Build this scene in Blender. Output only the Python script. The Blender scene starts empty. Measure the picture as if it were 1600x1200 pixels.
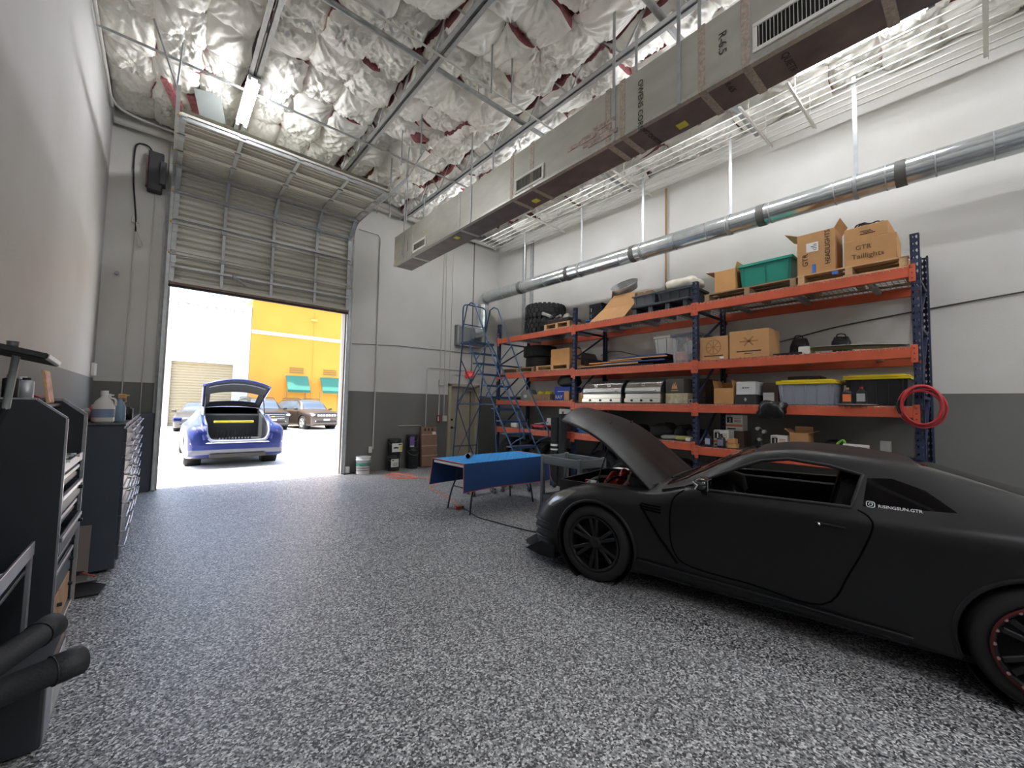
import bpy, bmesh, math, random
import numpy as np
from mathutils import Vector, Matrix
R_ = random.Random(7)
S = bpy.context.scene
COL = S.collection
PI = math.pi

# ---------------------------------------------------------------- camera
def make_camera():
    yaw, pit, rol = math.radians(40.559466), math.radians(3.1155518), math.radians(1.2110528)
    f = Vector((math.sin(yaw)*math.cos(pit), math.cos(yaw)*math.cos(pit), math.sin(pit)))
    r = Vector((math.cos(yaw), -math.sin(yaw), 0)); u = r.cross(f)
    r2 = math.cos(rol)*r + math.sin(rol)*u
    u2 = -math.sin(rol)*r + math.cos(rol)*u
    cd = bpy.data.cameras.new('camera'); co = bpy.data.objects.new('camera', cd); COL.objects.link(co)
    m = Matrix.Identity(4)
    for i in range(3):
        m[i][0] = r2[i]; m[i][1] = u2[i]; m[i][2] = -f[i]
    m[0][3], m[1][3], m[2][3] = 0, 0, 1.55
    co.matrix_world = m
    cd.sensor_width = 36; cd.sensor_fit = 'HORIZONTAL'; cd.lens = 640.348/1600*36
    cd.clip_start = 0.05; cd.clip_end = 300
    S.camera = co
make_camera()

# ---------------------------------------------------------------- world, sun, exposure
def make_world():
    w = bpy.data.worlds.new('sky'); S.world = w; w.use_nodes = True
    nt = w.node_tree; nt.nodes.clear()
    sky = nt.nodes.new('ShaderNodeTexSky')
    sky.sky_type = 'NISHITA'; sky.sun_disc = False
    sky.sun_elevation = math.radians(66); sky.sun_rotation = math.radians(-80)
    sky.dust_density = 4.0; sky.ozone_density = 0.5
    bg = nt.nodes.new('ShaderNodeBackground'); bg.inputs[1].default_value = SKY
    out = nt.nodes.new('ShaderNodeOutputWorld')
    nt.links.new(sky.outputs[0], bg.inputs[0]); nt.links.new(bg.outputs[0], out.inputs[0])
SKY, SUN, TUBE, TUBE_R, FILL_BACK, FILL_ROW = 0.85, 12.5, 110.0, 68.0, 135.0, 78.0
make_world()
def make_sun():
    l = bpy.data.lights.new('sun', 'SUN'); l.energy = SUN; l.angle = math.radians(0.6); l.color = (1, .96, .9)
    o = bpy.data.objects.new('sun', l); COL.objects.link(o)
    d = Vector((0.42, -0.07, -0.9)).normalized()      # travels east, a touch south, down
    o.rotation_euler = d.to_track_quat('-Z', 'Y').to_euler(); o.location = (-8, 6, 20)
make_sun()
vs = S.view_settings
S.display_settings.display_device = 'sRGB'
vs.view_transform = 'Standard'; vs.look = 'None'; vs.gamma = 1.0; vs.use_curve_mapping = False
vs.exposure = 0.42
S.cycles.max_bounces = 10; S.cycles.diffuse_bounces = 7; S.cycles.glossy_bounces = 4
S.cycles.transparent_max_bounces = 8
S.cycles.use_denoising = True
S.cycles.sample_clamp_indirect = 6.0
S.cycles.caustics_reflective = False; S.cycles.caustics_refractive = False

# ---------------------------------------------------------------- materials
def lin(c):
    return tuple((x/255/12.92 if x/255 <= .04045 else ((x/255+.055)/1.055)**2.4) for x in c)
MATS = {}
def pm(name, rgb=(128, 128, 128), rough=.6, metal=0.0, var=0.0, vscale=6.0, bump=0.0, bscale=40.0, emit=None, trans=0.0, alpha=1.0, spec=.5, stretch=None, coat=0.0, ior=1.45):
    """procedural principled material; rgb in sRGB 0-255; var = brightness variation by noise; bump = fine relief"""
    if name in MATS: return MATS[name]
    m = bpy.data.materials.new(name); m.use_nodes = True; MATS[name] = m
    nt = m.node_tree; b = nt.nodes['Principled BSDF']
    c = lin(rgb)
    b.inputs['Base Color'].default_value = (*c, 1); b.inputs['Roughness'].default_value = rough
    b.inputs['Metallic'].default_value = metal; b.inputs['Specular IOR Level'].default_value = spec
    b.inputs['IOR'].default_value = ior
    if coat: b.inputs['Coat Weight'].default_value = coat; b.inputs['Coat Roughness'].default_value = .1
    if trans: b.inputs['Transmission Weight'].default_value = trans
    if alpha < 1: b.inputs['Alpha'].default_value = alpha
    if emit: b.inputs['Emission Color'].default_value = (*lin(emit[0]), 1); b.inputs['Emission Strength'].default_value = emit[1]
    tc = None
    def coord():
        t = nt.nodes.new('ShaderNodeTexCoord'); mp = nt.nodes.new('ShaderNodeMapping')
        if stretch: mp.inputs['Scale'].default_value = stretch
        nt.links.new(t.outputs['Object'], mp.inputs[0]); return mp.outputs[0]
    if var:
        tc = coord()
        n = nt.nodes.new('ShaderNodeTexNoise'); n.inputs['Scale'].default_value = vscale; n.inputs['Detail'].default_value = 4
        rp = nt.nodes.new('ShaderNodeValToRGB')
        rp.color_ramp.elements[0].position = .3; rp.color_ramp.elements[1].position = .7
        rp.color_ramp.elements[0].color = (*[x*(1-var) for x in c], 1); rp.color_ramp.elements[1].color = (*[min(1, x*(1+var)) for x in c], 1)
        nt.links.new(tc, n.inputs['Vector']); nt.links.new(n.outputs['Fac'], rp.inputs[0]); nt.links.new(rp.outputs[0], b.inputs['Base Color'])
    if bump:
        if tc is None: tc = coord()
        n = nt.nodes.new('ShaderNodeTexNoise'); n.inputs['Scale'].default_value = bscale; n.inputs['Detail'].default_value = 3
        bp = nt.nodes.new('ShaderNodeBump'); bp.inputs['Strength'].default_value = bump; bp.inputs['Distance'].default_value = .02
        nt.links.new(tc, n.inputs['Vector']); nt.links.new(n.outputs['Fac'], bp.inputs['Height']); nt.links.new(bp.outputs[0], b.inputs['Normal'])
    return m

def wall_material(name, upper, lower, zline):
    m = bpy.data.materials.new(name); m.use_nodes = True; nt = m.node_tree; b = nt.nodes['Principled BSDF']
    N = nt.nodes.new; L = nt.links.new
    g = N('ShaderNodeNewGeometry'); sp = N('ShaderNodeSeparateXYZ'); L(g.outputs['Position'], sp.inputs[0])
    gt = N('ShaderNodeMath'); gt.operation = 'GREATER_THAN'; gt.inputs[1].default_value = zline; L(sp.outputs[2], gt.inputs[0])
    n = N('ShaderNodeTexNoise'); n.inputs['Scale'].default_value = .9; n.inputs['Detail'].default_value = 5; L(g.outputs['Position'], n.inputs['Vector'])
    rp = N('ShaderNodeValToRGB'); rp.color_ramp.elements[0].position = .35; rp.color_ramp.elements[1].position = .65
    rp.color_ramp.elements[0].color = (.9, .89, .87, 1); rp.color_ramp.elements[1].color = (1, 1, 1, 1); L(n.outputs['Fac'], rp.inputs[0])
    mx = N('ShaderNodeMix'); mx.data_type = 'RGBA'; L(gt.outputs[0], mx.inputs[0])
    mx.inputs[6].default_value = (*lin(lower), 1); mx.inputs[7].default_value = (*lin(upper), 1)
    ml = N('ShaderNodeMix'); ml.data_type = 'RGBA'; ml.blend_type = 'MULTIPLY'; ml.inputs[0].default_value = 1
    L(mx.outputs[2], ml.inputs[6]); L(rp.outputs[0], ml.inputs[7]); L(ml.outputs[2], b.inputs['Base Color'])
    b.inputs['Roughness'].default_value = .75
    n2 = N('ShaderNodeTexNoise'); n2.inputs['Scale'].default_value = 60; n2.inputs['Detail'].default_value = 3; L(g.outputs['Position'], n2.inputs['Vector'])
    bp = N('ShaderNodeBump'); bp.inputs['Strength'].default_value = .18; bp.inputs['Distance'].default_value = .01; L(n2.outputs['Fac'], bp.inputs['Height']); L(bp.outputs[0], b.inputs['Normal'])
    return m

def floor_material():
    m = bpy.data.materials.new('epoxy_flake_floor'); m.use_nodes = True; nt = m.node_tree; b = nt.nodes['Principled BSDF']
    N = nt.nodes.new; L = nt.links.new
    tc = N('ShaderNodeTexCoord')
    v = N('ShaderNodeTexVoronoi'); v.inputs['Scale'].default_value = 105; v.inputs['Randomness'].default_value = 1; L(tc.outputs['Object'], v.inputs['Vector'])
    sp = N('ShaderNodeSeparateColor'); L(v.outputs['Color'], sp.inputs[0])
    rp = N('ShaderNodeValToRGB'); cr = rp.color_ramp; cr.interpolation = 'CONSTANT'
    stops = [(0, (50, 50, 51)), (.22, (102, 103, 104)), (.45, (140, 141, 142)), (.66, (177, 178, 178)), (.86, (219, 219, 217))]
    cr.elements[0].position = 0; cr.elements[0].color = (*lin(stops[0][1]), 1)
    cr.elements[1].position = stops[1][0]; cr.elements[1].color = (*lin(stops[1][1]), 1)
    for p, c in stops[2:]:
        e = cr.elements.new(p); e.color = (*lin(c), 1)
    L(sp.outputs[0], rp.inputs[0])
    n = N('ShaderNodeTexNoise'); n.inputs['Scale'].default_value = 1.3; n.inputs['Detail'].default_value = 6; L(tc.outputs['Object'], n.inputs['Vector'])
    r2 = N('ShaderNodeValToRGB'); r2.color_ramp.elements[0].position = .3; r2.color_ramp.elements[1].position = .7
    r2.color_ramp.elements[0].color = (.86, .86, .86, 1); r2.color_ramp.elements[1].color = (1, 1, 1, 1); L(n.outputs['Fac'], r2.inputs[0])
    ml = N('ShaderNodeMix'); ml.data_type = 'RGBA'; ml.blend_type = 'MULTIPLY'; ml.inputs[0].default_value = 1
    L(rp.outputs[0], ml.inputs[6]); L(r2.outputs[0], ml.inputs[7]); L(ml.outputs[2], b.inputs['Base Color'])
    b.inputs['Roughness'].default_value = .36; b.inputs['Specular IOR Level'].default_value = .4
    n2 = N('ShaderNodeTexNoise'); n2.inputs['Scale'].default_value = 55; n2.inputs['Detail'].default_value = 3; L(tc.outputs['Object'], n2.inputs['Vector'])
    bp = N('ShaderNodeBump'); bp.inputs['Strength'].default_value = .5; bp.inputs['Distance'].default_value = .012
    L(n2.outputs['Fac'], bp.inputs['Height']); L(bp.outputs[0], b.inputs['Normal'])
    return m

# ---------------------------------------------------------------- mesh builder
class MB:
    def __init__(s): s.v = []; s.f = []; s.mi = []; s.sm = []
    def add(s, vs, fs, mi=0, smooth=False):
        o = len(s.v); s.v.extend([tuple(p) for p in vs])
        for f in fs: s.f.append(tuple(i+o for i in f)); s.mi.append(mi); s.sm.append(smooth)
        return s
    def box(s, x0, x1, y0, y1, z0, z1, mi=0, b=0.0):
        if x0 > x1: x0, x1 = x1, x0
        if y0 > y1: y0, y1 = y1, y0
        if z0 > z1: z0, z1 = z1, z0
        return s.obox(((x0+x1)/2, (y0+y1)/2, (z0+z1)/2), ((x1-x0)/2, (y1-y0)/2, (z1-z0)/2), None, mi, b)
    def obox(s, c, h, rot=None, mi=0, b=0.0):
        c = Vector(c); hx, hy, hz = h
        P = (lambda x, y, z: c + (rot @ Vector((x, y, z)) if rot is not None else Vector((x, y, z))))
        b = min(b, hx*.45, hy*.45, hz*.45)
        if b <= 0:
            vs = [P(x, y, z) for z in (-hz, hz) for x, y in ((-hx, -hy), (hx, -hy), (hx, hy), (-hx, hy))]
            fs = [(3, 2, 1, 0), (4, 5, 6, 7), (0, 1, 5, 4), (1, 2, 6, 5), (2, 3, 7, 6), (3, 0, 4, 7)]
            return s.add(vs, fs, mi)
        vs = []; idx = {}
        for sx in (-1, 1):
            for sy in (-1, 1):
                for sz in (-1, 1):
                    for k in range(3):
                        q = [sx*(hx-b), sy*(hy-b), sz*(hz-b)]
                        q[k] = (sx*hx, sy*hy, sz*hz)[k]
                        idx[(sx, sy, sz, k)] = len(vs); vs.append(P(*q))
        I = lambda sx, sy, sz, k: idx[(sx, sy, sz, k)]
        fs = []
        for k in range(3):
            a, d = [(1, 2), (2, 0), (0, 1)][k]
            for sg in (-1, 1):
                q = []
                for u, w in ((-1, -1), (1, -1), (1, 1), (-1, 1)):
                    t = [0, 0, 0]; t[k] = sg; t[a] = u; t[d] = w; q.append(I(*t, k))
                fs.append(tuple(q if sg > 0 else q[::-1]))
            for u in (-1, 1):                       # bevel along axis k
                for w in (-1, 1):
                    t0 = [0, 0, 0]; t1 = [0, 0, 0]; t0[k] = -1; t1[k] = 1; t0[a] = t1[a] = u; t0[d] = t1[d] = w
                    q = (I(*t0, a), I(*t1, a), I(*t1, d), I(*t0, d)); fs.append(q if u*w < 0 else q[::-1])
        for sx in (-1, 1):
            for sy in (-1, 1):
                for sz in (-1, 1):
                    q = (I(sx, sy, sz, 0), I(sx, sy, sz, 1), I(sx, sy, sz, 2)); fs.append(q if sx*sy*sz > 0 else q[::-1])
        return s.add(vs, fs, mi)
    def beam(s, p0, p1, w, h, mi=0, up=(0, 0, 1), b=0.0):
        p0 = Vector(p0); p1 = Vector(p1); d = p1-p0; L = d.length
        if L < 1e-6: return s
        y = d/L; x = y.cross(Vector(up))
        if x.length < 1e-3: x = y.cross(Vector((1, 0, 0)))
        x.normalize(); z = x.cross(y)
        rot = Matrix((x, y, z)).transposed()
        return s.obox((p0+p1)/2, (w/2, L/2, h/2), rot, mi, b)
    def cyl(s, p0, p1, r0, r1=None, n=12, caps=True, mi=0, smooth=True):
        r1 = r0 if r1 is None else r1
        p0 = Vector(p0); p1 = Vector(p1); d = (p1-p0).normalized()
        a = d.cross(Vector((0, 0, 1)))
        if a.length < 1e-3: a = Vector((1, 0, 0))
        a.normalize(); c = d.cross(a)
        vs = []
        for p, r in ((p0, r0), (p1, r1)):
            for i in range(n):
                t = 2*PI*i/n; vs.append(p + a*(r*math.cos(t)) + c*(r*math.sin(t)))
        fs = [(i, (i+1) % n, n+(i+1) % n, n+i) for i in range(n)]
        s.add(vs, fs, mi, smooth)
        if caps:
            s.add(vs[:n], [tuple(range(n))[::-1]], mi); s.add(vs[n:], [tuple(range(n))], mi)
        return s
    def tube(s, pts, r, n=8, closed=False, mi=0, caps=True, flat=None):
        P = [Vector(p) for p in pts]; m = len(P)
        if m < 2: return s
        T = []
        for i in range(m):
            if closed: t = P[(i+1) % m]-P[i-1]
            else: t = P[min(i+1, m-1)]-P[max(i-1, 0)]
            if t.length < 1e-9: t = Vector((0, 0, 1))
            T.append(t.normalized())
        a = T[0].cross(Vector((0, 0, 1)))
        if a.length < 1e-2: a = T[0].cross(Vector((1, 0, 0)))
        a.normalize(); vs = []
        for i in range(m):
            a = a - T[i]*a.dot(T[i])
            if a.length < 1e-6: a = T[i].orthogonal()
            a.normalize(); c = T[i].cross(a)
            rr = r[i] if isinstance(r, (list, tuple)) else r
            for k in range(n):
                t = 2*PI*k/n; vs.append(P[i] + a*(rr*math.cos(t)) + c*(rr*math.sin(t)*(flat or 1)))
        fs = []
        for i in range(m if closed else m-1):
            j = (i+1) % m
            for k in range(n):
                fs.append((i*n+k, i*n+(k+1) % n, j*n+(k+1) % n, j*n+k))
        s.add(vs, fs, mi, True)
        if caps and not closed:
            s.add(vs[:n], [tuple(range(n))[::-1]], mi); s.add(vs[-n:], [tuple(range(n))], mi)
        return s
    def lathe(s, prof, c=(0, 0, 0), rot=None, n=24, mi=0, closed=False, smooth=True):
        """profile (r, h) turned about local z"""
        c = Vector(c); vs = []
        for r, h in prof:
            for k in range(n):
                t = 2*PI*k/n; q = Vector((r*math.cos(t), r*math.sin(t), h)); vs.append(c + (rot @ q if rot is not None else q))
        m = len(prof); fs = []
        for i in range(m if closed else m-1):
            j = (i+1) % m
            for k in range(n): fs.append((i*n+k, i*n+(k+1) % n, j*n+(k+1) % n, j*n+k))
        return s.add(vs, fs, mi, smooth)
    def prism(s, poly, o, u, v, depth, mi=0, mi_side=None, b=0):
        """2-D polygon in the plane (o,u,v) pushed along u x v by depth"""
        o, u, v = Vector(o), Vector(u), Vector(v); w = u.cross(v).normalized()
        n = len(poly); A = [o+u*p[0]+v*p[1] for p in poly]; B = [a+w*depth for a in A]
        s.add(A, [tuple(range(n))[::-1]], mi); s.add(B, [tuple(range(n))], mi)
        s.add(A+B, [(i, (i+1) % n, n+(i+1) % n, n+i) for i in range(n)], mi if mi_side is None else mi_side)
        return s
    def grid(s, fn, nu, nv, mi=0, smooth=True, flip=False):
        vs = [fn(i/nu, j/nv) for j in range(nv+1) for i in range(nu+1)]
        fs = []
        for j in range(nv):
            for i in range(nu):
                a = j*(nu+1)+i; q = (a, a+1, a+nu+2, a+nu+1); fs.append(q[::-1] if flip else q)
        return s.add(vs, fs, mi, smooth)
    def mesh(s, name, mats, off=(0, 0, 0)):
        me = bpy.data.meshes.new(name)
        ox, oy, oz = off
        me.from_pydata([(x-ox, y-oy, z-oz) for x, y, z in s.v], [], s.f)
        if not isinstance(mats, (list, tuple)): mats = [mats]
        for m in mats: me.materials.append(m)
        me.polygons.foreach_set('material_index', s.mi); me.polygons.foreach_set('use_smooth', s.sm)
        me.update(); return me
    def build(s, name, mats, parent=None, local=False):
        off = (0, 0, 0)
        if parent is not None and not local: off = ORG.get(parent.name, (0, 0, 0))
        o = bpy.data.objects.new(name, s.mesh(name, mats, off)); COL.objects.link(o)
        if parent is not None: o.parent = parent
        ORG[o.name] = off
        return o
ORG = {}
def B(x0, x1, y0, y1, z0, z1, b=0.0): return MB().box(x0, x1, y0, y1, z0, z1, 0, b)
def tag(o, label=None, cat=None, group=None, kind=None):
    if label: o['label'] = label
    if cat: o['category'] = cat
    if group: o['group'] = group
    if kind: o['kind'] = kind
    return o
def thing(name, label, cat, loc=(0, 0, 0), rotz=0.0, group=None, kind=None):
    o = bpy.data.objects.new(name, None); COL.objects.link(o); o.location = loc; o.rotation_euler = (0, 0, rotz)
    o.empty_display_size = .1
    ORG[o.name] = tuple(loc)
    return tag(o, label, cat, group, kind)
def dup(root, loc, rotz=0.0, label=None, group=None, scale=None):
    def cp(o, par):
        c = o.copy(); COL.objects.link(c); c.parent = par
        ORG[c.name] = ORG.get(o.name, (0, 0, 0))
        for ch in list(o.children): cp(ch, c)
        return c
    r = cp(root, None); r.location = loc; r.rotation_euler = (0, 0, rotz); ORG[r.name] = tuple(loc)
    if label: r['label'] = label
    if group: r['group'] = group
    if scale: r.scale = scale
    return r
def text(body, name, mat, parent, pos, right, up, size, depth=.001, align='LEFT', sx=1.0):
    """lettering as real geometry on a surface: pos = start of baseline in parent-local space"""
    cu = bpy.data.curves.new(name, 'FONT'); cu.body = body; cu.size = size; cu.extrude = depth; cu.align_x = align
    cu.resolution_u = 3
    cu.materials.append(mat)
    o = bpy.data.objects.new(name, cu); COL.objects.link(o)
    r = Vector(right).normalized(); u = Vector(up); u = (u - r*u.dot(r)).normalized(); n = r.cross(u)
    m = Matrix.Identity(4)
    for i in range(3):
        m[i][0] = r[i]*sx; m[i][1] = u[i]; m[i][2] = n[i]; m[i][3] = pos[i]
    me = bpy.data.meshes.new_from_object(o); bpy.data.objects.remove(o)
    me.name = name
    o = bpy.data.objects.new(name, me); COL.objects.link(o)
    o.parent = parent; o.matrix_local = m
    ORG[o.name] = (0, 0, 0)
    return o
def wpos(parent, p):
    off = ORG.get(parent.name, (0, 0, 0)); return Vector(p)-Vector(off)
def smooth_path(pts, k=6, closed=False):
    P = [Vector(p) for p in pts]; n = len(P); out = []
    rng = range(n) if closed else range(n-1)
    for i in rng:
        if closed: a, b, c, d = P[i-1], P[i], P[(i+1) % n], P[(i+2) % n]
        else: a, b, c, d = P[max(i-1, 0)], P[i], P[i+1], P[min(i+2, n-1)]
        for j in range(k):
            t = j/k
            out.append(.5*((2*b)+(c-a)*t+(2*a-5*b+4*c-d)*t*t+(3*b-a-3*c+d)*t*t*t))
    if not closed: out.append(P[-1])
    return out
# ---------------------------------------------------------------- room shell
XL, XR, YF, YB, ZT = -0.83, 7.40, 9.30, -7.0, 6.62
M_floor = floor_material()
M_wall = wall_material('two_tone_wall_paint', (204, 203, 198), (106, 106, 101), 1.82)
M_wallL = wall_material('two_tone_left_wall', (180, 179, 177), (112, 114, 115), 1.86)
M_deck = pm('roof_deck', (74, 58, 56), .9, var=.25, vscale=3)
M_galv = pm('galvanised_steel', (186, 190, 190), .4, .45, var=.12, vscale=9)
M_galv_d = pm('weathered_galvanised_steel', (158, 161, 160), .5, .3, var=.15, vscale=12)
M_white = pm('white_enamel', (226, 226, 222), .45)
M_black = pm('black_plastic', (22, 22, 24), .5)
M_conduit = pm('painted_grey_conduit', (196, 194, 186), .5)
M_steelbar = pm('grey_joist_steel', (178, 180, 179), .45, .25, var=.1, vscale=8)
M_beige = pm('beige_door_paint', (160, 152, 132), .5, var=.05, vscale=4)

tag(B(-1.1, 7.7, YB, 9.42, -.2, 0).build('floor', M_floor), kind='structure')
tag(B(XL-.25, XL, YB, YF+.2, 0, ZT).build('wall_left', M_wallL), kind='structure')
tag(B(XR, XR+.25, YB, YF+.2, 0, ZT).build('wall_right', M_wall), kind='structure')
tag(B(XL-.25, XR+.25, YB-.2, YB, 0, ZT).build('wall_back', M_wall), kind='structure')
DX0, DX1, DZ = -0.02, 3.07, 5.75       # rough opening behind the sectional door
w = MB()
w.box(XL, DX0, YF, YF+.2, 0, ZT); w.box(DX1, 4.36, YF, YF+.2, 0, ZT); w.box(DX0, DX1, YF+.02, YF+.2, 3.56, ZT)
w.box(4.36, 5.83, YF+.05, YF+.2, 0, ZT); w.box(6.70, XR, YF+.05, YF+.2, 0, ZT); w.box(5.83, 6.70, YF+.05, YF+.2, 2.06, ZT)
tag(w.build('wall_front', M_wall), kind='structure')
# the outer face of the building beyond the door and its threshold
# exit door
d = thing('door_2', None, None, (6.26, YF+.05, 0)); d['kind'] = 'structure'
M_frame = pm('beige_door_frame', (176, 168, 146), .5)
B(5.85, 6.68, YF+.08, YF+.125, .012, 2.05, .004).build('door_leaf', M_beige, d)
f = MB(); f.box(5.77, 5.85, YF-.012, YF+.15, 0, 2.12, 0, .006); f.box(6.68, 6.76, YF-.012, YF+.15, 0, 2.12, 0, .006); f.box(5.77, 6.76, YF-.012, YF+.15, 2.05, 2.13, 0, .006)
f.build('door_frame', M_frame, d)
h = MB(); h.cyl((5.93, YF+.08, .95), (5.93, YF+.03, .95), .03, n=14); h.tube([(5.93, YF+.03, .95), (5.95, YF+.02, .95), (6.05, YF+.02, .95)], .011)
h.build('door_handle', pm('dark_bronze_hardware', (60, 54, 48), .4, .6), d)
h = MB(); h.cyl((5.93, YF+.08, 1.16), (5.93, YF+.06, 1.16), .032, n=14); h.build('deadbolt', MATS['dark_bronze_hardware'], d)
c = MB(); c.box(6.28, 6.56, YF+.02, YF+.08, 1.93, 1.99, 0, .008); c.beam((6.3, YF+.01, 2.0), (6.62, YF-.03, 2.08), .03, .012); c.build('door_closer', M_galv_d, d)
# vertical form joints in the concrete wall, right of the pier
for i, (x, z) in enumerate(((6.50, ZT),)):
    tag(B(x-.012, x+.012, YF+.035, YF+.06, 0, ZT).build('trim_1', pm('joint_sealant', (104, 104, 100), .8)), kind='structure')
tag(B(XL-.001, XL+.012, YB, YF, 0, .09).build('baseboard_left', pm('dark_cove_base', (52, 54, 56), .6)), kind='structure')

# ---------------------------------------------------------------- ceiling: roof deck, batts, joists
ceil = tag(B(XL-.25, XR+.25, YB-.2, YF+.2, ZT, ZT+.15).build('ceiling', M_deck), kind='structure')
M_batt = pm('white_vinyl_batt_facing', (245, 242, 233), .38, var=.05, vscale=5, bump=.25, bscale=14)
M_pink = pm('pink_glass_fibre', (150, 92, 96), .95, var=.35, vscale=30, bump=.5, bscale=60)

def batt_mesh(seed, lx, ly):
    r = random.Random(seed)
    pins = [(r.uniform(-.2, .2), r.uniform(-.2, .2))] if r.random() < .55 else []
    pins += [(sx*.47, sy*.47) for sx in (-1, 1) for sy in (-1, 1) if r.random() < .85]
    if r.random() < .6: pins.append((r.choice((-.48, .48)), r.uniform(-.2, .2)))
    if r.random() < .6: pins.append((r.uniform(-.2, .2), r.choice((-.48, .48))))
    ph = [(r.uniform(0, 6.28), r.randint(9, 15), r.uniform(0, 6.28), r.randint(17, 29)) for _ in pins]
    tilt = (r.uniform(-.13, .13), r.uniform(-.13, .13)); skew = [r.uniform(-.09, .09) for _ in range(4)]
    depth = r.uniform(.08, .15); n = 30
    sag = (r.uniform(-.2, .2), r.uniform(-.2, .2)); wv = (r.uniform(0, 6.28), r.uniform(2, 5), r.uniform(-4, 4))
    def P(u, v):
        x, y = u-.5, v-.5
        bul = (1-abs(2*x)**4)*(1-abs(2*y)**4)
        z = -depth*max(0, bul)**.7*(1+sag[0]*x*2+sag[1]*y*2)
        for (px, py), (p1, k1, p2, k2) in zip(pins, ph):
            dx, dy = (x-px)*lx, (y-py)*ly; dd = math.hypot(dx, dy); a = math.atan2(dy, dx)
            z += .075*math.exp(-(dd/.09)**1.1)
            fall = math.exp(-dd/.24)*min(1, dd/.04)
            z += fall*(.046*abs(math.sin(k1*a/2+p1+dd*3))**1.5+.020*math.sin(k2*a+p2+dd*6)-.016)
        z += .008*math.sin(wv[0]+wv[1]*6*x+wv[2]*6*y)*max(0, bul)
        z += tilt[0]*x*.8+tilt[1]*y*.8
        ex = .012*math.sin(9*y+ph[0][0] if ph else 0); ey = .012*math.sin(8*x+wv[0])
        return (x*lx*(1+skew[0]*y*2)+ex, y*ly*(1+skew[1]*x*2)+ey, z)
    m = MB(); m.grid(P, n, n, 0, True, flip=True)
    # the cut sides of the batt show pink fibre above the facing
    rim = [P(i/n, 0) for i in range(0, n+1, 2)]+[P(1, i/n) for i in range(2, n+1, 2)]+[P(1-i/n, 1) for i in range(2, n+1, 2)]+[P(0, 1-i/n) for i in range(2, n, 2)]
    k = len(rim); vs = rim+[(x*.97, y*.97, z+.16) for x, y, z in rim]
    m.add(vs, [(i, k+i, k+(i+1) % k, (i+1) % k) for i in range(k)], 1)
    return m.mesh('insulation_batt', [M_batt, M_pink])
BW, BL = .575, .60
bmeshes = [batt_mesh(100+i, BW*1.05, BL*1.04) for i in range(14)]
bays = [(XL+.02, .70), (.80, 2.44), (2.54, 4.17), (4.27, 5.97), (6.05, XR-.02)]
nb = 0
for bx0, bx1 in bays:
    nx = max(2, round((bx1-bx0)/.58)); wx = (bx1-bx0)/nx
    for i in range(nx):
        for j in range(20):
            y = 9.2-BL*.5-j*BL; x = bx0+(i+.5)*wx
            lim = 4.0-x*.95 if x < 3 else 1.6-(x-3)*.75
            if y < lim-1.2: continue
            if R_.random() < .02: continue
            o = bpy.data.objects.new('insulation_batt', R_.choice(bmeshes)); COL.objects.link(o); o.parent = ceil
            o.location = (x+R_.uniform(-.015, .015), y+R_.uniform(-.04, .04), 6.33+R_.uniform(-.05, .05))
            o.rotation_euler = (R_.uniform(-.10, .10), R_.uniform(-.10, .10), R_.choice((0, PI))+R_.uniform(-.09, .09))
            o.scale = (wx/BW*(1.03+R_.uniform(-.04, .06)), 1.04+R_.uniform(-.04, .06), 1)
            nb += 1
# a flap of facing that has come loose by the left end of the room, with pink fibre hanging out
def hanging(name, mat, pts, w0, w1, th, sag):
    m = MB(); P = smooth_path(pts, 5); n = len(P)
    for i in range(n-1):
        a, b2 = P[i], P[i+1]
        wa = w0+(w1-w0)*i/(n-1); wb = w0+(w1-w0)*(i+1)/(n-1)
        m.beam(a, b2+(b2-a)*.05, (wa+wb)/2, th, up=(0, 0, 1))
    return m.build(name, mat, ceil)
hanging('loose_facing', pm('hanging_foil_facing', (150, 156, 156), .4, .2), [(.30, 7.6, 6.22), (.42, 8.0, 6.0), (.50, 8.3, 5.85)], .34, .34, .006, 0)
hanging('loose_fibre', M_pink, [(.12, 7.9, 6.25), (.26, 8.3, 6.10), (.40, 8.75, 5.95)], .10, .14, .07, 0)
hanging('loose_fibre', M_pink, [(-.2, 7.7, 6.22), (.0, 8.2, 6.12), (.16, 8.7, 6.02)], .08, .16, .06, 0)
for (x, y, z) in ((3.22, 6.42, 6.24),):
    m = MB(); m.grid(lambda u, v: (x+.16*math.cos(2*PI*u)*math.sin(PI*v)*(1+.2*math.sin(9*u*PI)), y+.13*math.sin(2*PI*u)*math.sin(PI*v), z+.07*math.cos(PI*v)*(1+.2*math.cos(7*u*PI))), 14, 8)
    m.build('fibre_tuft', M_pink, ceil)

# open-web joists (double angles), running from the door wall back over the room
def joist(x, y0, y1, label):
    t = thing('roof_joist', label, 'joist', (x, YF, 6.0), group='open web roof joists')
    m = MB()
    for sx in (-1, 1):
        m.box(x+sx*.012, x+sx*.072, y0, y1, 6.0, 6.007); m.box(x+sx*.012, x+sx*.019, y0, y1, 6.0, 6.06)
    m.build('bottom_chord', M_steelbar, t)
    m = MB(); m.box(x-.06, x+.06, y0, y1, 6.55, 6.62); m.build('top_chord', M_steelbar, t)
    m = MB(); y = y1; k = 0
    while y-.45 > max(y0, -2):
        a, b2 = (y, y-.45); za, zb = (6.03, 6.56) if k % 2 == 0 else (6.56, 6.03)
        m.cyl((x, a, za), (x, b2, zb), .014, n=6); y -= .45; k += 1
    m.build('web', M_steelbar, t); return t
joist(.755, -6.9, 9.2, 'steel roof joist carrying the lit twin tube lamp near the left wall')
joist(2.49, -6.9, 9.2, 'steel roof joist crossing above the middle of the open roll-up door')
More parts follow.
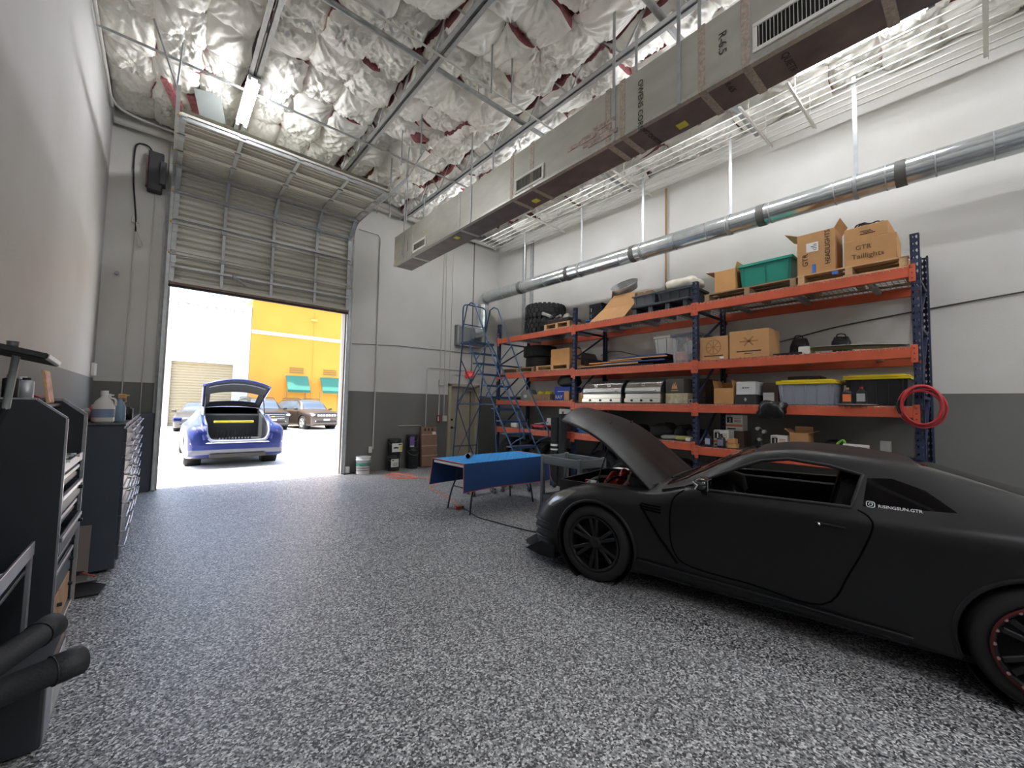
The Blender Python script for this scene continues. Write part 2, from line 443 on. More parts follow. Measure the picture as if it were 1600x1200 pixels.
joist(4.22, -6.9, 9.2, 'steel roof joist just left of and above the long rectangular duct')
joist(6.02, -6.9, 9.2, 'steel roof joist carrying the bright lamp tube right of the duct')

# conduits, sprinkler pipes
def pipe(name, label, cat, pts, r, mat, smooth_k=0, n=8, group=None):
    p = smooth_path(pts, smooth_k) if smooth_k else pts
    return tag(MB().tube(p, r, n).build(name, mat), label, cat, group)
pipe('ceiling_conduit', 'grey conduit crossing under the joists above the raised roll-up door', 'conduit', [(-.81, 6.8, 5.985), (5.0, 6.83, 5.985)], .016, M_galv_d)
pipe('ceiling_conduit', 'slim conduit beside the fat sprinkler branch between middle joists', 'conduit', [(1.2, 4.43, 5.985), (5.4, 4.45, 5.985)], .014, M_conduit)
s_ = thing('sprinkler_branch_pipe', 'fat grey sprinkler branch pipe running parallel to the slim ceiling conduit', 'pipe', (3, 4.7, 6.0))
MB().tube([(.9, 4.75, 6.09), (7.2, 4.77, 6.09)], .035, 12).build('pipe_run', M_galv_d, s_)
for x in (3.3, 4.4): MB().cyl((x, 4.75, 6.09), (x, 4.75, 6.56), .006, n=6).build('hanger_rod', M_galv, s_)
pipe('sprinkler_branch_pipe', 'grey sprinkler branch pipe crossing near the top frame edge above the duct', 'pipe', [(2.5, 2.35, 6.09), (7.2, 2.37, 6.09)], .04, M_galv_d, n=12)
s_ = thing('sprinkler_main_pipe', 'thick painted sprinkler main along the top of the door wall', 'pipe', (3.3, 9.15, 6.08))
MB().tube([(XL+.03, 9.15, 6.08), (XR-.35, 9.15, 6.10)], .055, 14).build('pipe_run', M_conduit, s_)
MB().cyl((XR-.36, 9.15, 6.10), (XR-.30, 9.15, 6.10), .075, n=14).build('end_cap', M_conduit, s_)
for x in (1.2, 3.0, 5.2): MB().cyl((x, 9.15, 6.1), (x, 9.15, 6.56), .006, n=6).build('hanger_rod', M_galv, s_)
pipe('wall_conduit', 'white conduit following the top corner of the left wall', 'conduit', [(-.79, .5, 5.90), (-.79, 8.0, 6.02), (-.79, 8.45, 6.06), (-.70, 8.8, 6.10), (-.45, 8.95, 6.12), (-.05, 9.0, 6.13)], .02, pm('pale_conduit', (196, 196, 190), .5), 6)
# white rod grid slung between the last joist and the right wall
rk = thing('overhead_rod_rack', 'white steel rods on cross bars slung under the ceiling beside right wall', 'rack', (6.7, 4, 5.85))
M_rod = pm('white_rod_paint', (224, 222, 214), .5)
for i, x in enumerate((6.14, 6.29, 6.44, 6.58, 6.73, 6.88, 7.02, 7.16)):
    MB().tube([(x, -1.2, 5.83), (x, 8.6, 5.83)], .011, 6).build('rod', M_rod, rk)
for y in (-.08, 1.6, 2.18, 4.3, 6.62):
    m = MB(); m.box(5.95, 7.24, y-.022, y+.022, 5.81, 5.815); m.box(5.95, 7.24, y-.022, y-.017, 5.775, 5.815); m.build('cross_bar', M_rod, rk)
    for x in (6.3, 7.0): MB().cyl((x, y, 5.81), (x, y, 6.56), .006, n=6).build('hanger_rod', M_rod, rk)

# twin tube lamps, each with its own light; duct-row and rear ones are added fill
M_tube = pm('lit_tube', (255, 255, 255), .4, emit=((247, 249, 255), TUBE))
M_tubeR = pm('lit_tube_by_duct', (255, 255, 255), .4, emit=((247, 249, 255), TUBE_R))
M_tube_fill_back = pm('added_fill_tube_rear', (255, 255, 255), .4, emit=((247, 249, 255), FILL_BACK))
M_tube_fill_row = pm('added_fill_tube_by_duct', (255, 255, 255), .4, emit=((247, 249, 255), FILL_ROW))
def tube_lamp(x, y, z, label, mat=None, hood=False):
    t = thing('tube_lamp', label, 'lamp', (x, y, z), group='twin tube ceiling lamps')
    hw = .035 if mat in (M_tube_fill_back, M_tube_fill_row) else .078
    m = MB(); m.box(x-hw, x+hw, y-.61, y+.61, z-(.045 if hw < .05 else .03), z, 0, .006); m.build('housing', M_white, t)
    if hood:
        m = MB(); m.prism([(-.14, -.075), (-.06, -.012), (.06, -.012), (.14, -.075), (.145, -.07), (.065, -.004), (-.065, -.004), (-.145, -.07)], (x, y+.62, z), (1, 0, 0), (0, 0, 1), 1.24); m.build('reflector', M_white, t)
    if z < 5.9:
        for sy in (-.45, .45): MB().cyl((x, y+sy, z-.005), (x, y+sy, ZT), .006, n=6).build('hanger_rod', M_galv, t)
    for sx in (-1, 1):
        MB().cyl((x+sx*.055, y-.59, z-.05), (x+sx*.055, y+.59, z-.05), .017, n=10).build('tube', mat or M_tube, t)
        for sy in (-1, 1): B(x+sx*.055-.02, x+sx*.055+.02, y+sy*.60-.012, y+sy*.60+.012, z-.075, z-.02, .004).build('socket', M_white, t)
    return t
tube_lamp(.755, 7.05, 5.99, 'lit twin tube lamp under the joist near the raised roll-up door', M_tube)
tube_lamp(6.02, .93, 5.99, 'lit twin tube lamp along the lower right edge of the duct', M_tubeR)
for y, lb in ((2.6, 'nearest'), (5.2, 'middle'), (7.6, 'farthest')): tube_lamp(5.40, y, 5.80, 'added fill tube lamp hidden on the wall side of the duct, %s of three' % lb, M_tube_fill_row)  # three unseen lamps added behind the duct to even out the brightness
for x, y in ((.755, -1.6), (.755, -4.6), (2.49, -3.2), (2.49, -5.8), (4.22, -2.2), (4.22, -5.2), (6.02, -3.4), (6.02, -6.0)):  # out-of-view rear fixtures added to light the walls and ceiling
    tube_lamp(x, y, 5.99, 'added unseen fill tube lamp in the rear half of the garage', M_tube_fill_back)

# ---------------------------------------------------------------- rectangular duct with registers and lettering
dt = thing('rectangular_air_duct', 'long foil-faced rectangular air duct hung below the joists', 'duct', (3.91, 4, 4.53))
X0, X1, Z0, Z1 = 3.70, 4.13, 4.53, 5.18
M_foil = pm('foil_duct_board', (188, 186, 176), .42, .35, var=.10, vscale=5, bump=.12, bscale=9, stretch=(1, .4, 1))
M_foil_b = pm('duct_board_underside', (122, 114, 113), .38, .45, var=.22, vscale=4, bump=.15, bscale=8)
m = MB(); m.box(X0, X1, -1.6, 8.36, Z0, Z1, 0, .012)
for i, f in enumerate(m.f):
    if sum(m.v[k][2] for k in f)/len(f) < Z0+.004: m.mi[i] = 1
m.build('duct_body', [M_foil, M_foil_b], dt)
M_tape = pm('foil_tape', (196, 194, 186), .3, .6, var=.1, vscale=30, bump=.3, bscale=50)
m = MB(); m.box(X0-.004, X0+.05, -1.6, 8.36, Z0-.003, Z0+.035); m.build('corner_tape', M_tape, dt)
M_staple = pm('rusty_taped_seam', (178, 166, 152), .5, .2, var=.22, vscale=40, bump=.3, bscale=60)
for y in (7.55, 5.80, 4.42, 4.0, 2.74, 2.55, 1.68, 1.30, .4):
    m = MB(); m.box(X0-.005, X1+.005, y-.035, y+.035, Z0-.004, Z1+.004, 0, .003); m.build('seam', M_staple if y < 5 else M_tape, dt)
M_patch = pm('torn_foil_patch', (176, 160, 150), .45, .4, var=.4, vscale=25, bump=.6, bscale=40)
for i in range(9):
    y = 2.95+R_.uniform(-.28, .28); z = 4.74+R_.uniform(-.12, .1)
    MB().box(X0-.006-.001*i, X0, y-.12, y+.12, z-.025, z+.025, 0, .002).build('tape_patch', M_patch, dt)
M_vane = pm('register_vanes', (196, 194, 184), .5); M_hole = pm('dark_duct_inside', (26, 26, 26), .9)
def register(y0, y1, z0, z1, n):
    f = MB(); x = X0-.018; e = .035
    f.box(x, X0-.002, y0, y1, z1-e, z1, 0, .004); f.box(x, X0-.002, y0, y1, z0, z0+e, 0, .004)
    f.box(x, X0-.002, y0, y0+e, z0+e, z1-e, 0, .004); f.box(x, X0-.002, y1-e, y1, z0+e, z1-e, 0, .004)
    fr = f.build('register', pm('white_register', (222, 221, 214), .45), dt)
    B(X0-.004, X0-.001, y0+e, y1-e, z0+e, z1-e).build('opening', M_hole, fr)
    for i in range(n):
        y = y0+e+(y1-y0-2*e)*(i+.5)/n
        MB().beam((X0-.010, y, z0+e), (X0-.010, y, z1-e), .003, .014, up=(1, .5, 0)).build('vane', M_vane, fr)
register(6.93, 7.46, 4.575, 4.765, 14); register(3.76, 4.34, 4.565, 4.785, 22); register(.50, 1.24, 4.60, 4.86, 24)
M_ink = pm('duct_print', (66, 60, 56), .7)
text('OWENS CORN', 'lettering', M_ink, dt, wpos(dt, (X0-.008, 2.35, 5.04)), (0, 0, -1), (0, -1, 0), .085)
text('ING QUIETR', 'lettering', M_ink, dt, wpos(dt, (X0+.03, 2.35, Z0-.006)), (1, 0, 0), (0, -1, 0), .068)
text('R-6.5', 'lettering', M_ink, dt, wpos(dt, (X0-.008, 1.52, 4.98)), (0, 0, -1), (0, -1, 0), .10)
text('OWENS', 'lettering', M_ink, dt, wpos(dt, (X0-.008, 7.95, 4.88)), (0, 0, -1), (0, -1, 0), .06)
text('CORNING', 'lettering', M_ink, dt, wpos(dt, (X0-.008, 7.72, 4.92)), (0, 0, -1), (0, -1, 0), .05)
text('QUIETR', 'lettering', M_ink, dt, wpos(dt, (X0+.08, 1.06, Z0-.006)), (1, 0, 0), (0, -1, 0), .08)
text('R-6.5', 'lettering', M_ink, dt, wpos(dt, (X0+.06, 1.50, Z0-.006)), (1, 0, 0), (0, -1, 0), .07)
M_yel = pm('yellow_inspection_tag', (214, 208, 84), .7)
for (x, y) in ((4.0, 2.02), (3.98, 4.2), (3.86, 6.1)): B(x-.045, x+.045, y-.05, y+.05, Z0-.007, Z0).build('tag', M_yel, dt)
B(X0-.006, X0, 8.26, 8.31, 4.58, 4.66).build('tag', M_yel, dt); B(X0-.006, X0, 7.0, 7.05, 4.86, 4.90).build('tag', M_yel, dt)
for y in (7.9, 5.45, 2.66, 1.9, .2):
    for x in (X0-.008, X1+.008): B(x-.004, x+.004, y-.018, y+.018, Z0, 6.05).build('hanger_strap', M_galv, dt)
pts = [(3.0, 5.9), (3.35, 4.05), (3.05, 4.1), (3.5, 7.4), (3.2, 7.5), (3.3, 8.4), (2.9, 6.4)]
ROD_L = ['thin hanger rod nearest the raised door track', 'thin hanger rod crossing the sprinkler branch, right one of a pair', 'thin hanger rod crossing the sprinkler branch, left one of a pair', 'long thin hanger rod in front of the duct far end', 'second long thin rod in front of the duct far end', 'short thin rod close to the door wall beside duct end', 'thin hanger rod between raised door and second joist']
for i, (x, y) in enumerate(pts):
    pipe('hanger_rod', ROD_L[i], 'rod', [(x, y, 5.15 if i in (3, 4) else 5.6), (x, y, 6.5)], .011, M_galv_d, n=6, group='loose hanger rods')

# ---------------------------------------------------------------- round spiral duct, elbow and fan box
sp = thing('round_spiral_duct', 'shiny galvanised round duct running along the right wall above the rack', 'duct', (6.62, 5, 4.48))
M_spiral = pm('bright_galvanised_sheet', (206, 212, 213), .22, .8, var=.10, vscale=7, bump=.03, bscale=5)
cx, cz, rr = 6.62, 4.49, .15
MB().tube([(cx, -1.5, cz-.06), (cx, 8.88, cz)], rr, 32, caps=False).build('duct_run', M_spiral, sp)
for y in (-.9, -.1, .33, .75, 1.25, 2.0, 2.6, 2.9, 3.45, 4.05, 4.55, 5.1, 5.6, 6.1, 6.6, 7.2, 7.7, 8.1):
    z = cz-.06*(8.92-y)/10.4
    MB().tube([(cx, y-.006, z), (cx, y+.006, z)], rr+.003, 32, caps=False).build('seam', M_galv, sp)
M_dtape = pm('grey_duct_tape', (92, 92, 88), .6)
for y in (.62, 2.12, 4.28, 5.9, 7.45):
    z = cz-.06*(8.92-y)/10.4
    MB().tube([(cx, y-.05, z), (cx, y+.05, z)], rr+.005, 32, caps=False).build('tape_band', M_dtape, sp)
el = [(cx, 8.86, cz)]+[(cx, 8.86+.17*math.sin(a), cz-.17+.17*math.cos(a)) for a in [PI/2*i/8 for i in range(1, 9)]]
MB().tube(el, [rr+.004]*len(el), 28, caps=False).build('elbow', M_galv, sp)
MB().tube([(cx, 9.03, cz-.17), (cx, 9.03, 3.72)], rr-.005, 28, caps=False).build('drop_run', M_spiral, sp)
el = [(cx, 9.03, 3.72)]+[(cx-.30+.30*math.cos(a), 9.03+.02*a, 3.72-.22*math.sin(a)) for a in [PI/2*i/8 for i in range(1, 9)]]
MB().tube(el, rr, 28).build('lower_elbow', M_spiral, sp)
for (y) in (1.04, 2.56, 4.10, 5.56, 7.35):
    z = cz-.06*(8.92-y)/10.4
    m = MB(); m.box(cx-.005, cx+.005, y-.022, y+.022, z+rr-.01, 5.92); m.build('hanger_strap', M_galv, sp)
    m = MB(); m.tube([(cx, y-.02, z), (cx, y+.02, z)], rr+.006, 32, caps=False); m.build('hanger_loop', M_galv_d, sp)
fb = thing('exhaust_fan_box', 'grey metal exhaust fan box on the door wall above the exit', 'fan', (6.28, YF, 3.45))
B(5.92, 6.72, YF-.10, YF+.055, 3.15, 3.70, .012).build('casing', pm('grey_fan_casing', (128, 132, 132), .5, .3), fb)
m = MB(); m.box(5.92, 6.72, YF-.115, YF-.10, 3.66, 3.70); m.box(5.92, 6.72, YF-.115, YF-.10, 3.15, 3.19); m.box(5.92, 5.96, YF-.115, YF-.10, 3.15, 3.70); m.box(6.68, 6.72, YF-.115, YF-.10, 3.15, 3.70)
m.build('flange', M_galv_d, fb)
for y in (8.2, 7.9):
    tag(MB().box(XR-.05, XR, y-.05, y+.05, 3.4, 6.0, 0, .004).build('wall_strut', M_galv_d), 'galvanised vertical strut on the right wall %s' % ('nearer the corner' if y > 8 else 'second from the corner'), 'strut')

# ---------------------------------------------------------------- conduits and boxes on the door wall
def wallpipe(label, pts, r=.014, k=0, name='wall_conduit'):
    return pipe(name, label, 'conduit', pts, r, M_conduit, k)
yw = YF-.02; yv = YF+.03
wallpipe('vertical conduit from the ceiling to the outlet beside white bucket', [(3.76, yw, 5.35), (3.77, yw, .5)], .016)
wallpipe('short conduit elbow from raised door track to vertical conduit', [(3.25, yw, 5.52), (3.7, yw, 5.52), (3.76, yw, 5.45), (3.76, yw, 5.35)], .012)
wallpipe('vertical conduit from the ceiling to the red alarm box', [(5.54, yv, 6.0), (5.50, yv, 1.25)], .016)
wallpipe('vertical conduit just right of the alarm conduit above the switch', [(5.60, yv, 6.0), (5.66, yv, 1.25)], .012)
wallpipe('vertical conduit from the ceiling to the frame of the exit door', [(5.82, yv, 6.0), (5.80, yv, 2.15)], .012)
wallpipe('bent conduit rising behind the brown carton then right to exit sign', [(5.13, yv, .55), (5.13, yv, 2.42), (5.16, yv, 2.48), (5.24, yv, 2.50), (6.3, yv, 2.50)], .012)
wallpipe('dark grey conduit looping low behind the stacked pails', [(4.4, yv, 1.02), (5.0, yv, 1.02), (5.06, yv, .97), (5.06, yv, .3)], .010)
wallpipe('small conduit elbow left of the exit sign', [(5.86, yv, 2.14), (5.86, yv, 2.33), (5.92, yv, 2.38), (6.3, yv, 2.38)], .009)
pipe('wall_cable', 'thin grey cable running level across the upper door wall', 'cable', [(3.2, YF-.012, 2.88), (4.35, YF-.012, 2.96), (4.38, YF+.035, 2.96), (5.5, YF+.035, 2.98), (6.6, YF+.035, 2.98)], .008, pm('grey_cable', (120, 120, 116), .6))
pipe('wall_pipe', 'rusty tan pipe down the right wall behind the round duct', 'pipe', [(7.36, 4.05, 5.9), (7.36, 4.05, 3.3)], .02, pm('rusty_tan_pipe', (150, 122, 84), .7))
tag(B(6.30, 6.56, YF-.03, YF+.05, 2.32, 2.48, .006).build('exit_sign', pm('red_exit_sign', (176, 56, 48), .4, emit=((200, 40, 34), .25))), 'red exit sign above the beige steel door', 'sign')
ex = bpy.data.objects['exit_sign']
text('EXIT', 'lettering', pm('exit_letters', (238, 150, 138), .4, emit=((240, 120, 110), .5)), ex, (6.43, YF-.032, 2.355), (1, 0, 0), (0, 0, 1), .11, align='CENTER')
tag(B(5.45, 5.55, YF-.0, YF+.05, 1.10, 1.28, .008).build('fire_alarm_box', pm('alarm_red', (150, 52, 50), .4)), 'small red alarm pull box left of the exit door', 'alarm')
B(5.46, 5.49, YF-.006, YF, 1.13, 1.25).build('pull_bar', M_white, bpy.data.objects['fire_alarm_box'])
tag(B(5.62, 5.74, YF-.005, YF+.05, 1.12, 1.27, .008).build('switch_box', pm('white_switch', (206, 204, 196), .5)), 'white switch box between red alarm and exit door', 'switch')
tag(B(5.47, 5.58, YF-.03, YF+.05, 2.05, 2.20, .008).build('junction_box', M_conduit), 'grey junction box on the alarm conduit at exit door height', 'box')
tag(B(3.66, 3.74, YF-.05, YF, .42, .56, .005).build('outlet_box', pm('outlet_white', (214, 212, 205), .5)), 'white outlet box low on the wall right of the white bucket', 'outlet')
tag(B(XL, XL+.06, 8.85, 9.02, 1.88, 2.08, .015).build('wall_thermostat', pm('thermostat_white', (220, 220, 216), .5)), 'white rounded plastic box on the left wall near the corner', 'thermostat')
tag(MB().cyl((-.65, YF, 3.60), (-.65, YF-.05, 3.60), .03, n=12).build('wall_bracket', M_galv_d), 'small round pipe stub high on the wall left of the roll-up door', 'pipe')

# jackshaft opener on the left of the door
op = thing('door_opener', 'black roll-up door opener box high left of the door with its cord', 'opener', (-.27, YF, 5.1))
B(-.36, -.16, YF-.16, YF, 5.08, 5.76, .015).build('motor_box', pm('opener_dark', (50, 52, 56), .5), op)
B(-.20, -.12, YF-.22, YF-.02, 5.2, 5.6, .01).build('gear_box', pm('opener_grey', (74, 76, 78), .5), op)
B(-.38, -.36, YF-.14, YF-.02, 5.15, 5.66).build('side_plate', pm('rust_red_plate', (96, 64, 58), .6), op)
MB().tube(smooth_path([(-.30, YF-.05, 5.76), (-.38, YF-.05, 5.86), (-.5, YF-.04, 5.85), (-.54, YF-.03, 5.7), (-.53, YF-.03, 5.2), (-.47, YF-.03, 4.6), (-.46, YF-.03, 4.35)], 6), .012, 6).build('power_cord', M_black, op)
m = MB(); m.box(-.52, -.42, YF-.03, YF, 4.50, 4.62, 0, .01); m.build('plug_box', M_conduit, op)
MB().tube(smooth_path([(-.46, YF-.05, 4.5), (-.42, YF-.06, 4.3), (-.36, YF-.05, 4.15), (-.40, YF-.04, 4.1), (-.44, YF-.05, 4.25)], 6), .008, 6).build('cable_bundle', M_conduit, op)
pipe('wall_conduit', 'long vertical conduit on the wall below the door opener cord', 'conduit', [(-.46, yw, 4.5), (-.50, yw, .1)], .01, M_conduit)
pipe('wall_conduit', 'second thin vertical conduit left of the roll-up door', 'conduit', [(-.25, yw, 5.1), (-.25, yw, .1)], .006, M_conduit)
tag(B(-.32, -.06, YF-.10, YF, 0, 1.31, .006).build('corner_guard', pm('slate_grey_steel', (70, 76, 86), .5)), 'slate grey steel guard panel at the foot of left door jamb', 'guard')
# ---------------------------------------------------------------- raised sectional door
M_panel = pm('painted_steel_panel', (196, 194, 182), .45, .1, var=.05, vscale=3)
M_panel_d = pm('door_rail_steel', (150, 150, 146), .45, .5, var=.1, vscale=6)
M_stile = pm('galvanised_stile', (176, 178, 178), .4, .6, var=.1, vscale=10)
M_rust = pm('rusty_bottom_bar', (124, 104, 96), .7, .2, var=.25, vscale=10)
M_roller = pm('yellow_nylon_roller', (206, 172, 92), .5)
dr = thing('door_1', None, None, (1.53, 9.2, 3.58)); dr['kind'] = 'structure'
def dpath(t):
    if t < 1.62: return (9.20, 3.58+t)
    t -= 1.62
    if t < .55:
        a = t/.35; return (8.85+.35*math.cos(a), 5.2+.35*math.sin(a))
    t -= .55
    return (8.85-t, 5.55)
SEC = 3.80/7
for i in range(7):
    y0, z0 = dpath(i*SEC+.004); y1, z1 = dpath((i+1)*SEC-.004)
    d = Vector((0, y1-y0, z1-z0)); L = d.length; d /= L
    nrm = Vector((0, -d.z, d.y))               # towards the room
    P = lambda x, u, o: Vector((x, y0, z0)) + d*u + nrm*o
    prof = [(0, .0), (0, .035), (.045, .035), (.045, .0)]
    nr = 4; a0 = .055; pw = (L-.11)/nr
    for k in range(nr):
        b0 = a0+k*pw
        prof += [(b0+.01, .0), (b0+.030, -.044), (b0+pw-.042, -.044), (b0+pw-.01, .0)]
    prof += [(L-.045, .0), (L-.045, .035), (L, .035), (L, .0)]
    m = MB(); n = len(prof)
    vs = [P(.02, u, o) for u, o in prof]+[P(3.04, u, o) for u, o in prof]
    m.add(vs, [(k, n+k, n+k+1, k+1) for k in range(n-1)], 0)
    m.add([P(.02, 0, -.052), P(3.04, 0, -.052), P(3.04, L, -.052), P(.02, L, -.052)], [(0, 1, 2, 3)], 0)
    sec = m.build('door_section', M_panel, dr)
    for x in (.035, .745, 1.545, 2.345, 3.02):
        q = MB()
        wd = .035 if .1 < x < 3 else .05
        for o, hw in ((.038, wd),):
            c = P(x, L/2, .02); rot = Matrix((Vector((1, 0, 0)), d, nrm)).transposed()
            q.obox(c, (hw*.75, L/2-.01, .020), rot, 0, .004)
        q.build('stile', M_stile, sec)
        q = MB(); q.obox(P(x, L-.03, .045), (.045, .035, .012), rot, 0, .004); q.build('hinge', M_galv_d, sec)
    if i in (0, 2, 3, 4, 6):
        u = {0: .27, 2: .03, 3: .03, 4: .03, 6: L-.03}[i]
        q = MB(); q.beam(P(.03, u, .065), P(3.03, u, .065), .03, .045, up=nrm); q.build('strut', M_galv, sec)
    for x in (-.01, 3.07):
        q = MB(); q.cyl(P(x-.02, L-.02, .03), P(x+.02, L-.02, .03), .026, n=12); q.cyl(P(x-.06, L-.02, .03), P(x+.06, L-.02, .03), .007, n=6, mi=0); q.build('roller', M_roller, sec)
        q = MB(); q.obox(P(x+(.055 if x < 1 else -.055), L-.12, .04), (.035, .085, .006), rot, 0, .003); q.build('end_bracket', M_galv, sec)
    if i == 0:
        q = MB(); q.box(-.0, 3.06, 9.165, 9.24, 3.545, 3.585, 0, .004); q.build('bottom_bar', M_rust, sec)
        q = MB(); q.box(.0, 3.06, 9.18, 9.225, 3.50, 3.547, 0, .01); q.build('rubber_seal', pm('door_rubber', (58, 54, 54), .8), sec)
        q = MB(); q.box(.9, .96, 9.06, 9.15, 3.82, 3.88, 0, .01); q.beam((.96, 9.12, 3.84), (1.12, 9.14, 3.72), .03, .02); q.build('lock_latch', M_galv_d, sec)
# tracks
for sx, x in ((-1, -.04), (1, 3.10)):
    pts = [(x, 9.17, .02)]+[(x, dpath(t)[0]-.03, dpath(t)[1]-(0 if t < 1.7 else .03)) for t in np.linspace(1.5, 2.2, 9)]+[(x, 6.55, 5.50)]
    m = MB()
    for a, b2 in zip(pts[:-1], pts[1:]):
        m.beam(a, b2, .012, .05, up=(0, 1, 0) if abs(a[2]-b2[2]) > abs(a[1]-b2[1]) else (0, 0, 1))
        m.beam(Vector(a)+Vector((-sx*.02, 0, 0)), Vector(b2)+Vector((-sx*.02, 0, 0)), .04, .008, up=(0, 1, 0) if abs(a[2]-b2[2]) > abs(a[1]-b2[1]) else (0, 0, 1))
    m.build('track', M_galv, dr)
    m = MB(); m.box(x-.05, x+.05, 9.24, 9.285, 0, 6.35 if sx < 0 else 5.7); m.box(x-.045*sx-.012, x-.045*sx+.012, 9.18, 9.29, 0, 3.5); m.build('jamb_angle', M_galv_d, dr)
    MB().cyl((x, 6.62, 5.5), (x+.03, 6.6, 6.1), .012, n=6).build('track_hanger', M_galv_d, dr)
    MB().cyl((x, 6.62, 5.5), (x-.25*sx*-1, 6.4, 6.1), .012, n=6).build('track_hanger', M_galv_d, dr)
M_jamb = pm('brown_grey_jamb', (132, 124, 118), .6)
tag(B(-.02, .03, 9.26, 9.5, 0, 3.56).build('trim_2', M_jamb), kind='structure')
tag(B(3.02, 3.07, 9.26, 9.5, 0, 3.56).build('trim_3', M_jamb), kind='structure')
pl = thing('foam_block', 'small white foam scrap at the foot of the right door jamb', 'scrap', (3.2, 9.2, 0))
B(3.13, 3.22, 9.15, 9.22, 0.02, .16, .01).build('block', M_white, pl); B(3.08, 3.32, 9.1, 9.24, 0, .03, .008).build('rag', pm('dark_rag', (54, 56, 60), .9), pl)

# ---------------------------------------------------------------- outside
M_conc = pm('sunlit_concrete', (206, 203, 196), .85, var=.08, vscale=1.2, bump=.1, bscale=30)
tag(B(-40, 60, 9.42, 70, -.3, -.02).build('exterior_ground', M_conc), kind='structure')
M_wb = pm('white_stucco', (186, 184, 178), .85, var=.03, vscale=1); M_yb = pm('yellow_stucco', (186, 132, 50), .85, var=.06, vscale=.8)
M_cream = pm('cream_band', (238, 230, 208), .8)
Q = 31/27
def WB(m, x0, x1, y0, y1, z0, z1, b=0):
    f = lambda z: 1.55+(z-1.55)*Q if z > .1 else z
    return m.box(x0*Q, x1*Q, y0+4, y1+4, f(z0), f(z1), 0, b)
wb = thing('white_warehouse', 'white stucco warehouse across the yard with a slatted roll-up door', 'building', (1, 32, 0))
m = MB(); WB(m, -14, .33, 27.0, 36, -.02, 6.9); WB(m, 2.95, 3.68, 27.0, 36, -.02, 6.9); WB(m, .33, 2.95, 27.0, 36, 3.5, 6.9); WB(m, .33, 2.95, 27.25, 36, -.02, 3.5); m.build('wall', M_wb, wb)
WB(MB(), -14, 3.67, 26.9, 27.0, 6.55, 6.75, .02).build('cornice', M_wb, wb)
m = MB()
for k in range(24): WB(m, -6+k*.40, -6+k*.40+.1, 26.93, 27.0, 6.40, 6.50)
o = m.build('scuppers', pm('mid_grey_metal', (150, 146, 138), .7), wb); o['kind'] = 'stuff'  # grey blocks in a dotted row below the cornice
m = MB(); prof = []
for k in range(25):
    z = -.02+k*.16; prof += [(0.0, z), (.03, z+.03), (.03, z+.11), (0.0, z+.15)]
n = len(prof)
m.add([(.33*Q, 31.2-o, min(z, 3.8)) for o, z in prof]+[(2.95*Q, 31.2-o, min(z, 3.8)) for o, z in prof], [(k, n+k, n+k+1, k+1) for k in range(n-1)], 0)
m.build('roll_up_door', pm('tan_slat_curtain', (150, 138, 110), .6), wb)
yb = thing('yellow_warehouse', 'yellow stucco warehouse with teal awnings across the yard', 'building', (8, 32, 0))
WB(MB(), 3.70, 26, 27.0, 36, -.02, 7.35).build('wall', M_yb, yb)
WB(MB(), 3.72, 26, 26.92, 27.0, 5.36, 5.56, .02).build('band', M_cream, yb)
WB(MB(), 3.72, 26, 26.9, 27.2, 7.30, 7.75, .02).build('parapet_cap', M_cream, yb)
WB(MB(), 6.94, 6.97, 26.985, 27.0, 0, 7.3).build('wall_joint', pm('ochre_joint', (176, 128, 48), .9), yb)
WB(MB(), 6.75, 7.1, 26.8, 27.0, 6.5, 6.62, .02).build('flood_light', pm('ochre_lamp', (206, 160, 80), .6), yb)
M_awn = pm('teal_awning', (36, 96, 84), .7); M_louv = pm('dark_louvre', (120, 100, 56), .7)
for x0, x1 in ((5.55*Q, 6.75*Q), (7.45*Q, 8.65*Q)):
    f = lambda z: 1.55+(z-1.55)*Q
    a = MB(); zt, zb_, zc = f(3.1), f(2.25), f(2.10)
    a.add([(x0, 31.0, zt), (x1, 31.0, zt), (x1, 30.2, zb_), (x0, 30.2, zb_), (x0, 30.2, zc), (x1, 30.2, zc), (x0, 31.0, zt-.02), (x1, 31.0, zt-.02), (x0, 30.22, zc), (x1, 30.22, zc)],
        [(0, 3, 2, 1), (3, 4, 5, 2), (0, 6, 8, 4, 3), (1, 2, 5, 9, 7), (6, 7, 9, 8)]); aw = a.build('awning', M_awn, yb)
    for k in range(3): B(x0+.2, x1-.3, 30.95, 31.0, f(3.26+k*.13), f(3.32+k*.13)).build('louvre', M_louv, yb)
    for x in (x0+.05, x1-.1): MB().cyl((x, 30.98, 0), (x, 30.98, 2.3), .025, n=6).build('awning_post', pm('grey_brown_post', (150, 130, 100), .7), yb)
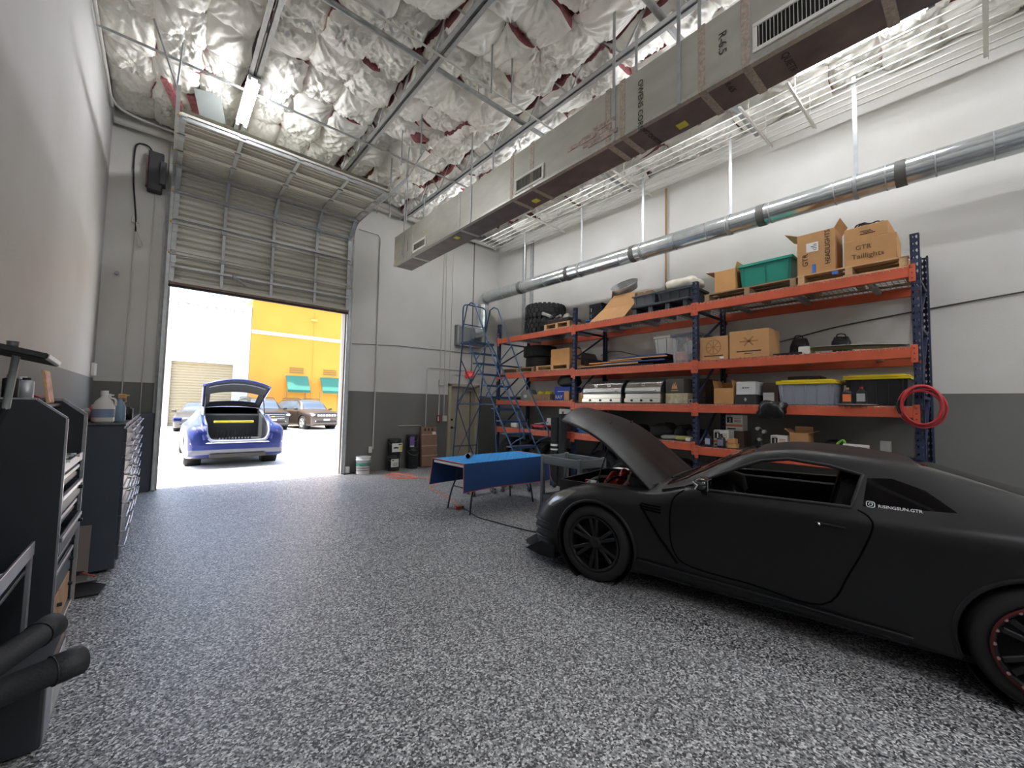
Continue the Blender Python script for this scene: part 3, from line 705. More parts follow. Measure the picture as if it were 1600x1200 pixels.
# ---------------------------------------------------------------- pallet rack
RX0, RX1 = 6.25, 7.32
PY = [0.50, 2.96, 5.42, 7.86]
LV = [(1.00, 1.05, 1.05), (1.64, 1.64, 1.69), (2.30, 2.30, 2.33), (3.20, 3.20, 3.20)]
M_post = pm('dark_blue_rack_paint', (38, 47, 72), .5, .1, var=.12, vscale=8)
M_beam = pm('orange_rack_paint', (192, 88, 58), .5, 0, var=.10, vscale=5)
M_wire = pm('galvanised_wire_deck', (150, 152, 150), .45, .7)
rack = thing('pallet_rack', 'three-bay pallet rack with orange beams and dark blue posts against right wall', 'rack', (6.78, 4.2, 0))
PH = 3.56
def post_mesh():
    m = MB(); w = .075; d = .07
    # front face (towards -x) with two columns of holes, sides solid
    def face(o, u, nrm_flip):
        n = 46; ph = PH/n
        for k in range(n):
            for c in (-1, 1):
                cu = c*w/4; cz = (k+.5)*ph
                out = [(cu-w/4, cz-ph/2), (cu+w/4, cz-ph/2), (cu+w/4, cz+ph/2), (cu-w/4, cz+ph/2)]
                inn = [(cu, cz-.024), (cu+.0125, cz+.002), (cu, cz+.020), (cu-.0125, cz+.002)]
                vs = [Vector(o)+Vector(u)*a+Vector((0, 0, b2)) for a, b2 in out+inn]
                # ring between the square and the drop-shaped hole
                fs = [(0, 1, 4), (1, 5, 4), (1, 2, 5), (2, 6, 5), (2, 3, 6), (3, 7, 6), (3, 0, 7), (0, 4, 7)]
                m.add(vs, [f[::-1] for f in fs] if nrm_flip else fs)
    face((0, 0, 0), (0, -1, 0), False)
    m.box(.0, d, -w/2, -w/2+.003, 0, PH); m.box(.0, d, w/2-.003, w/2, 0, PH)
    m.box(d-.003, d, -w/2, -w/2+.018, 0, PH); m.box(d-.003, d, w/2-.018, w/2, 0, PH)
    m.box(-.02, d+.03, -.06, .06, 0, .008)
    return m.mesh('post', [M_post])
pme = post_mesh()
for y in PY:
    for x, fl in ((RX0, 1), (RX1, -1)):
        o = bpy.data.objects.new('post', pme); COL.objects.link(o); o.parent = rack
        o.location = Vector((x, y, 0))-Vector(rack.location); o.rotation_euler = (0, 0, 0 if fl > 0 else PI)
        ORG[o.name] = (0, 0, 0)
    zs = [.15, .95, 1.75, 2.55, 3.1]
    for z in zs: MB().beam((RX0+.06, y, z), (RX1-.06, y, z), .035, .035, b=.003).build('horizontal_brace', M_post, rack)
    for za, zb in zip(zs[:-1], zs[1:]): MB().beam((RX0+.06, y, za), (RX1-.06, y, zb), .03, .03, b=.003).build('diagonal_brace', M_post, rack)
for lv in LV:
    for b_ in range(3):
        z = lv[b_]; y0, y1 = PY[b_]+.04, PY[b_+1]-.04
        for x, sg in ((RX0-.012, 1), (RX1-.04, -1)):
            m = MB(); m.box(x, x+.05, y0, y1, z-.125, z, 0, .006)
            bm_ = m.build('beam', M_beam, rack)
            for yy in (y0-.015, y1+.015):
                m = MB(); m.box(x-.006 if sg > 0 else x+.045, x+.01 if sg > 0 else x+.056, yy-.028, yy+.028, z-.18, z+.02, 0, .003)
                e = m.build('end_connector', M_beam, bm_)
                if sg > 0:
                    for k in range(3): MB().cyl((x-.009, yy, z-.14+k*.06), (x-.005, yy, z-.14+k*.06), .007, n=6).build('pin', M_post, bm_)
        m = MB(); n = int((y1-y0)/.055)
        for k in range(n+1):
            y = y0+(y1-y0)*k/n; m.box(RX0-.016, RX1-.02, y-.003, y+.003, z+.002, z+.008); m.box(RX0-.018, RX0-.012, y-.003, y+.003, z-.03, z+.008)
        for k in range(10):
            x = RX0+.03+k*.108; m.box(x-.003, x+.003, y0, y1, z-.004, z+.002)
        o = m.build('wire_deck', M_wire, rack); o['kind'] = 'stuff'
        for k in range(3):
            yy = y0+(y1-y0)*(k+.5)/3; B(RX0+.03, RX1-.03, yy-.03, yy+.03, z-.05, z-.006).build('deck_channel', M_galv_d, rack)

# ---------------------------------------------------------------- what stands on the rack
M_card = pm('corrugated_card', (186, 142, 96), .85, var=.06, vscale=6)
M_card2 = pm('tan_card', (200, 152, 98), .85, var=.06, vscale=6)
M_card3 = pm('brown_card', (132, 104, 78), .85, var=.08, vscale=6)
M_card4 = pm('dark_brown_card', (84, 68, 58), .85, var=.08, vscale=6)
M_cardin = pm('card_inside', (120, 92, 66), .9)
M_wood = pm('pallet_pine', (192, 158, 116), .8, var=.15, vscale=7, stretch=(6, 1, 6))
M_woodd = pm('old_pallet_wood', (150, 124, 96), .85, var=.18, vscale=7, stretch=(6, 1, 6))
M_ptape = pm('packing_tape', (176, 140, 92), .3)
M_pen = pm('marker_ink', (44, 34, 28), .8)
M_label = pm('white_label', (226, 226, 222), .7)
M_bluetape = pm('blue_tape', (58, 112, 190), .6)
M_rub = pm('black_rubber', (26, 26, 27), .8, var=.1, vscale=10)
def carton(label, x0, y0, y1, z0, z1, d=.4, mat=None, opened=None, tape=True, name='carton', group=None, cat='box', rot=0.0):
    """box whose front faces -x; opened = list of flaps to fold up (n, s, e, w as seen from above)"""
    mat = mat or M_card
    cx, cy = x0+d/2, (y0+y1)/2
    t = thing(name, label, cat, (cx, cy, z0), rot, group)
    hx, hy, h = d/2, (y1-y0)/2, z1-z0
    if not opened:
        MB().box(-hx, hx, -hy, hy, .001, h, 0, .006).build('body', mat, t, True)
        m = MB(); m.box(-hx+.01, hx-.01, -.002, .002, h-.002, h+.0012); m.build('lid_seam', M_cardin, t, True)
    else:
        m = MB(); th = .006
        m.box(-hx, hx, -hy, hy, .001, th); m.box(-hx, -hx+th, -hy, hy, th, h); m.box(hx-th, hx, -hy, hy, th, h); m.box(-hx+th, hx-th, -hy, -hy+th, th, h); m.box(-hx+th, hx-th, hy-th, hy, th, h)
        m.build('body', mat, t, True)
        for side, ang, ln in opened:
            a = math.radians(ang); m = MB()
            if side in 'fb':
                s = -1 if side == 'f' else 1
                p0 = Vector((s*(hx-th/2), 0, h)); dr_ = Vector((s*math.cos(a), 0, math.sin(a)))
                m.obox(p0+dr_*ln/2, (ln/2, hy*.98, th/2), Matrix((dr_, Vector((0, 1, 0)), dr_.cross(Vector((0, 1, 0))))).transposed())
            else:
                s = -1 if side == 'n' else 1
                p0 = Vector((0, s*(hy-th/2), h)); dr_ = Vector((0, s*math.cos(a), math.sin(a)))
                m.obox(p0+dr_*ln/2, (hx*.98, ln/2, th/2), Matrix((Vector((1, 0, 0)), dr_, Vector((1, 0, 0)).cross(dr_))).transposed())
            m.build('flap', mat, t, True)
    if tape and not opened:
        m = MB(); m.box(-hx-.001, hx+.001, -.025, .025, h, h+.0018); m.box(-hx-.0015, -hx, -.025, .025, h*.7, h+.001); m.build('tape', M_ptape, t, True)
    return t
def face_text(t, s, mat, hx, y, z, size, vertical=False, hy=None):
    if vertical: return text(s, 'lettering', mat, t, (-hx-.002, y, z), (0, 0, -1), (0, -1, 0), size)
    return text(s, 'lettering', mat, t, (-hx-.002, y, z), (0, -1, 0), (0, 0, 1), size)
def wood_pallet(label, x0, x1, y0, y1, z, mat, rot=0.0, h=.125, group=None):
    cx, cy = (x0+x1)/2, (y0+y1)/2
    t = thing('wooden_pallet', label, 'pallet', (cx, cy, z), rot, group); hx, hy = (x1-x0)/2, (y1-y0)/2
    for k in range(3):
        yy = -hy+.045+k*(hy-.045); MB().box(-hx, hx, yy-.035, yy+.035, .018, h-.018, 0, .003).build('stringer', mat, t, True)
    n = max(3, int((x1-x0)/.16))
    for k in range(n):
        xx = -hx+.05+k*(2*hx-.1)/(n-1); MB().box(xx-.048, xx+.048, -hy, hy, h-.018, h, 0, .002).build('slat', mat, t, True)
    for k in range(3):
        xx = -hx+.05+k*(2*hx-.1)/2; MB().box(xx-.05, xx+.05, -hy, hy, 0, .018, 0, .002).build('slat', mat, t, True)
    return t
def tire(label, c, R, w, rh, lug=True, axis='z', group=None, mat=None, name='tire', rim=None, chunky=False):
    t = thing(name, label, 'tire', c, 0, group)
    rot = None if axis == 'z' else (Matrix.Rotation(PI/2, 3, 'Y') if axis == 'x' else Matrix.Rotation(PI/2, 3, 'X'))
    p = [(rh, -w*.42), (rh+.03, -w*.48), (R*.86, -w*.5), (R*.95, -w*.47), (R, -w*.36), (R, w*.36), (R*.95, w*.47), (R*.86, w*.5), (rh+.03, w*.48), (rh, w*.42), (rh+.01, w*.3), (rh+.01, -w*.3)]
    MB().lathe(p, (0, 0, 0), rot, 40, 0, True).build('carcass', mat or M_rub, t, True)
    if lug:
        m = MB(); n = 26 if chunky else 44
        for k in range(n):
            a = 2*PI*k/n
            for row, off in ((-.30, 0), (0, .5), (.30, 0)):
                aa = a+off*2*PI/n; rm = Matrix.Rotation(aa, 3, 'Z')
                c0 = rm @ Vector((R+.004, 0, row*w)); m2 = rm
                if rot is not None: c0 = rot @ c0; m2 = rot @ rm
                m.obox(c0, (.011 if chunky else .006, PI*R/n*.72, w*.13), m2)
            if chunky:
                for sd in (-1, 1):
                    rm = Matrix.Rotation(a, 3, 'Z'); c0 = rm @ Vector((R*.93, 0, sd*w*.47)); m2 = rm
                    if rot is not None: c0 = rot @ c0; m2 = rot @ rm
                    m.obox(c0, (.03, PI*R/n*.6, .018), m2)
        m.build('tread', mat or M_rub, t, True)
    if rim:
        m = MB(); r1 = rh*.98
        m.lathe([(r1, -w*.42), (r1*.95, -w*.30), (r1*.9, 0), (r1*.95, w*.35), (r1, w*.42)], (0, 0, 0), rot, 36)
        m.lathe([(r1+.006, w*.40), (r1+.006, w*.44), (r1*.93, w*.43), (r1*.9, w*.36)], (0, 0, 0), rot, 36)
        m.lathe([(r1+.006, -w*.40), (r1+.006, -w*.44), (r1*.93, -w*.43), (r1*.9, -w*.36)], (0, 0, 0), rot, 36)
        m.build('rim_barrel', rim, t, True)
        for k in range(10):
            a = 2*PI*k/10+.1; q = MB()
            for sd in (-1, 1):
                A = Vector((.05*math.cos(a), .05*math.sin(a), sd*w*.25)); Bq = Vector((r1*.96*math.cos(a+.05), r1*.96*math.sin(a+.05), sd*w*.38))
                if rot is not None: A = rot @ A; Bq = rot @ Bq
                q.beam(A, Bq, .022, .028, b=.004)
            q.build('spoke', rim, t, True)
        q = MB(); q.lathe([(0, -w*.3), (.07, -w*.28), (.075, w*.28), (0, w*.3)], (0, 0, 0), rot, 18); q.build('hub', rim, t, True)
    return t
def tote(label, x0, x1, y0, y1, z0, z1, mat, lidmat=None, ribs=4, lid_h=.035, name='storage_tote', group=None, taper=.035):
    t = thing(name, label, 'tote', ((x0+x1)/2, (y0+y1)/2, z0), 0, group); hx, hy, h = (x1-x0)/2, (y1-y0)/2, z1-z0
    hb = h-(lid_h if lidmat else 0)
    m = MB()
    def ring(z, k): return [(-hx+k, -hy+k, z), (hx-k, -hy+k, z), (hx-k, hy-k, z), (-hx+k, hy-k, z)]
    A = ring(.002, taper); Bq = ring(hb, .012); C2 = ring(hb, .017); D = ring(.008, taper+.005)
    m.add(A+Bq+C2+D, [(3, 2, 1, 0)]+[(i, (i+1) % 4, 4+(i+1) % 4, 4+i) for i in range(4)]+[(4+i, 4+(i+1) % 4, 8+(i+1) % 4, 8+i) for i in range(4)]+[(8+i, 8+(i+1) % 4, 12+(i+1) % 4, 12+i) for i in range(4)]+[(12, 13, 14, 15)])
    m.build('body', mat, t, True)
    m = MB(); m.box(-hx, hx, -hy, hy, hb-.03, hb-.012, 0, .004); 
    m = MB()
    for a, b2 in ((( -hx, -hy), (hx, -hy)), ((hx, -hy), (hx, hy)), ((hx, hy), (-hx, hy)), ((-hx, hy), (-hx, -hy))):
        m.beam((*a, hb-.015), (*b2, hb-.015), .022, .02, b=.003)
    m.build('rim', lidmat or mat, t, True)
    for k in range(ribs):
        yy = -hy+taper+.03+(2*hy-2*taper-.06)*k/(ribs-1)
        q = MB(); q.beam((-hx+taper-.004, yy, .02), (-hx+.006, yy*1.04, hb-.03), .012, .012); q.build('rib', mat, t, True)
    if lidmat:
        q = MB(); q.box(-hx-.008, hx+.008, -hy-.008, hy+.008, hb-.004, hb+lid_h*.6, 0, .008); q.box(-hx+.04, hx-.04, -hy+.04, hy-.04, hb+lid_h*.5, h, 0, .008); q.build('lid', lidmat, t, True)
    return t
def bottle(label, c, r, h, mat, capm, lab=None, name='bottle', group=None, cat='bottle', rect=True):
    t = thing(name, label, cat, c, 0, group)
    m = MB()
    if rect:
        m.box(-r*.7, r*.7, -r, r, .001, h*.72, 0, r*.2); m.lathe([(r*.72, h*.70), (r*.55, h*.80), (r*.28, h*.86), (r*.28, h*.9)], n=14)
    else: m.lathe([(0, .001), (r*.95, .001), (r, .01), (r, h*.66), (r*.7, h*.78), (r*.3, h*.86), (r*.3, h*.9)], n=18)
    m.build('body', mat, t, True)
    q = MB(); q.cyl((0, 0, h*.88), (0, 0, h), r*.34, n=12); q.build('cap', capm, t, True)
    if lab:
        if rect: MB().box(-r*.7-.002, -r*.7, -r*.8, r*.8, h*.15, h*.6).build('label', lab, t, True)
        else: MB().lathe([(r+.001, h*.2), (r+.001, h*.58)], n=18).build('label', lab, t, True)
    return t
deck = lambda l, y: LV[l][0 if y < PY[1] else 1 if y < PY[2] else 2]+.009

# --- top level
z3 = 3.209
M_off = pm('offroad_rubber', (32, 32, 34), .75, var=.12, vscale=10)
tire('off-road tire with deep tread blocks, lower of the top-shelf pair', (6.80, 6.78, z3+.178), .47, .33, .22, True, 'z', 'stacked off-road tires', M_off, chunky=True)
tire('off-road tire with deep tread blocks, upper of the top-shelf pair', (6.82, 6.80, z3+.535), .465, .33, .22, True, 'z', 'stacked off-road tires', M_off, chunky=True)
wood_pallet('pale pine pallet under the metal engine parts on the top shelf', 6.27, 6.85, 5.55, 6.30, z3, M_wood)
t = thing('engine_parts', 'heap of greasy aluminium engine parts on the top-shelf pine pallet', 'engine', (6.52, 5.92, z3+.125))
M_cast = pm('cast_aluminium', (150, 146, 140), .45, .7, var=.3, vscale=20); M_grease = pm('greasy_iron', (52, 48, 46), .5, .5, var=.3, vscale=20)
for k in range(9):
    a = k*.7; m = MB(); c = Vector((R_.uniform(-.18, .18), R_.uniform(-.28, .28), R_.uniform(.05, .2)))
    if k % 3 == 0: m.cyl(c, c+Vector((R_.uniform(-.2, .2), R_.uniform(-.25, .25), R_.uniform(-.02, .12))), R_.uniform(.03, .06), n=10)
    elif k % 3 == 1: m.lathe([(.03, -.02), (.08, -.02), (.08, .02), (.03, .02)], c, Matrix.Rotation(a, 3, 'X') @ Matrix.Rotation(a*.7, 3, 'Y'), 14, closed=True)
    else: m.obox(c, (.08, .12, .05), Matrix.Rotation(a, 3, 'Z') @ Matrix.Rotation(.4, 3, 'X'), 0, .015)
    m.build(['pipe', 'flange', 'casting'][k % 3], M_cast if k % 2 == 0 else M_grease, t, True)
m = MB(); m.obox((0, 0, .05), (.22, .3, .05), None, 0, .02); m.build('casting', M_grease, t, True)
M_crate = pm('black_crate', (34, 36, 42), .55); M_bluep = pm('blue_plastic', (44, 92, 150), .5)
t = thing('blue_plastic_pallet', 'blue plastic pallet under the black crates on the top shelf', 'pallet', (6.86, 5.02, z3))
for k in range(3): MB().box(-.33, .33, -.33+k*.29, -.25+k*.29, 0, .09, 0, .01).build('foot', M_bluep, t, True)
MB().box(-.34, .34, -.345, .345, .09, .125, 0, .01).build('deck', M_bluep, t, True)
def crate(label, c, hx, hy, h, mat):
    t = thing('plastic_crate', label, 'crate', c)
    m = MB(); th = .012
    m.box(-hx, hx, -hy, hy, 0, .012)
    for z0, z1 in ((.0, .06), (h*.5-.02, h*.5+.02), (h-.06, h)):
        m.box(-hx, -hx+th, -hy, hy, z0, z1); m.box(hx-th, hx, -hy, hy, z0, z1); m.box(-hx, hx, -hy, -hy+th, z0, z1); m.box(-hx, hx, hy-th, hy, z0, z1)
    m.build('rails', mat, t, True)
    for k in range(6):
        yy = -hy+.02+(2*hy-.04)*k/5; q = MB(); q.box(-hx, -hx+th, yy-.012, yy+.012, 0, h); q.box(hx-th, hx, yy-.012, yy+.012, 0, h); q.build('post', mat, t, True)
    for k in range(4):
        xx = -hx+.02+(2*hx-.04)*k/3; q = MB(); q.box(xx-.012, xx+.012, -hy, -hy+th, 0, h); q.box(xx-.012, xx+.012, hy-th, hy, 0, h); q.build('post', mat, t, True)
    q = MB(); q.obox((0, 0, h*.55), (hx*.85, hy*.85, h*.40), None, 0, .03); q.build('contents', pm('dark_contents', (40, 42, 46), .5, .3, var=.4, vscale=18), t, True)
    return t
crate('black plastic crate on the blue pallet, left one of two', (6.82, 5.19, z3+.126), .18, .16, .34, M_crate)
crate('black plastic crate on the blue pallet, right one of two', (6.86, 4.85, z3+.126), .17, .15, .31, M_crate)
t = thing('card_sheet', 'folded tan card sheet leaning on the edge of the top shelf', 'cardboard', (6.36, 4.6, z3))
m = MB(); m.add([(-.10, .44, 0), (-.10, -.34, 0), (.14, -.40, .27), (.14, .30, .27)], [(0, 1, 2, 3)]); m.add([(.14, .30, .27), (.14, -.40, .27), (.22, -.36, .52), (.22, .10, .52)], [(0, 1, 2, 3)])
m.add([(x+.006, y, z) for x, y, z in m.v[:4]], [(3, 2, 1, 0)]); m.add([(x+.006, y, z) for x, y, z in m.v[4:8]], [(3, 2, 1, 0)])
m.build('sheet', M_card, t, True)
t = thing('metal_drum_lid', 'round grey metal fan shroud resting behind the leaning card sheet', 'shroud', (6.80, 4.56, z3+.50))
rotm = Matrix.Rotation(math.radians(-35), 3, 'Y')
MB().lathe([(.14, 0), (.22, .02), (.25, .15), (.27, .16), (.26, .14), (.21, .03), (.13, .01)], (0, 0, .12), rotm, 36).build('shell', M_galv, t, True)
MB().obox((.12, -.12, -.22), (.14, .13, .279), None, 0, .02).build('stand_box', M_card3, t, True)
carton('brown carton with a raised flap behind the black crates', 7.08, 4.95, 5.12, z3+.126, z3+.62, .12, M_card3, [('s', 95, .26)])
M_grtray = pm('grey_plastic_tray', (96, 100, 106), .5); M_dkpal = pm('charcoal_plastic', (56, 60, 66), .5)
t = thing('plastic_pallet', 'charcoal plastic pallet holding grey totes on the top shelf', 'pallet', (6.72, 3.60, z3))
for k in range(4): MB().box(-.42, .42, -.5+k*.31, -.42+k*.31, 0, .11, 0, .01).build('foot', M_dkpal, t, True)
MB().box(-.44, .44, -.53, .53, .11, .15, 0, .01).build('deck', M_dkpal, t, True)
tote('grey plastic tray box at the left of the charcoal pallet', 6.36, 6.85, 3.70, 4.15, z3+.151, z3+.36, M_grtray, None, 3)
tote('charcoal lidded tote on the right of the charcoal pallet', 6.34, 6.95, 3.05, 3.66, z3+.151, z3+.36, M_dkpal, M_dkpal, 4)
carton('low brown carton lying on the grey tray box', 6.45, 3.82, 4.10, z3+.361, z3+.44, .35, M_card3)
t = thing('white_foam_bag', 'cloudy white plastic bag of packing on the charcoal tote', 'bag', (6.66, 3.35, z3+.362))
def blob(hx, hy, hz, seed, amp=.12, n=18, z0=0):
    r = random.Random(seed); ph = [r.uniform(0, 6.28) for _ in range(8)]
    def P(u, v):
        a = 2*PI*u; b2 = PI*(v-.5); k = 1+amp*(math.sin(3*a+ph[0])*math.cos(2*b2+ph[1])+.6*math.sin(5*a+ph[2]+3*b2)+.5*math.sin(7*a+ph[3])*math.cos(5*b2+ph[4]))
        cx_, cy_ = math.cos(a), math.sin(a); e = .45
        sx = math.copysign(abs(cx_)**e, cx_); sy = math.copysign(abs(cy_)**e, cy_); cb = abs(math.cos(b2))**.55; sb = math.copysign(abs(math.sin(b2))**.8, math.sin(b2))
        return (hx*sx*cb*k, hy*sy*cb*k, max(z0, hz+hz*sb*k))
    m = MB(); m.grid(P, n, n//2+2); return m
blob(.20, .28, .10, 3).build('bag', pm('cloudy_white_plastic', (222, 216, 200), .4, var=.15, vscale=9, bump=.4, bscale=12), t, True)
# near bay
wood_pallet('wooden pallet under the teal tote on the top shelf', 6.30, 7.20, 1.62, 2.84, z3, M_woodd)
carton('open tan carton standing left of the teal tote', 6.40, 2.42, 2.72, z3+.126, z3+.47, .32, M_card2, [('n', 75, .10), ('s', 8, .14), ('b', 80, .1)])
M_teal = pm('teal_plastic', (44, 140, 124), .35, var=.06, vscale=4)
tote('long teal plastic tote on the top shelf pallet', 6.42, 6.92, 1.70, 2.38, z3+.126, z3+.50, M_teal, pm('teal_lid', (60, 156, 140), .35), 3, .02)
wood_pallet('pine pallet with a broken slat under the tall marked cartons', 6.28, 7.22, .56, 1.62, z3, M_wood, .02, .13)
t = carton('tall brown carton with handwriting and open top flaps', 6.34, 1.22, 1.62, z3+.131, z3+.68, .42, M_card, [('s', 25, .16), ('n', 60, .12), ('b', 95, .12)])
text('GTR', 'lettering', M_pen, t, (-.212, .085, .12), (0, 0, 1), (0, 1, 0), .085)
text('HEADLIGHTS', 'lettering', M_pen, t, (-.212, -.15, .10), (0, 0, 1), (0, 1, 0), .075)
MB().box(-.213, -.21, -.03, .10, .30, .42).build('label', M_label, t, True)
for k in range(4): MB().box(-.2136, -.213, -.015, .02+.015*(k % 3), .32+k*.022, .328+k*.022).build('print', M_pen, t, True)
MB().box(-.214, -.21, .0, .04, .0, .13).build('blue_tape', M_bluetape, t, True)
t = carton('big brown carton with handwriting on the right of the pine pallet', 6.36, .66, 1.14, z3+.131, z3+.46, .5, M_card, rot=.03)
M_pen2 = pm('faint_marker', (96, 70, 48), .85); text('GTR', 'lettering', M_pen2, t, (-.252, .13, .20), (0, -1, 0), (0, 0, 1), .075); text('Taillights', 'lettering', M_pen2, t, (-.252, .17, .09), (0, -1, 0), (0, 0, 1), .085)
t = carton('flat brown carton lying on the big marked carton', 6.38, .72, 1.13, z3+.462, z3+.625, .46, M_card, rot=-.02)
[MB().box(-.232, -.23, -.09+.02*k, .05-.03*(k % 2), .055+.018*k, .063+.018*k).build('print', M_pen, t, True) for k in range(3)]
t = thing('cable_bundle', 'black cable bundle lying on top of the flat brown carton', 'cable', (6.55, .92, z3+.627))
pts = [(.10*math.cos(a*1.0)*(1+.3*math.sin(a*2.3)), .11*math.sin(a)*(1+.25*math.cos(1.7*a)), .02+.014*math.sin(a*3)+.0018*a) for a in np.linspace(0, 18, 70)]
MB().tube(pts, .009, 6).build('cable', M_black, t, True)
tag(B(6.26, 6.28, 1.18, 1.24, z3+.06, z3+.10).build('blue_tape_scrap', M_bluetape), 'scrap of blue tape stuck on the pine pallet edge', 'tape')

# --- third level
z2b = 2.339; z2 = 2.309
wood_pallet('small wooden pallet at the far end of the third shelf', 6.30, 6.95, 6.62, 7.75, z2b, M_woodd, 0, .11)
wood_pallet('wooden pallet under the tan carton in the far bay', 6.29, 6.78, 5.56, 6.55, z2b, M_wood, 0, .11)
tire('worn black slick tire, lower of the third-shelf pair', (6.84, 6.95, z2b+.111+.13), .36, .25, .2, False, 'z', 'third shelf tires')
tire('wide black tire, upper of the third-shelf pair', (6.84, 6.98, z2b+.111+.40), .385, .27, .2, True, 'z', 'third shelf tires')
t = carton('tan carton standing on the far-bay pallet', 6.40, 5.66, 6.20, z2b+.111, z2b+.46, .38, M_card2, tape=False)
carton('small tan carton tucked behind the taller tan carton', 6.62, 6.22, 6.42, z2b+.111, z2b+.32, .3, M_card2)
t = thing('dark_case', 'dark brown case with sloping end behind the tan carton on shelf three', 'case', (7.02, 5.86, z2b))
MB().prism([(-.38, .001), (.36, .001), (.36, .44), (-.18, .40), (-.34, .12)], (-.25, 0, 0), (0, 1, 0), (0, 0, 1), .5).build('body', pm('dark_brown_vinyl', (66, 54, 50), .5), t, True)
MB().tube(smooth_path([(-.1, .2, .44), (-.1, .12, .52), (-.1, -.02, .52), (-.1, -.08, .43)], 5), .014, 6).build('handle', M_black, t, True)
M_flat = [pm('orange_card', (206, 140, 80), .8, var=.1), pm('blue_felt', (58, 76, 128), .9), pm('tan_sheet', (190, 148, 104), .85), pm('dark_sheet', (46, 46, 54), .8)]
lay = [(5.30, 3.72, 0, M_flat[3], 'dark flat sheet at the bottom of the stack on shelf three'), (5.36, 4.0, .03, M_flat[2], 'tan flattened carton above the dark sheet on shelf three'), (4.75, 3.5, .055, M_flat[1], 'folded blue sheet in the flat stack on shelf three'),
       (5.1, 3.95, .085, M_flat[0], 'orange flattened carton near the top of the flat stack'), (4.6, 3.46, .115, M_flat[2], 'long tan flattened carton at the right of the flat stack'), (4.5, 3.5, .145, M_flat[1], 'blue padded sheet on top of the flat stack')]
for y1, y0, dz, mt, lb in lay:
    m = MB(); q = R_.uniform(.0, .05)
    m.grid(lambda u, v: (6.30+q+.75*v, y0+(y1-y0)*u, z2+dz+.003*math.sin(5*u)+.012), 10, 2, 0, True)
    m.grid(lambda u, v: (6.30+q+.75*v, y0+(y1-y0)*u, z2+dz+.02+.003*math.sin(5*u)+.012), 10, 2, 0, True)
    for k in range(10):
        a = k; b2 = k+1; n = 11
        m.add([m.v[a], m.v[b2], m.v[33+b2], m.v[33+a]], [(0, 1, 2, 3)])
    tag(m.build('flat_sheet', mt), lb, 'sheet', 'flat sheets piled on shelf three')
M_whitep = pm('white_translucent_plastic', (206, 206, 198), .4)
t = tote('white plastic tub with a carry handle on the flat stack', 6.7, 7.15, 3.46, 3.92, z2+.19, z2+.56, M_whitep, pm('white_tub_lid', (214, 214, 206), .4), 3)
M_clear = pm('clear_plastic', (206, 208, 212), .25, alpha=.28, spec=.6)
t = tote('clear plastic tote of orange parts beside the blue post', 6.40, 6.95, 2.99, 3.44, z2, z2+.50, M_clear, pm('smoke_lid', (110, 112, 120), .3), 4)
for k in range(6): MB().obox((-.06+.04*(k % 3), .10-.045*k, .12+.05*k), (.12, .10, .09), Matrix.Rotation(k*.35, 3, 'X'), 0, .03).build('contents', [pm('orange_parts', (226, 106, 76), .5), pm('pale_parts', (200, 200, 200), .5)][k % 2], t, True)
t = carton('square tan carton with a faint printed emblem beside blue post', 6.32, 2.50, 2.92, z2, z2+.36, .4, M_card)
M_faint = pm('faded_print', (152, 110, 68), .85)
MB().lathe([(.10, 0), (.115, 0)], (-.2015, 0, .20), Matrix.Rotation(PI/2, 3, 'Y'), 26).build('print', M_faint, t, True)
for k in range(8): MB().beam((-.2015, 0, .20), (-.2015, .10*math.cos(k*PI/4), .20+.10*math.sin(k*PI/4)), .012, .0008, up=(1, 0, 0)).build('print', M_faint, t, True)
MB().box(-.202, -.2, -.14, .14, .06, .075).build('print', M_pen, t, True); MB().box(-.2022, -.2, -.15, -.09, .02, .05).build('label', M_label, t, True)
t = carton('wide tan carton with a printed line, right of the emblem carton', 6.32, 1.96, 2.48, z2, z2+.40, .44, M_card)
MB().box(-.222, -.22, -.16, .16, .09, .105).build('print', M_pen, t, True); MB().box(-.222, -.22, -.05, .06, .06, .07).build('print', M_pen, t, True)
for k in range(6): MB().beam((-.2215, 0, .24), (-.2215, .12*math.cos(k*PI/3), .24+.07*math.sin(k*PI/3)), .02, .0008, up=(1, 0, 0)).build('print', M_faint, t, True)
t = thing('car_wing', 'long pale grey car wing lying along the third shelf', 'wing', (6.62, 1.12, z2))
m = MB(); m.grid(lambda u, v: (-.12+.26*v, .52-1.04*u, .10-.05*u+.03*math.sin(PI*v)-.02*v+.02*math.sin(PI*u)), 16, 6); m.grid(lambda u, v: (-.12+.26*v, .52-1.04*u, .085-.05*u-.01*v+.02*math.sin(PI*u)), 16, 6, flip=True)
m.build('blade', pm('pale_grey_plastic', (176, 178, 174), .5), t, True)
MB().box(-.16, .12, .42, .54, .0, .12, 0, .01).build('end_plate', pm('white_plate', (220, 218, 208), .5), t, True)
MB().box(-.08, .06, -.5, -.44, .0, .045, 0, .01).build('foot', pm('pale_grey_plastic', (176, 178, 174)), t, True)
t = thing('splitter_blade', 'black pointed splitter blade on the shelf right of the cartons', 'splitter', (6.38, 1.70, z2))
m = MB(); m.prism([(-.10, 0), (.24, .02), (.20, .20), (-.06, .22)], (0, 0, .02), (0, 1, 0), (1, 0, 0), -.02); m.build('blade', M_black, t, True)
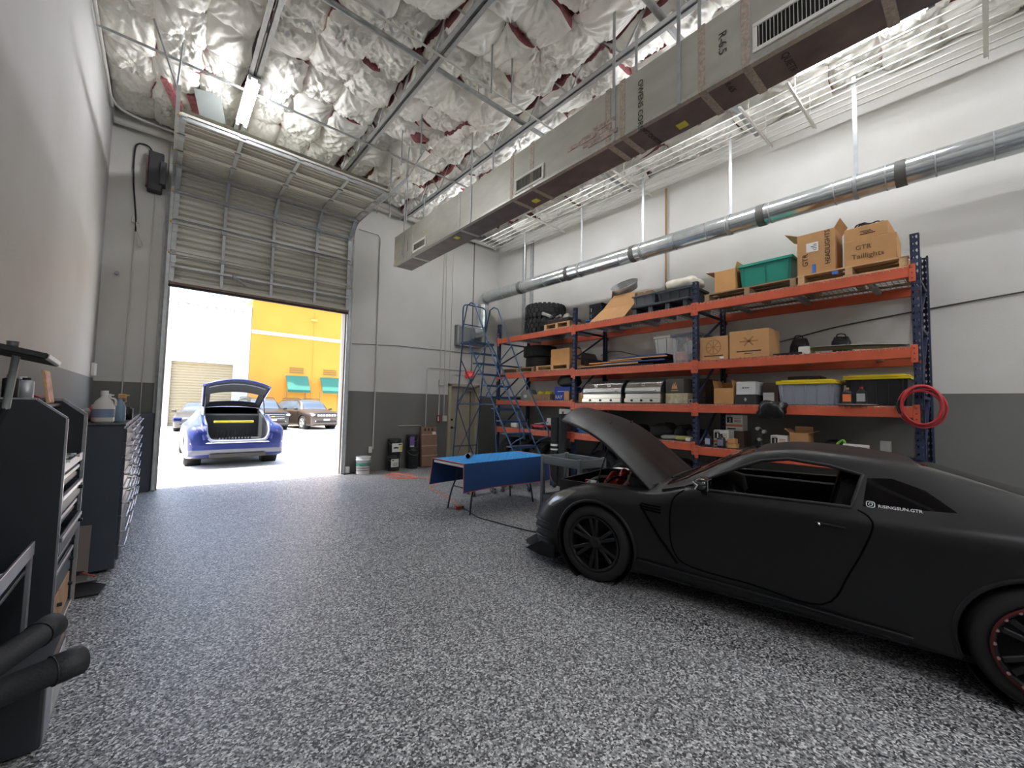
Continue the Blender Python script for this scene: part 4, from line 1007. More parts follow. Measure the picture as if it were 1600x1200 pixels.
for i, (y, h, lb) in enumerate(((1.76, .29, 'black folded bucket bag behind the white end plate'), (1.28, .26, 'black folded bucket bag behind the middle of the wing'))):
    t = thing('black_bag', lb, 'bag', (6.92, y, z2))
    b2 = blob(.10, .10, h/2, 20+i, .10); b2.build('bag', pm('black_nylon', (30, 30, 33), .6, bump=.4, bscale=20), t, True)
    MB().tube(smooth_path([(-.05, .05, h*.95), (-.05, .03, h*1.15), (-.05, -.04, h*1.12), (-.05, -.06, h*.9)], 4), .008, 6).build('strap', M_black, t, True)

# --- second level
z1b = 1.699; z1 = 1.649
t = thing('grey_plastic_case', 'small grey tool case standing at the far end of shelf two', 'case', (6.5, 6.98, z1b))
MB().prism([(-.18, 0), (.18, 0), (.17, .16), (.08, .24), (-.12, .24), (-.18, .14)], (-.1, 0, 0), (0, 1, 0), (0, 0, 1), .2).build('body', pm('case_grey', (120, 120, 116), .5), t, True)
MB().box(-.115, -.10, -.05, .05, .06, .12).build('latch', M_galv, t, True)
t = thing('wooden_tray', 'open wooden crate of yellow straps on shelf two', 'crate', (6.50, 6.46, z1b))
m = MB(); m.box(-.15, .15, -.30, .30, 0, .012); m.build('bottom', M_woodd, t, True)
for x0, x1, y0, y1 in ((-.15, -.13, -.30, .30), (.13, .15, -.30, .30), (-.13, .13, -.30, -.28), (-.13, .13, .28, .30)): MB().box(x0, x1, y0, y1, .012, .13).build('board', M_woodd, t, True)
M_yl = pm('yellow_webbing', (206, 196, 62), .6)
for i, (y, lb) in enumerate(((6.55, 'left yellow webbing roll in the wooden crate'), (6.33, 'right yellow webbing roll in the wooden crate'))):
    t = thing('strap_roll', lb, 'strap', (6.5, y, z1b+.08)); MB().lathe([(.03, 0), (.09, 0), (.095, .08), (.07, .12), (.03, .12)], n=20).build('roll', M_yl, t, True); MB().cyl((0, 0, 0), (0, 0, .123), .028, n=10).build('core', M_black, t, True)
M_bluebox = pm('royal_blue_box', (48, 74, 164), .6)
t = carton('royal blue product carton on shelf two beside the blue post', 6.38, 5.62, 6.06, z1b, z1b+.28, .36, M_bluebox, tape=False)
MB().box(-.182, -.18, -.06, .12, .18, .19).build('print', M_label, t, True); text('RAY', 'lettering', M_label, t, (-.183, .19, .03), (0, -1, 0), (0, 0, 1), .11)
carton('small tan carton leaning on the royal blue carton', 6.33, 5.60, 5.74, z1b, z1b+.19, .05, M_card2)
t = thing('black_helmet_bag', 'lumpy black gear bag on top of the royal blue carton', 'bag', (6.58, 5.80, z1b+.282)); blob(.15, .22, .13, 31, .12).build('bag', M_black, t, True)
M_ss = pm('brushed_stainless', (196, 194, 186), .3, .9, var=.08, vscale=20, stretch=(1, .1, 1))
def grill(label, y0, y1, nh):
    t = thing('stainless_grill', label, 'grill', (6.55, (y0+y1)/2, z1), group='stainless grills on shelf two'); hy = (y1-y0)/2
    MB().box(-.26, .24, -hy, hy, .0, .17, 0, .01).build('firebox', M_ss, t, True)
    MB().box(-.285, -.26, -hy-.005, hy+.005, .015, .085, 0, .006).build('control_panel', M_ss, t, True)
    m = MB(); prof = [(-.25, .175), (-.262, .20), (-.25, .27), (-.18, .36), (-.08, .42), (.12, .42), (.24, .36), (.24, .175)]
    m.prism(prof, (0, hy, 0), (1, 0, 0), (0, 0, 1), 2*hy); lid = m.build('lid', M_ss, t, True)
    for s in (-1, 1): MB().prism([(p[0]*1.01, p[1]+.001) for p in prof], (0, s*hy+(.012 if s > 0 else 0), 0), (1, 0, 0), (0, 0, 1), .012).build('end_cheek', pm('charcoal_cheek', (60, 60, 62), .5, .3), lid, True)
    MB().tube([(-.31, -hy*.8, .215), (-.31, hy*.8, .215)], .014, 10).build('lid_handle', M_ss, lid, True)
    for s in (-1, 1): MB().cyl((-.25, s*hy*.75, .215), (-.31, s*hy*.75, .215), .009, n=8).build('handle_bracket', M_black, lid, True)
    for k in range(nh):
        yy = (k-(nh-1)/2)*.30; MB().box(-.225, -.19, yy-.035, yy+.035, .30, .345, 0, .004).build('badge', M_ss, lid, True)
        MB().box(-.228, -.19, yy-.022, yy+.022, .312, .332).build('gauge', M_black, lid, True)
    for k in range(3): MB().cyl((-.30, (k-1)*hy*.55, .05), (-.285, (k-1)*hy*.55, .05), .02, n=12).build('knob', M_black, t, True)
    return t
grill('wider stainless grill with two lid badges behind the raised hood', 4.33, 5.20, 2)
grill('narrower stainless grill with one lid badge right of the wider one', 3.56, 4.24, 1)
carton('small orange-tan carton at the left end of the stainless grills', 6.34, 5.18, 5.36, z1, z1+.20, .2, M_card2)
t = carton('dark grey carton with a tan flame emblem', 6.38, 3.20, 3.52, z1+.172, z1+.41, .34, pm('dark_grey_card', (84, 80, 74), .8), tape=False)
fl = pm('flame_print', (206, 152, 110), .7)
for k, (y, w2, h2) in enumerate(((.03, .02, .10), (.0, .024, .12), (-.03, .02, .09))): MB().prism([(-w2, 0), (w2, .0), (w2*.6, h2*.5), (w2*.9, h2), (-w2*.4, h2*.55)], (-.1715, y, .07), (0, -1, 0), (0, 0, 1), .001).build('emblem', fl, t, True)
MB().box(-.172, -.17, -.06, .06, .035, .05).build('emblem', fl, t, True)
t = carton('cream flecked carton under the dark flame carton', 6.38, 3.14, 3.52, z1, z1+.17, .34, pm('cream_print_card', (204, 194, 162), .7, var=.25, vscale=16), tape=False)
t = thing('tape_roll', 'clear tape roll standing beside the cream flecked carton', 'tape', (6.42, 3.10, z1+.04)); MB().lathe([(.022, -.025), (.04, -.025), (.04, .025), (.022, .025)], (0, 0, 0), Matrix.Rotation(PI/2, 3, 'Y'), 20, closed=True).build('roll', pm('clear_tape', (176, 176, 166), .3), t, True)
carton('long dark brown carton behind the blue post on shelf two', 6.74, 3.02, 3.46, z1, z1+.42, .5, M_card4)
t = carton('open tan carton with upright side flaps on shelf two', 6.40, 2.46, 2.74, z1, z1+.24, .32, M_card2, [('n', 100, .12), ('s', 80, .12), ('b', 95, .1)])
t = carton('black carton under the white boxed product', 6.38, 2.15, 2.43, z1, z1+.135, .34, pm('black_card', (52, 54, 54), .6), tape=False)
MB().prism([(0, .03), (.02, .0), (0, -.03), (-.02, 0)], (-.1715, 0, .07), (0, 1, 0), (0, 0, -1), .001).build('emblem', M_galv, t, True)
t = carton('white product box lying on the black carton', 6.37, 2.15, 2.41, z1+.137, z1+.325, .34, pm('white_card', (214, 216, 216), .6), tape=False)
MB().prism([(0, .012), (.012, 0), (0, -.012), (-.012, 0)], (-.1715, .035, .10), (0, 1, 0), (0, 0, -1), .001).build('emblem', M_pen, t, True); MB().box(-.172, -.17, -.045, .015, .095, .105).build('print', M_pen, t, True)
t = carton('brown carton with a white sticker left of the clear tote', 6.50, 1.905, 2.10, z1, z1+.31, .34, M_card4, tape=False)
MB().box(-.172, -.17, -.04, .10, .05, .17).build('label', M_label, t, True)
t = thing('black_cloth_bag', 'crumpled black bag hanging over the shelf two beam', 'bag', (6.18, 1.90, 1.46)); blob(.06, .15, .11, 41, .2).build('bag', pm('glossy_black_film', (24, 24, 26), .3, bump=.5, bscale=18), t, True)
M_smoke = pm('smoky_clear_plastic', (176, 184, 196), .25, alpha=.55); M_ylid = pm('yellow_lid', (226, 204, 40), .4)
t = tote('clear tote with a bright yellow lid on shelf two', 6.33, 6.88, 1.24, 1.88, z1, z1+.33, M_smoke, M_ylid, 5)
for k in range(6): MB().obox((R_.uniform(-.12, .1), -.22+k*.085, .06+R_.uniform(0, .06)), (.1, .05, .05), Matrix.Rotation(k*.7, 3, 'Z'), 0, .015).build('contents', pm('dark_jumble', (66, 70, 80), .5, var=.4, vscale=15), t, True)
t = thing('black_tool_case', 'flat black tool case lying on the bright yellow lid', 'case', (6.68, 1.62, z1+.332)); MB().box(-.14, .14, -.19, .19, 0, .055, 0, .012).build('shell', M_black, t, True); MB().box(-.155, -.14, -.05, .05, .015, .035).build('handle', M_black, t, True)
tote('black tote with a yellow lid behind the oil bottles', 6.55, 7.10, .60, 1.20, z1, z1+.38, pm('black_tote_plastic', (34, 34, 36), .5), M_ylid, 5)
t = thing('round_plate', 'flat pale round plate under the two oil bottles', 'plate', (6.36, 1.05, z1)); MB().lathe([(0, 0), (.17, .0), (.20, .012), (.195, .014), (0, .006)], n=28).build('plate', pm('pale_plate', (170, 168, 160), .4), t, True)
M_oil = pm('oil_bottle_black', (34, 33, 34), .4); M_orl = pm('orange_label', (204, 110, 60), .6)
bottle('black oil bottle with gold cap and orange label', (6.34, 1.13, z1+.014), .05, .20, M_oil, pm('gold_cap', (196, 150, 90), .4), M_orl)
bottle('black oil bottle with red cap and pale label', (6.35, 1.00, z1+.014), .05, .21, M_oil, pm('red_cap', (150, 40, 44), .4), pm('silver_label', (150, 150, 150), .5))
# red hose coil on the near post
t = thing('air_hose', 'coiled red air hose hung on the nearest blue post', 'hose', (6.2, .48, 1.66))
pts = [(0 - .015*math.sin(a*.5)-.004*a/6.28*2, (.16+.012*math.sin(a*.37))*math.cos(a)+.015*math.sin(a*.21), (.20+.02*math.sin(a*.31))*math.sin(a)-.02*(1-math.cos(a*.18))) for a in np.linspace(0, 2*PI*5.2, 190)]
MB().tube(pts, .011, 8).build('coil', pm('red_hose', (164, 44, 48), .4), t, True)
MB().cyl((-.01, .155, -.08), (-.01, .16, -.13), .012, n=8).build('fitting', M_galv, t, True)
MB().tube(smooth_path([(-.02, .17, .05), (-.02, .19, -.02), (-.02, .17, -.10)], 4), .013, 8).build('hose_end', M_black, t, True)
tag(MB().tube(smooth_path([(7.38, -1.2, 3.05), (7.38, .3, 2.92), (7.38, 1.4, 2.80), (7.38, 2.4, 2.62), (7.38, 3.2, 2.70), (7.38, 4.2, 2.55), (7.38, 5.2, 2.78), (7.38, 5.6, 2.72)], 6), .009, 6).build('wall_cable', pm('dark_cable', (66, 64, 62), .6)), 'thin dark cable drooping along the right wall behind the rack', 'cable')

# --- bottom level
z0b = 1.059; z0 = 1.009
M_red = pm('tool_red', (190, 40, 44), .4); M_wbox = pm('white_box_card', (212, 212, 206), .6); M_orange = pm('orange_band', (214, 118, 66), .6)
carton('small white box at the far end of the bottom shelf', 6.34, 7.22, 7.42, z0b, z0b+.11, .14, M_wbox, tape=False)
t = thing('red_floor_jack', 'red hand jack lying on the bottom shelf behind the ladder', 'jack', (6.42, 6.5, z0b))
MB().box(-.07, .07, -.26, .26, .03, .10, 0, .015).build('frame', M_red, t, True); MB().tube([(0, .2, .1), (-.02, -.25, .16)], .014, 8).build('lever', M_galv, t, True)
for y in (-.2, .2):
    for x in (-.08, .08): MB().cyl((x-.02, y, .035), (x+.02, y, .035), .035, n=12).build('wheel', M_black, t, True)
t = thing('paper_sheet', 'white paper propped behind the red jack', 'paper', (6.58, 6.35, z0b)); MB().obox((0, 0, .15), (.003, .13, .10), Matrix.Rotation(.3, 3, 'Y')).build('sheet', M_label, t, True)
t = thing('spray_bottle', 'green capped bottle on the bottom shelf behind the ladder', 'bottle', (6.5, 7.0, z0b)); MB().lathe([(0, 0), (.035, 0), (.035, .12), (.014, .15), (.014, .17)], n=12).build('body', pm('dark_bottle', (60, 64, 60), .3), t, True); MB().cyl((0, 0, .165), (0, 0, .20), .018, n=10).build('cap', pm('green_cap', (60, 130, 90), .4), t, True)
t = thing('tool_tray', 'jumble tray of chrome tools on the bottom shelf far bay', 'tray', (6.5, 5.85, z0b)); MB().box(-.12, .12, -.2, .2, 0, .04, 0, .005).build('tray', M_black, t, True)
for k in range(7): MB().beam((-.1+.03*k, -.18, .05), (-.12+.035*k, .18, .06+.01*(k % 3)), .014, .012, b=.003).build('tool', M_galv if k % 2 else M_woodd, t, True)
t = thing('steel_plate', 'dark red steel panel propped at the back of the bottom shelf', 'panel', (6.95, 6.0, z0b)); MB().obox((0, 0, .25), (.01, .42, .07), Matrix.Rotation(.55, 3, 'X')).build('panel', pm('maroon_panel', (96, 40, 40), .5), t, True)
t = carton('white carton with a dark bird-head emblem beside the post', 6.32, 5.52, 5.86, 1.28, 1.52, .20, M_wbox, tape=False)
MB().prism([(-.03, .06), (0, .03), (.03, .06), (.02, 0), (0, -.02), (-.02, 0)], (-.102, .06, .14), (0, -1, 0), (0, 0, 1), .001).build('emblem', M_pen, t, True); MB().box(-.102, -.1, .0, .1, .06, .075).build('print', M_pen, t, True)
carton('brown carton under the white emblem carton', 6.34, 5.52, 5.88, z0b, 1.279, .3, M_card4, tape=False)
M_bt = pm('parts_blue', (50, 104, 172), .4)
t = tote('open blue parts tray on the bottom shelf behind the hood', 6.30, 6.70, 4.80, 5.34, z0b, z0b+.09, M_bt, None, 4, name='parts_tray', taper=.015)
M_brn = pm('copper_brown', (160, 96, 66), .6, var=.3, vscale=14)
for i, (y, lb, mt, sz) in enumerate(((5.28, 'white coiled hose in the blue parts tray', pm('hose_white', (216, 206, 190), .5), .07), (5.12, 'brown rag lump in the blue parts tray', M_brn, .09), (4.92, 'crumpled white bag in the blue parts tray', M_label, .09))):
    t = thing('tray_item', lb, 'part', (6.48, y, z0b+.012))
    if i == 0: MB().tube([(0, .055*math.cos(a), .075+.06*math.sin(a)) for a in np.linspace(.3, 5.6, 24)], .014, 8).build('hose', mt, t, True)
    else: blob(sz*.8, sz, sz, 50+i, .18, 14).build('lump', mt, t, True)
M_dk = pm('dark_fabric_pile', (40, 38, 38), .8, var=.2, vscale=8)
for i, (y, sy, h, lb) in enumerate(((4.35, .28, .26, 'dark cloth bundle on the bottom shelf left of the grey pile'), (3.75, .25, .30, 'dark cloth bundle in the middle of the bottom shelf'), (3.40, .10, .28, 'dark duffel bundle at the right of the middle bay'), (3.17, .11, .22, 'small dark bundle beside the middle blue post'))):
    t = thing('cloth_bundle', lb, 'bundle', (6.78, y, z0b)); blob(.22, sy*.8, h*.4, 60+i, .15, 16).build('bundle', M_dk, t, True)
for i, (y, z, lb, mt) in enumerate(((3.45, 0, 'pale folded cloth at the front of the bottom shelf', pm('pale_cloth', (150, 152, 140), .8)), (3.22, .03, 'yellow-green folded cloth near the middle post', pm('olive_cloth', (170, 166, 96), .8)))):
    t = thing('folded_cloth', lb, 'cloth', (6.44, y, z0b)); blob(.10, .14, .035, 70+i, .12, 12).build('cloth', mt, t, True)
carton('tiny white box with a dark spot at the middle post', 6.30, 3.06, 3.14, z0b, z0b+.06, .06, M_wbox, tape=False)
def motor_oil(label, y0, y1, zb, h, x):
    t = carton(label, x, y0, y1, zb, zb+h, .2, M_wbox, tape=False); hy = (y1-y0)/2; X = -.1015
    MB().box(X, -.1, hy*.15, hy*.85, h*.50, h*.86).build('print', M_pen, t, True)
    text('1', 'lettering', M_label, t, (X-.0005, hy*.66, h*.53), (0, -1, 0), (0, 0, 1), h*.40)
    text('MOBIL', 'lettering', M_pen, t, (X, hy*.85, h*.89), (0, -1, 0), (0, 0, 1), h*.1)
    MB().box(X, -.1, -hy, hy, h*.27, h*.40).build('band', M_orange, t, True)
    for k in range(3): MB().box(X, -.1, -hy*.8, -hy*.05, h*(.56+.1*k), h*(.60+.1*k)).build('print', M_faint, t, True)
    MB().box(X, -.1, -hy*.2, hy*.8, h*.10, h*.17).build('print', M_pen, t, True)
    return t
motor_oil('white motor oil box with an orange band, front one', 2.53, 2.75, z0, .25, 6.40)
motor_oil('white motor oil box with an orange band, raised behind the front one', 2.42, 2.66, 1.25, .24, 6.62)
carton('plain brown carton under the raised motor oil box', 6.62, 2.40, 2.68, z0, 1.249, .3, M_card4, tape=False)
bottle('dark oil bottle with a pale label by the middle post', (6.34, 2.80, z0), .045, .20, pm('navy_bottle', (38, 42, 52), .4), M_black, pm('pale_blue_label', (150, 166, 190), .5))
bottle('black oil bottle in front of the white oil box', (6.31, 2.60, z0), .05, .20, M_oil, M_black, pm('steel_label', (110, 116, 130), .5))
carton('small tan carton right of the black oil bottle, upper', 6.32, 2.41, 2.52, z0+.071, z0+.14, .1, M_card2)
carton('small tan carton right of the black oil bottle, lower', 6.32, 2.40, 2.53, z0, z0+.07, .12, M_card2)
t = motor_oil('low white motor oil box seen just above the car roof', 1.79, 1.99, z0, .22, 6.42)
carton('open brown carton right of the low white oil box', 6.44, 1.56, 1.77, z0, z0+.27, .26, M_card, [('n', 20, .08), ('s', 35, .08), ('b', 95, .08)])
t = thing('black_mount', 'black jointed metal mount above the car roof', 'mount', (6.44, 2.1, z0)); 
for a, b2 in (((0, 0, 0), (0, .03, .15)), ((0, .03, .15), (0, -.03, .26)), ((0, -.03, .26), (0, .05, .30)), ((0, .03, .15), (0, .10, .12))): MB().beam(a, b2, .035, .03, b=.006).build('link', M_black, t, True)
for p in ((0, .03, .15), (0, -.03, .26), (0, .05, .30)): MB().cyl((-.03, p[1], p[2]), (.03, p[1], p[2]), .025, n=12).build('joint', M_galv_d, t, True)
t = thing('cloth_bundle', 'dark cloth bundle right of the open carton above the roof', 'bundle', (6.75, 1.33, z0)); blob(.2, .13, .09, 81, .2, 14).build('bundle', M_dk, t, True)
t = thing('green_tool', 'small bright green trimmer tool above the car roof', 'tool', (6.42, 1.22, z0+.02)); MB().box(-.03, .03, -.06, .05, 0, .10, 0, .02).build('body', M_black, t, True); MB().tube(smooth_path([(-.03, .05, .08), (-.03, .02, .15), (-.03, -.03, .19), (-.03, -.05, .14)], 4), .014, 8).build('handle', pm('lime_green', (120, 176, 60), .5), t, True)
t = thing('white_card_strip', 'long white card strip lying along the bottom shelf', 'strip', (6.40, 1.07, z0+.11)); MB().box(-.03, .03, -.12, .12, 0, .06, 0, .004).build('strip', M_label, t, True); MB().box(-.0315, -.03, -.05, .05, .02, .035).build('print', M_faint, t, True)
t = thing('wood_offcut', 'thin wooden board under the white card strip', 'board', (6.42, 1.0, z0+.0)); MB().box(-.06, .06, -.24, .24, 0, .109, 0, .004).build('board', M_card3, t, True)
t = thing('grey_power_block', 'small grey boxed adapter standing near the nearest post', 'adapter', (6.38, .80, z0)); MB().box(-.04, .04, -.045, .045, .0, .11, 0, .004).build('base', M_black, t, True); MB().box(-.04, .04, -.045, .045, .11, .23, 0, .004).build('top', pm('adapter_grey', (150, 152, 146), .5), t, True)
# tyres and wheels on the floor under the rack and behind the ladder
M_chrome = pm('bright_wheel_alloy', (190, 192, 196), .25, .9); M_dkrim = pm('dark_wheel_alloy', (60, 60, 64), .35, .8)
for i, (x, y, R, w, ax, rim, lb) in enumerate(((6.55, 7.55, .40, .27, 'y', None, 'black tire standing under the rack behind the ladder, leftmost'), (6.6, 7.0, .39, .27, 'y', None, 'black tire standing under the rack behind the ladder, second'), (6.62, 6.45, .38, .27, 'y', None, 'black tire standing under the rack left of the silver wheel'),
        (6.45, 5.82, .34, .24, 'x', M_chrome, 'wheel with polished silver rim standing left of the post'), (6.7, 4.95, .36, .26, 'x', None, 'black tire under the rack behind the grey cart'), (6.5, 4.2, .36, .26, 'x', M_dkrim, 'dark wheel leaning under the rack behind the cart'),
        (6.0, 3.95, .34, .25, 'x', M_chrome, 'silver-spoked wheel on the floor behind the engine bay'), (6.7, 3.4, .36, .26, 'x', None, 'black tire under the rack behind the raised hood'), (6.7, 2.5, .36, .26, 'x', None, 'black tire under the rack hidden beyond the windshield'))):
    tire(lb, (x, y, R+.003), R, w, .23, True, ax, 'tires and wheels under the rack', None, 'wheel' if rim else 'tire', rim)
t = thing('rolled_mats', 'bundle of black rolled mats standing beside the grey cart', 'mat', (6.04, 5.60, 0)); 
for k, (dx, dy, h) in enumerate(((0, .10, 1.35), (.06, -.05, 1.42), (.12, .08, 1.3))): MB().cyl((dx, dy, .002), (dx, dy, h), .085, n=18).build('roll', pm('black_mat', (30, 30, 32), .7), t, True)
MB().cyl((0, .10, .78), (0, .10, .82), .088, n=18).build('band', M_label, t, True); MB().cyl((0, .10, .70), (0, .10, .73), .088, n=18).build('band', M_label, t, True)
# ---------------------------------------------------------------- cars: lofted bodies cut along real panel outlines
def catmull(P, k):
    out = []; n = len(P)
    for i in range(n-1):
        a, b, c, d = P[max(i-1, 0)], P[i], P[i+1], P[min(i+2, n-1)]
        for j in range(k):
            t = j/k
            out.append(.5*((2*b)+(c-a)*t+(2*a-5*b+4*c-d)*t*t+(3*b-a-3*c+d)*t*t*t))
    out.append(P[-1]); return out
class Loft:
    def __init__(s, keys):
        s.K = np.array(sorted(keys), float)      # y, zs, w, zb, wb, zte, wt, zt
    def par(s, y):
        K = s.K; ys = K[:, 0]; i = int(np.clip(np.searchsorted(ys, y)-1, 0, len(ys)-2))
        t = (y-ys[i])/(ys[i+1]-ys[i]); h = ys[i+1]-ys[i]
        def slope(j):
            if j == 0 or j == len(ys)-1:
                return (K[min(j+1, len(ys)-1)]-K[max(j-1, 0)])/(ys[min(j+1, len(ys)-1)]-ys[max(j-1, 0)])
            d0 = (K[j]-K[j-1])/(ys[j]-ys[j-1]); d1 = (K[j+1]-K[j])/(ys[j+1]-ys[j])
            m = np.where(d0*d1 > 0, 2*d0*d1/(d0+d1+1e-12), 0); return m
        m0, m1 = slope(i), slope(i+1)
        return ((2*t**3-3*t**2+1)*K[i]+(t**3-2*t**2+t)*h*m0+(-2*t**3+3*t**2)*K[i+1]+(t**3-t**2)*h*m1)
    def half(s, y, k=6):
        _, zs, w, zb, wb, zte, wt, zt = s.par(y)
        P = [np.array(p) for p in ((w-.10, zs), (w-.02, zs+.03), (w-.012, zs+.14), (w, zs+(zb-zs)*.55), (w-.012, zb-.10), (wb, zb), ((wb+wt)/2+.018, (zb+zte)/2), (wt, zte), (wt*.8, zte+(zt-zte)*.62), (wt*.45, zt-(zt-zte)*.10), (0, zt))]
        return catmull(P, k)
    def side_x(s, y, z):
        pts = s.half(y, 8); best = None
        for a, b in zip(pts[:-1], pts[1:]):
            if (a[1]-z)*(b[1]-z) <= 0 and abs(a[1]-b[1]) > 1e-6 and a[0] > .2:
                t = (z-a[1])/(b[1]-a[1]); x = a[0]+(b[0]-a[0])*t
                best = x if best is None else max(best, x)
        return best if best is not None else s.par(y)[2]
    def bm(s, step=.025, k=6):
        ys = np.arange(s.K[-1, 0], s.K[0, 0]-1e-6, -step); ys[-1] = s.K[0, 0]
        bm = bmesh.new(); lay = bm.faces.layers.int.new('tag'); rows = []
        for y in ys:
            h = s.half(y, k); full = [(p[0], y, p[1]) for p in h]+[(-p[0], y, p[1]) for p in h[-2::-1]]
            rows.append([bm.verts.new(p) for p in full])
        n = len(rows[0])
        for r0, r1 in zip(rows[:-1], rows[1:]):
            for i in range(n-1): bm.faces.new((r0[i], r0[i+1], r1[i+1], r1[i]))
            bm.faces.new((r0[n-1], r0[0], r1[0], r1[n-1]))
        for r, fl in ((rows[0], True), (rows[-1], False)):
            m = n//2                              # close the ends with strips from side to side
            for i in range(m):
                q = [r[i], r[i+1], r[n-2-i], r[n-1-i]]; q = list(dict.fromkeys(q))
                try: bm.faces.new(q if fl else q[::-1])
                except Exception: pass
        bm.normal_update(); bmesh.ops.recalc_face_normals(bm, faces=bm.faces)
        return bm
def cut(bm, poly, ax, filt, tagv, only=None):
    """slice the skin along a convex outline given on axes ax and tag what lies inside"""
    lay = bm.faces.layers.int['tag']; a, b = ax
    lo = (min(p[0] for p in poly), min(p[1] for p in poly)); hi = (max(p[0] for p in poly), max(p[1] for p in poly))
    ar = sum(poly[i][0]*poly[(i+1) % len(poly)][1]-poly[(i+1) % len(poly)][0]*poly[i][1] for i in range(len(poly)))
    if ar < 0: poly = poly[::-1]
    def near():
        out = []
        for f in bm.faces:
            if only is not None and f[lay] not in only: continue
            c = f.calc_center_median()
            if lo[0]-.08 < c[a] < hi[0]+.08 and lo[1]-.08 < c[b] < hi[1]+.08 and filt(c, f.normal): out.append(f)
        return out
    n = len(poly)
    for i in range(n):
        p, q = poly[i], poly[(i+1) % n]
        co = [0, 0, 0]; co[a], co[b] = p; no = [0, 0, 0]; no[a], no[b] = (q[1]-p[1]), -(q[0]-p[0])
        fs = near(); g = set(fs)
        for f in fs: g.update(f.edges); g.update(f.verts)
        bmesh.ops.bisect_plane(bm, geom=list(g), dist=1e-5, plane_co=co, plane_no=no)
    for f in near():
        c = f.calc_center_median(); ok = True
        for i in range(n):
            p, q = poly[i], poly[(i+1) % n]
            if (q[0]-p[0])*(c[b]-p[1])-(q[1]-p[1])*(c[a]-p[0]) < -1e-6: ok = False; break
        if ok: f[lay] = tagv
def parts_of(bm, spec, parent):
    """spec: tag -> (name, material) ; tags not listed are left out (openings)"""
    lay = bm.faces.layers.int['tag']; objs = {}
    for tg, (nm, mt) in spec.items():
        idx = {}; vs = []; fs = []
        for f in bm.faces:
            if f[lay] != tg: continue
            q = []
            for v in f.verts:
                if v.index not in idx: idx[v.index] = len(vs); vs.append(tuple(v.co))
                q.append(idx[v.index])
            fs.append(tuple(q))
        if not fs: continue
        m = MB(); m.add(vs, fs, 0, True); objs[tg] = m.build(nm, mt, parent, True)
    return objs
def circ(y, z, r, n=28): return [(y+r*math.cos(2*PI*i/n), z+r*math.sin(2*PI*i/n)) for i in range(n)]
RX = Matrix.Rotation(PI/2, 3, 'Y')
def car_wheel(parent, x, y, R, w, rr, side, rimmat, nsp=10, boltmat=None, tmat=None):
    """wheel whose outer face looks along side*x; root is the tyre"""
    c = Vector((x-side*w/2, y, R)); rot = Matrix.Rotation(side*PI/2, 3, 'Y')
    hw = w/2
    p = [(rr, -hw), (rr+.02, -hw), (R-.035, -hw+.005), (R-.012, -hw+.02), (R, -hw+.05), (R, hw-.05), (R-.012, hw-.02), (R-.035, hw-.006), (rr+.02, hw), (rr, hw-.01), (rr-.005, hw-.04), (rr-.02, 0), (rr-.005, -hw+.04)]
    t = MB().lathe(p, c, rot, 48, 0, True).build('wheel', tmat or M_rub, parent, True)
    m = MB(); m.lathe([(rr-.004, hw-.004), (rr-.02, hw-.002), (rr-.03, hw-.03), (rr-.035, -hw*.2)], c, rot, 44); m.lathe([(rr-.035, -hw*.2), (.0, -hw*.25)], c, rot, 44)
    m.build('rim_barrel', rimmat, t, True)
    for k in range(nsp):
        a = 2*PI*k/nsp; q = MB()
        for d in (-.07, .07) if nsp <= 6 else (0,):
            A = c+rot @ Vector((.055*math.cos(a+d*2), .055*math.sin(a+d*2), hw-.055)); E_ = c+rot @ Vector(((rr-.025)*math.cos(a+d*2.2), (rr-.025)*math.sin(a+d*2.2), hw-.02))
            q.beam(A, E_, .034 if nsp <= 6 else .024, .035, up=(side, 0, 0), b=.006)
        q.build('spoke', rimmat, t, True)
    q = MB(); q.lathe([(.0, hw-.03), (.035, hw-.03), (.06, hw-.04), (.07, hw-.07)], c, rot, 20); q.build('hub', rimmat, t, True)
    if boltmat:
        q = MB()
        for k in range(20):
            a = 2*PI*k/20; q.cyl(c+rot @ Vector(((rr-.014)*math.cos(a), (rr-.014)*math.sin(a), hw-.006)), c+rot @ Vector(((rr-.014)*math.cos(a), (rr-.014)*math.sin(a), hw+.006)), .009, n=8)
        b = q.build('bead_lock_bolts', boltmat, t, True); b['kind'] = 'stuff'
    return t

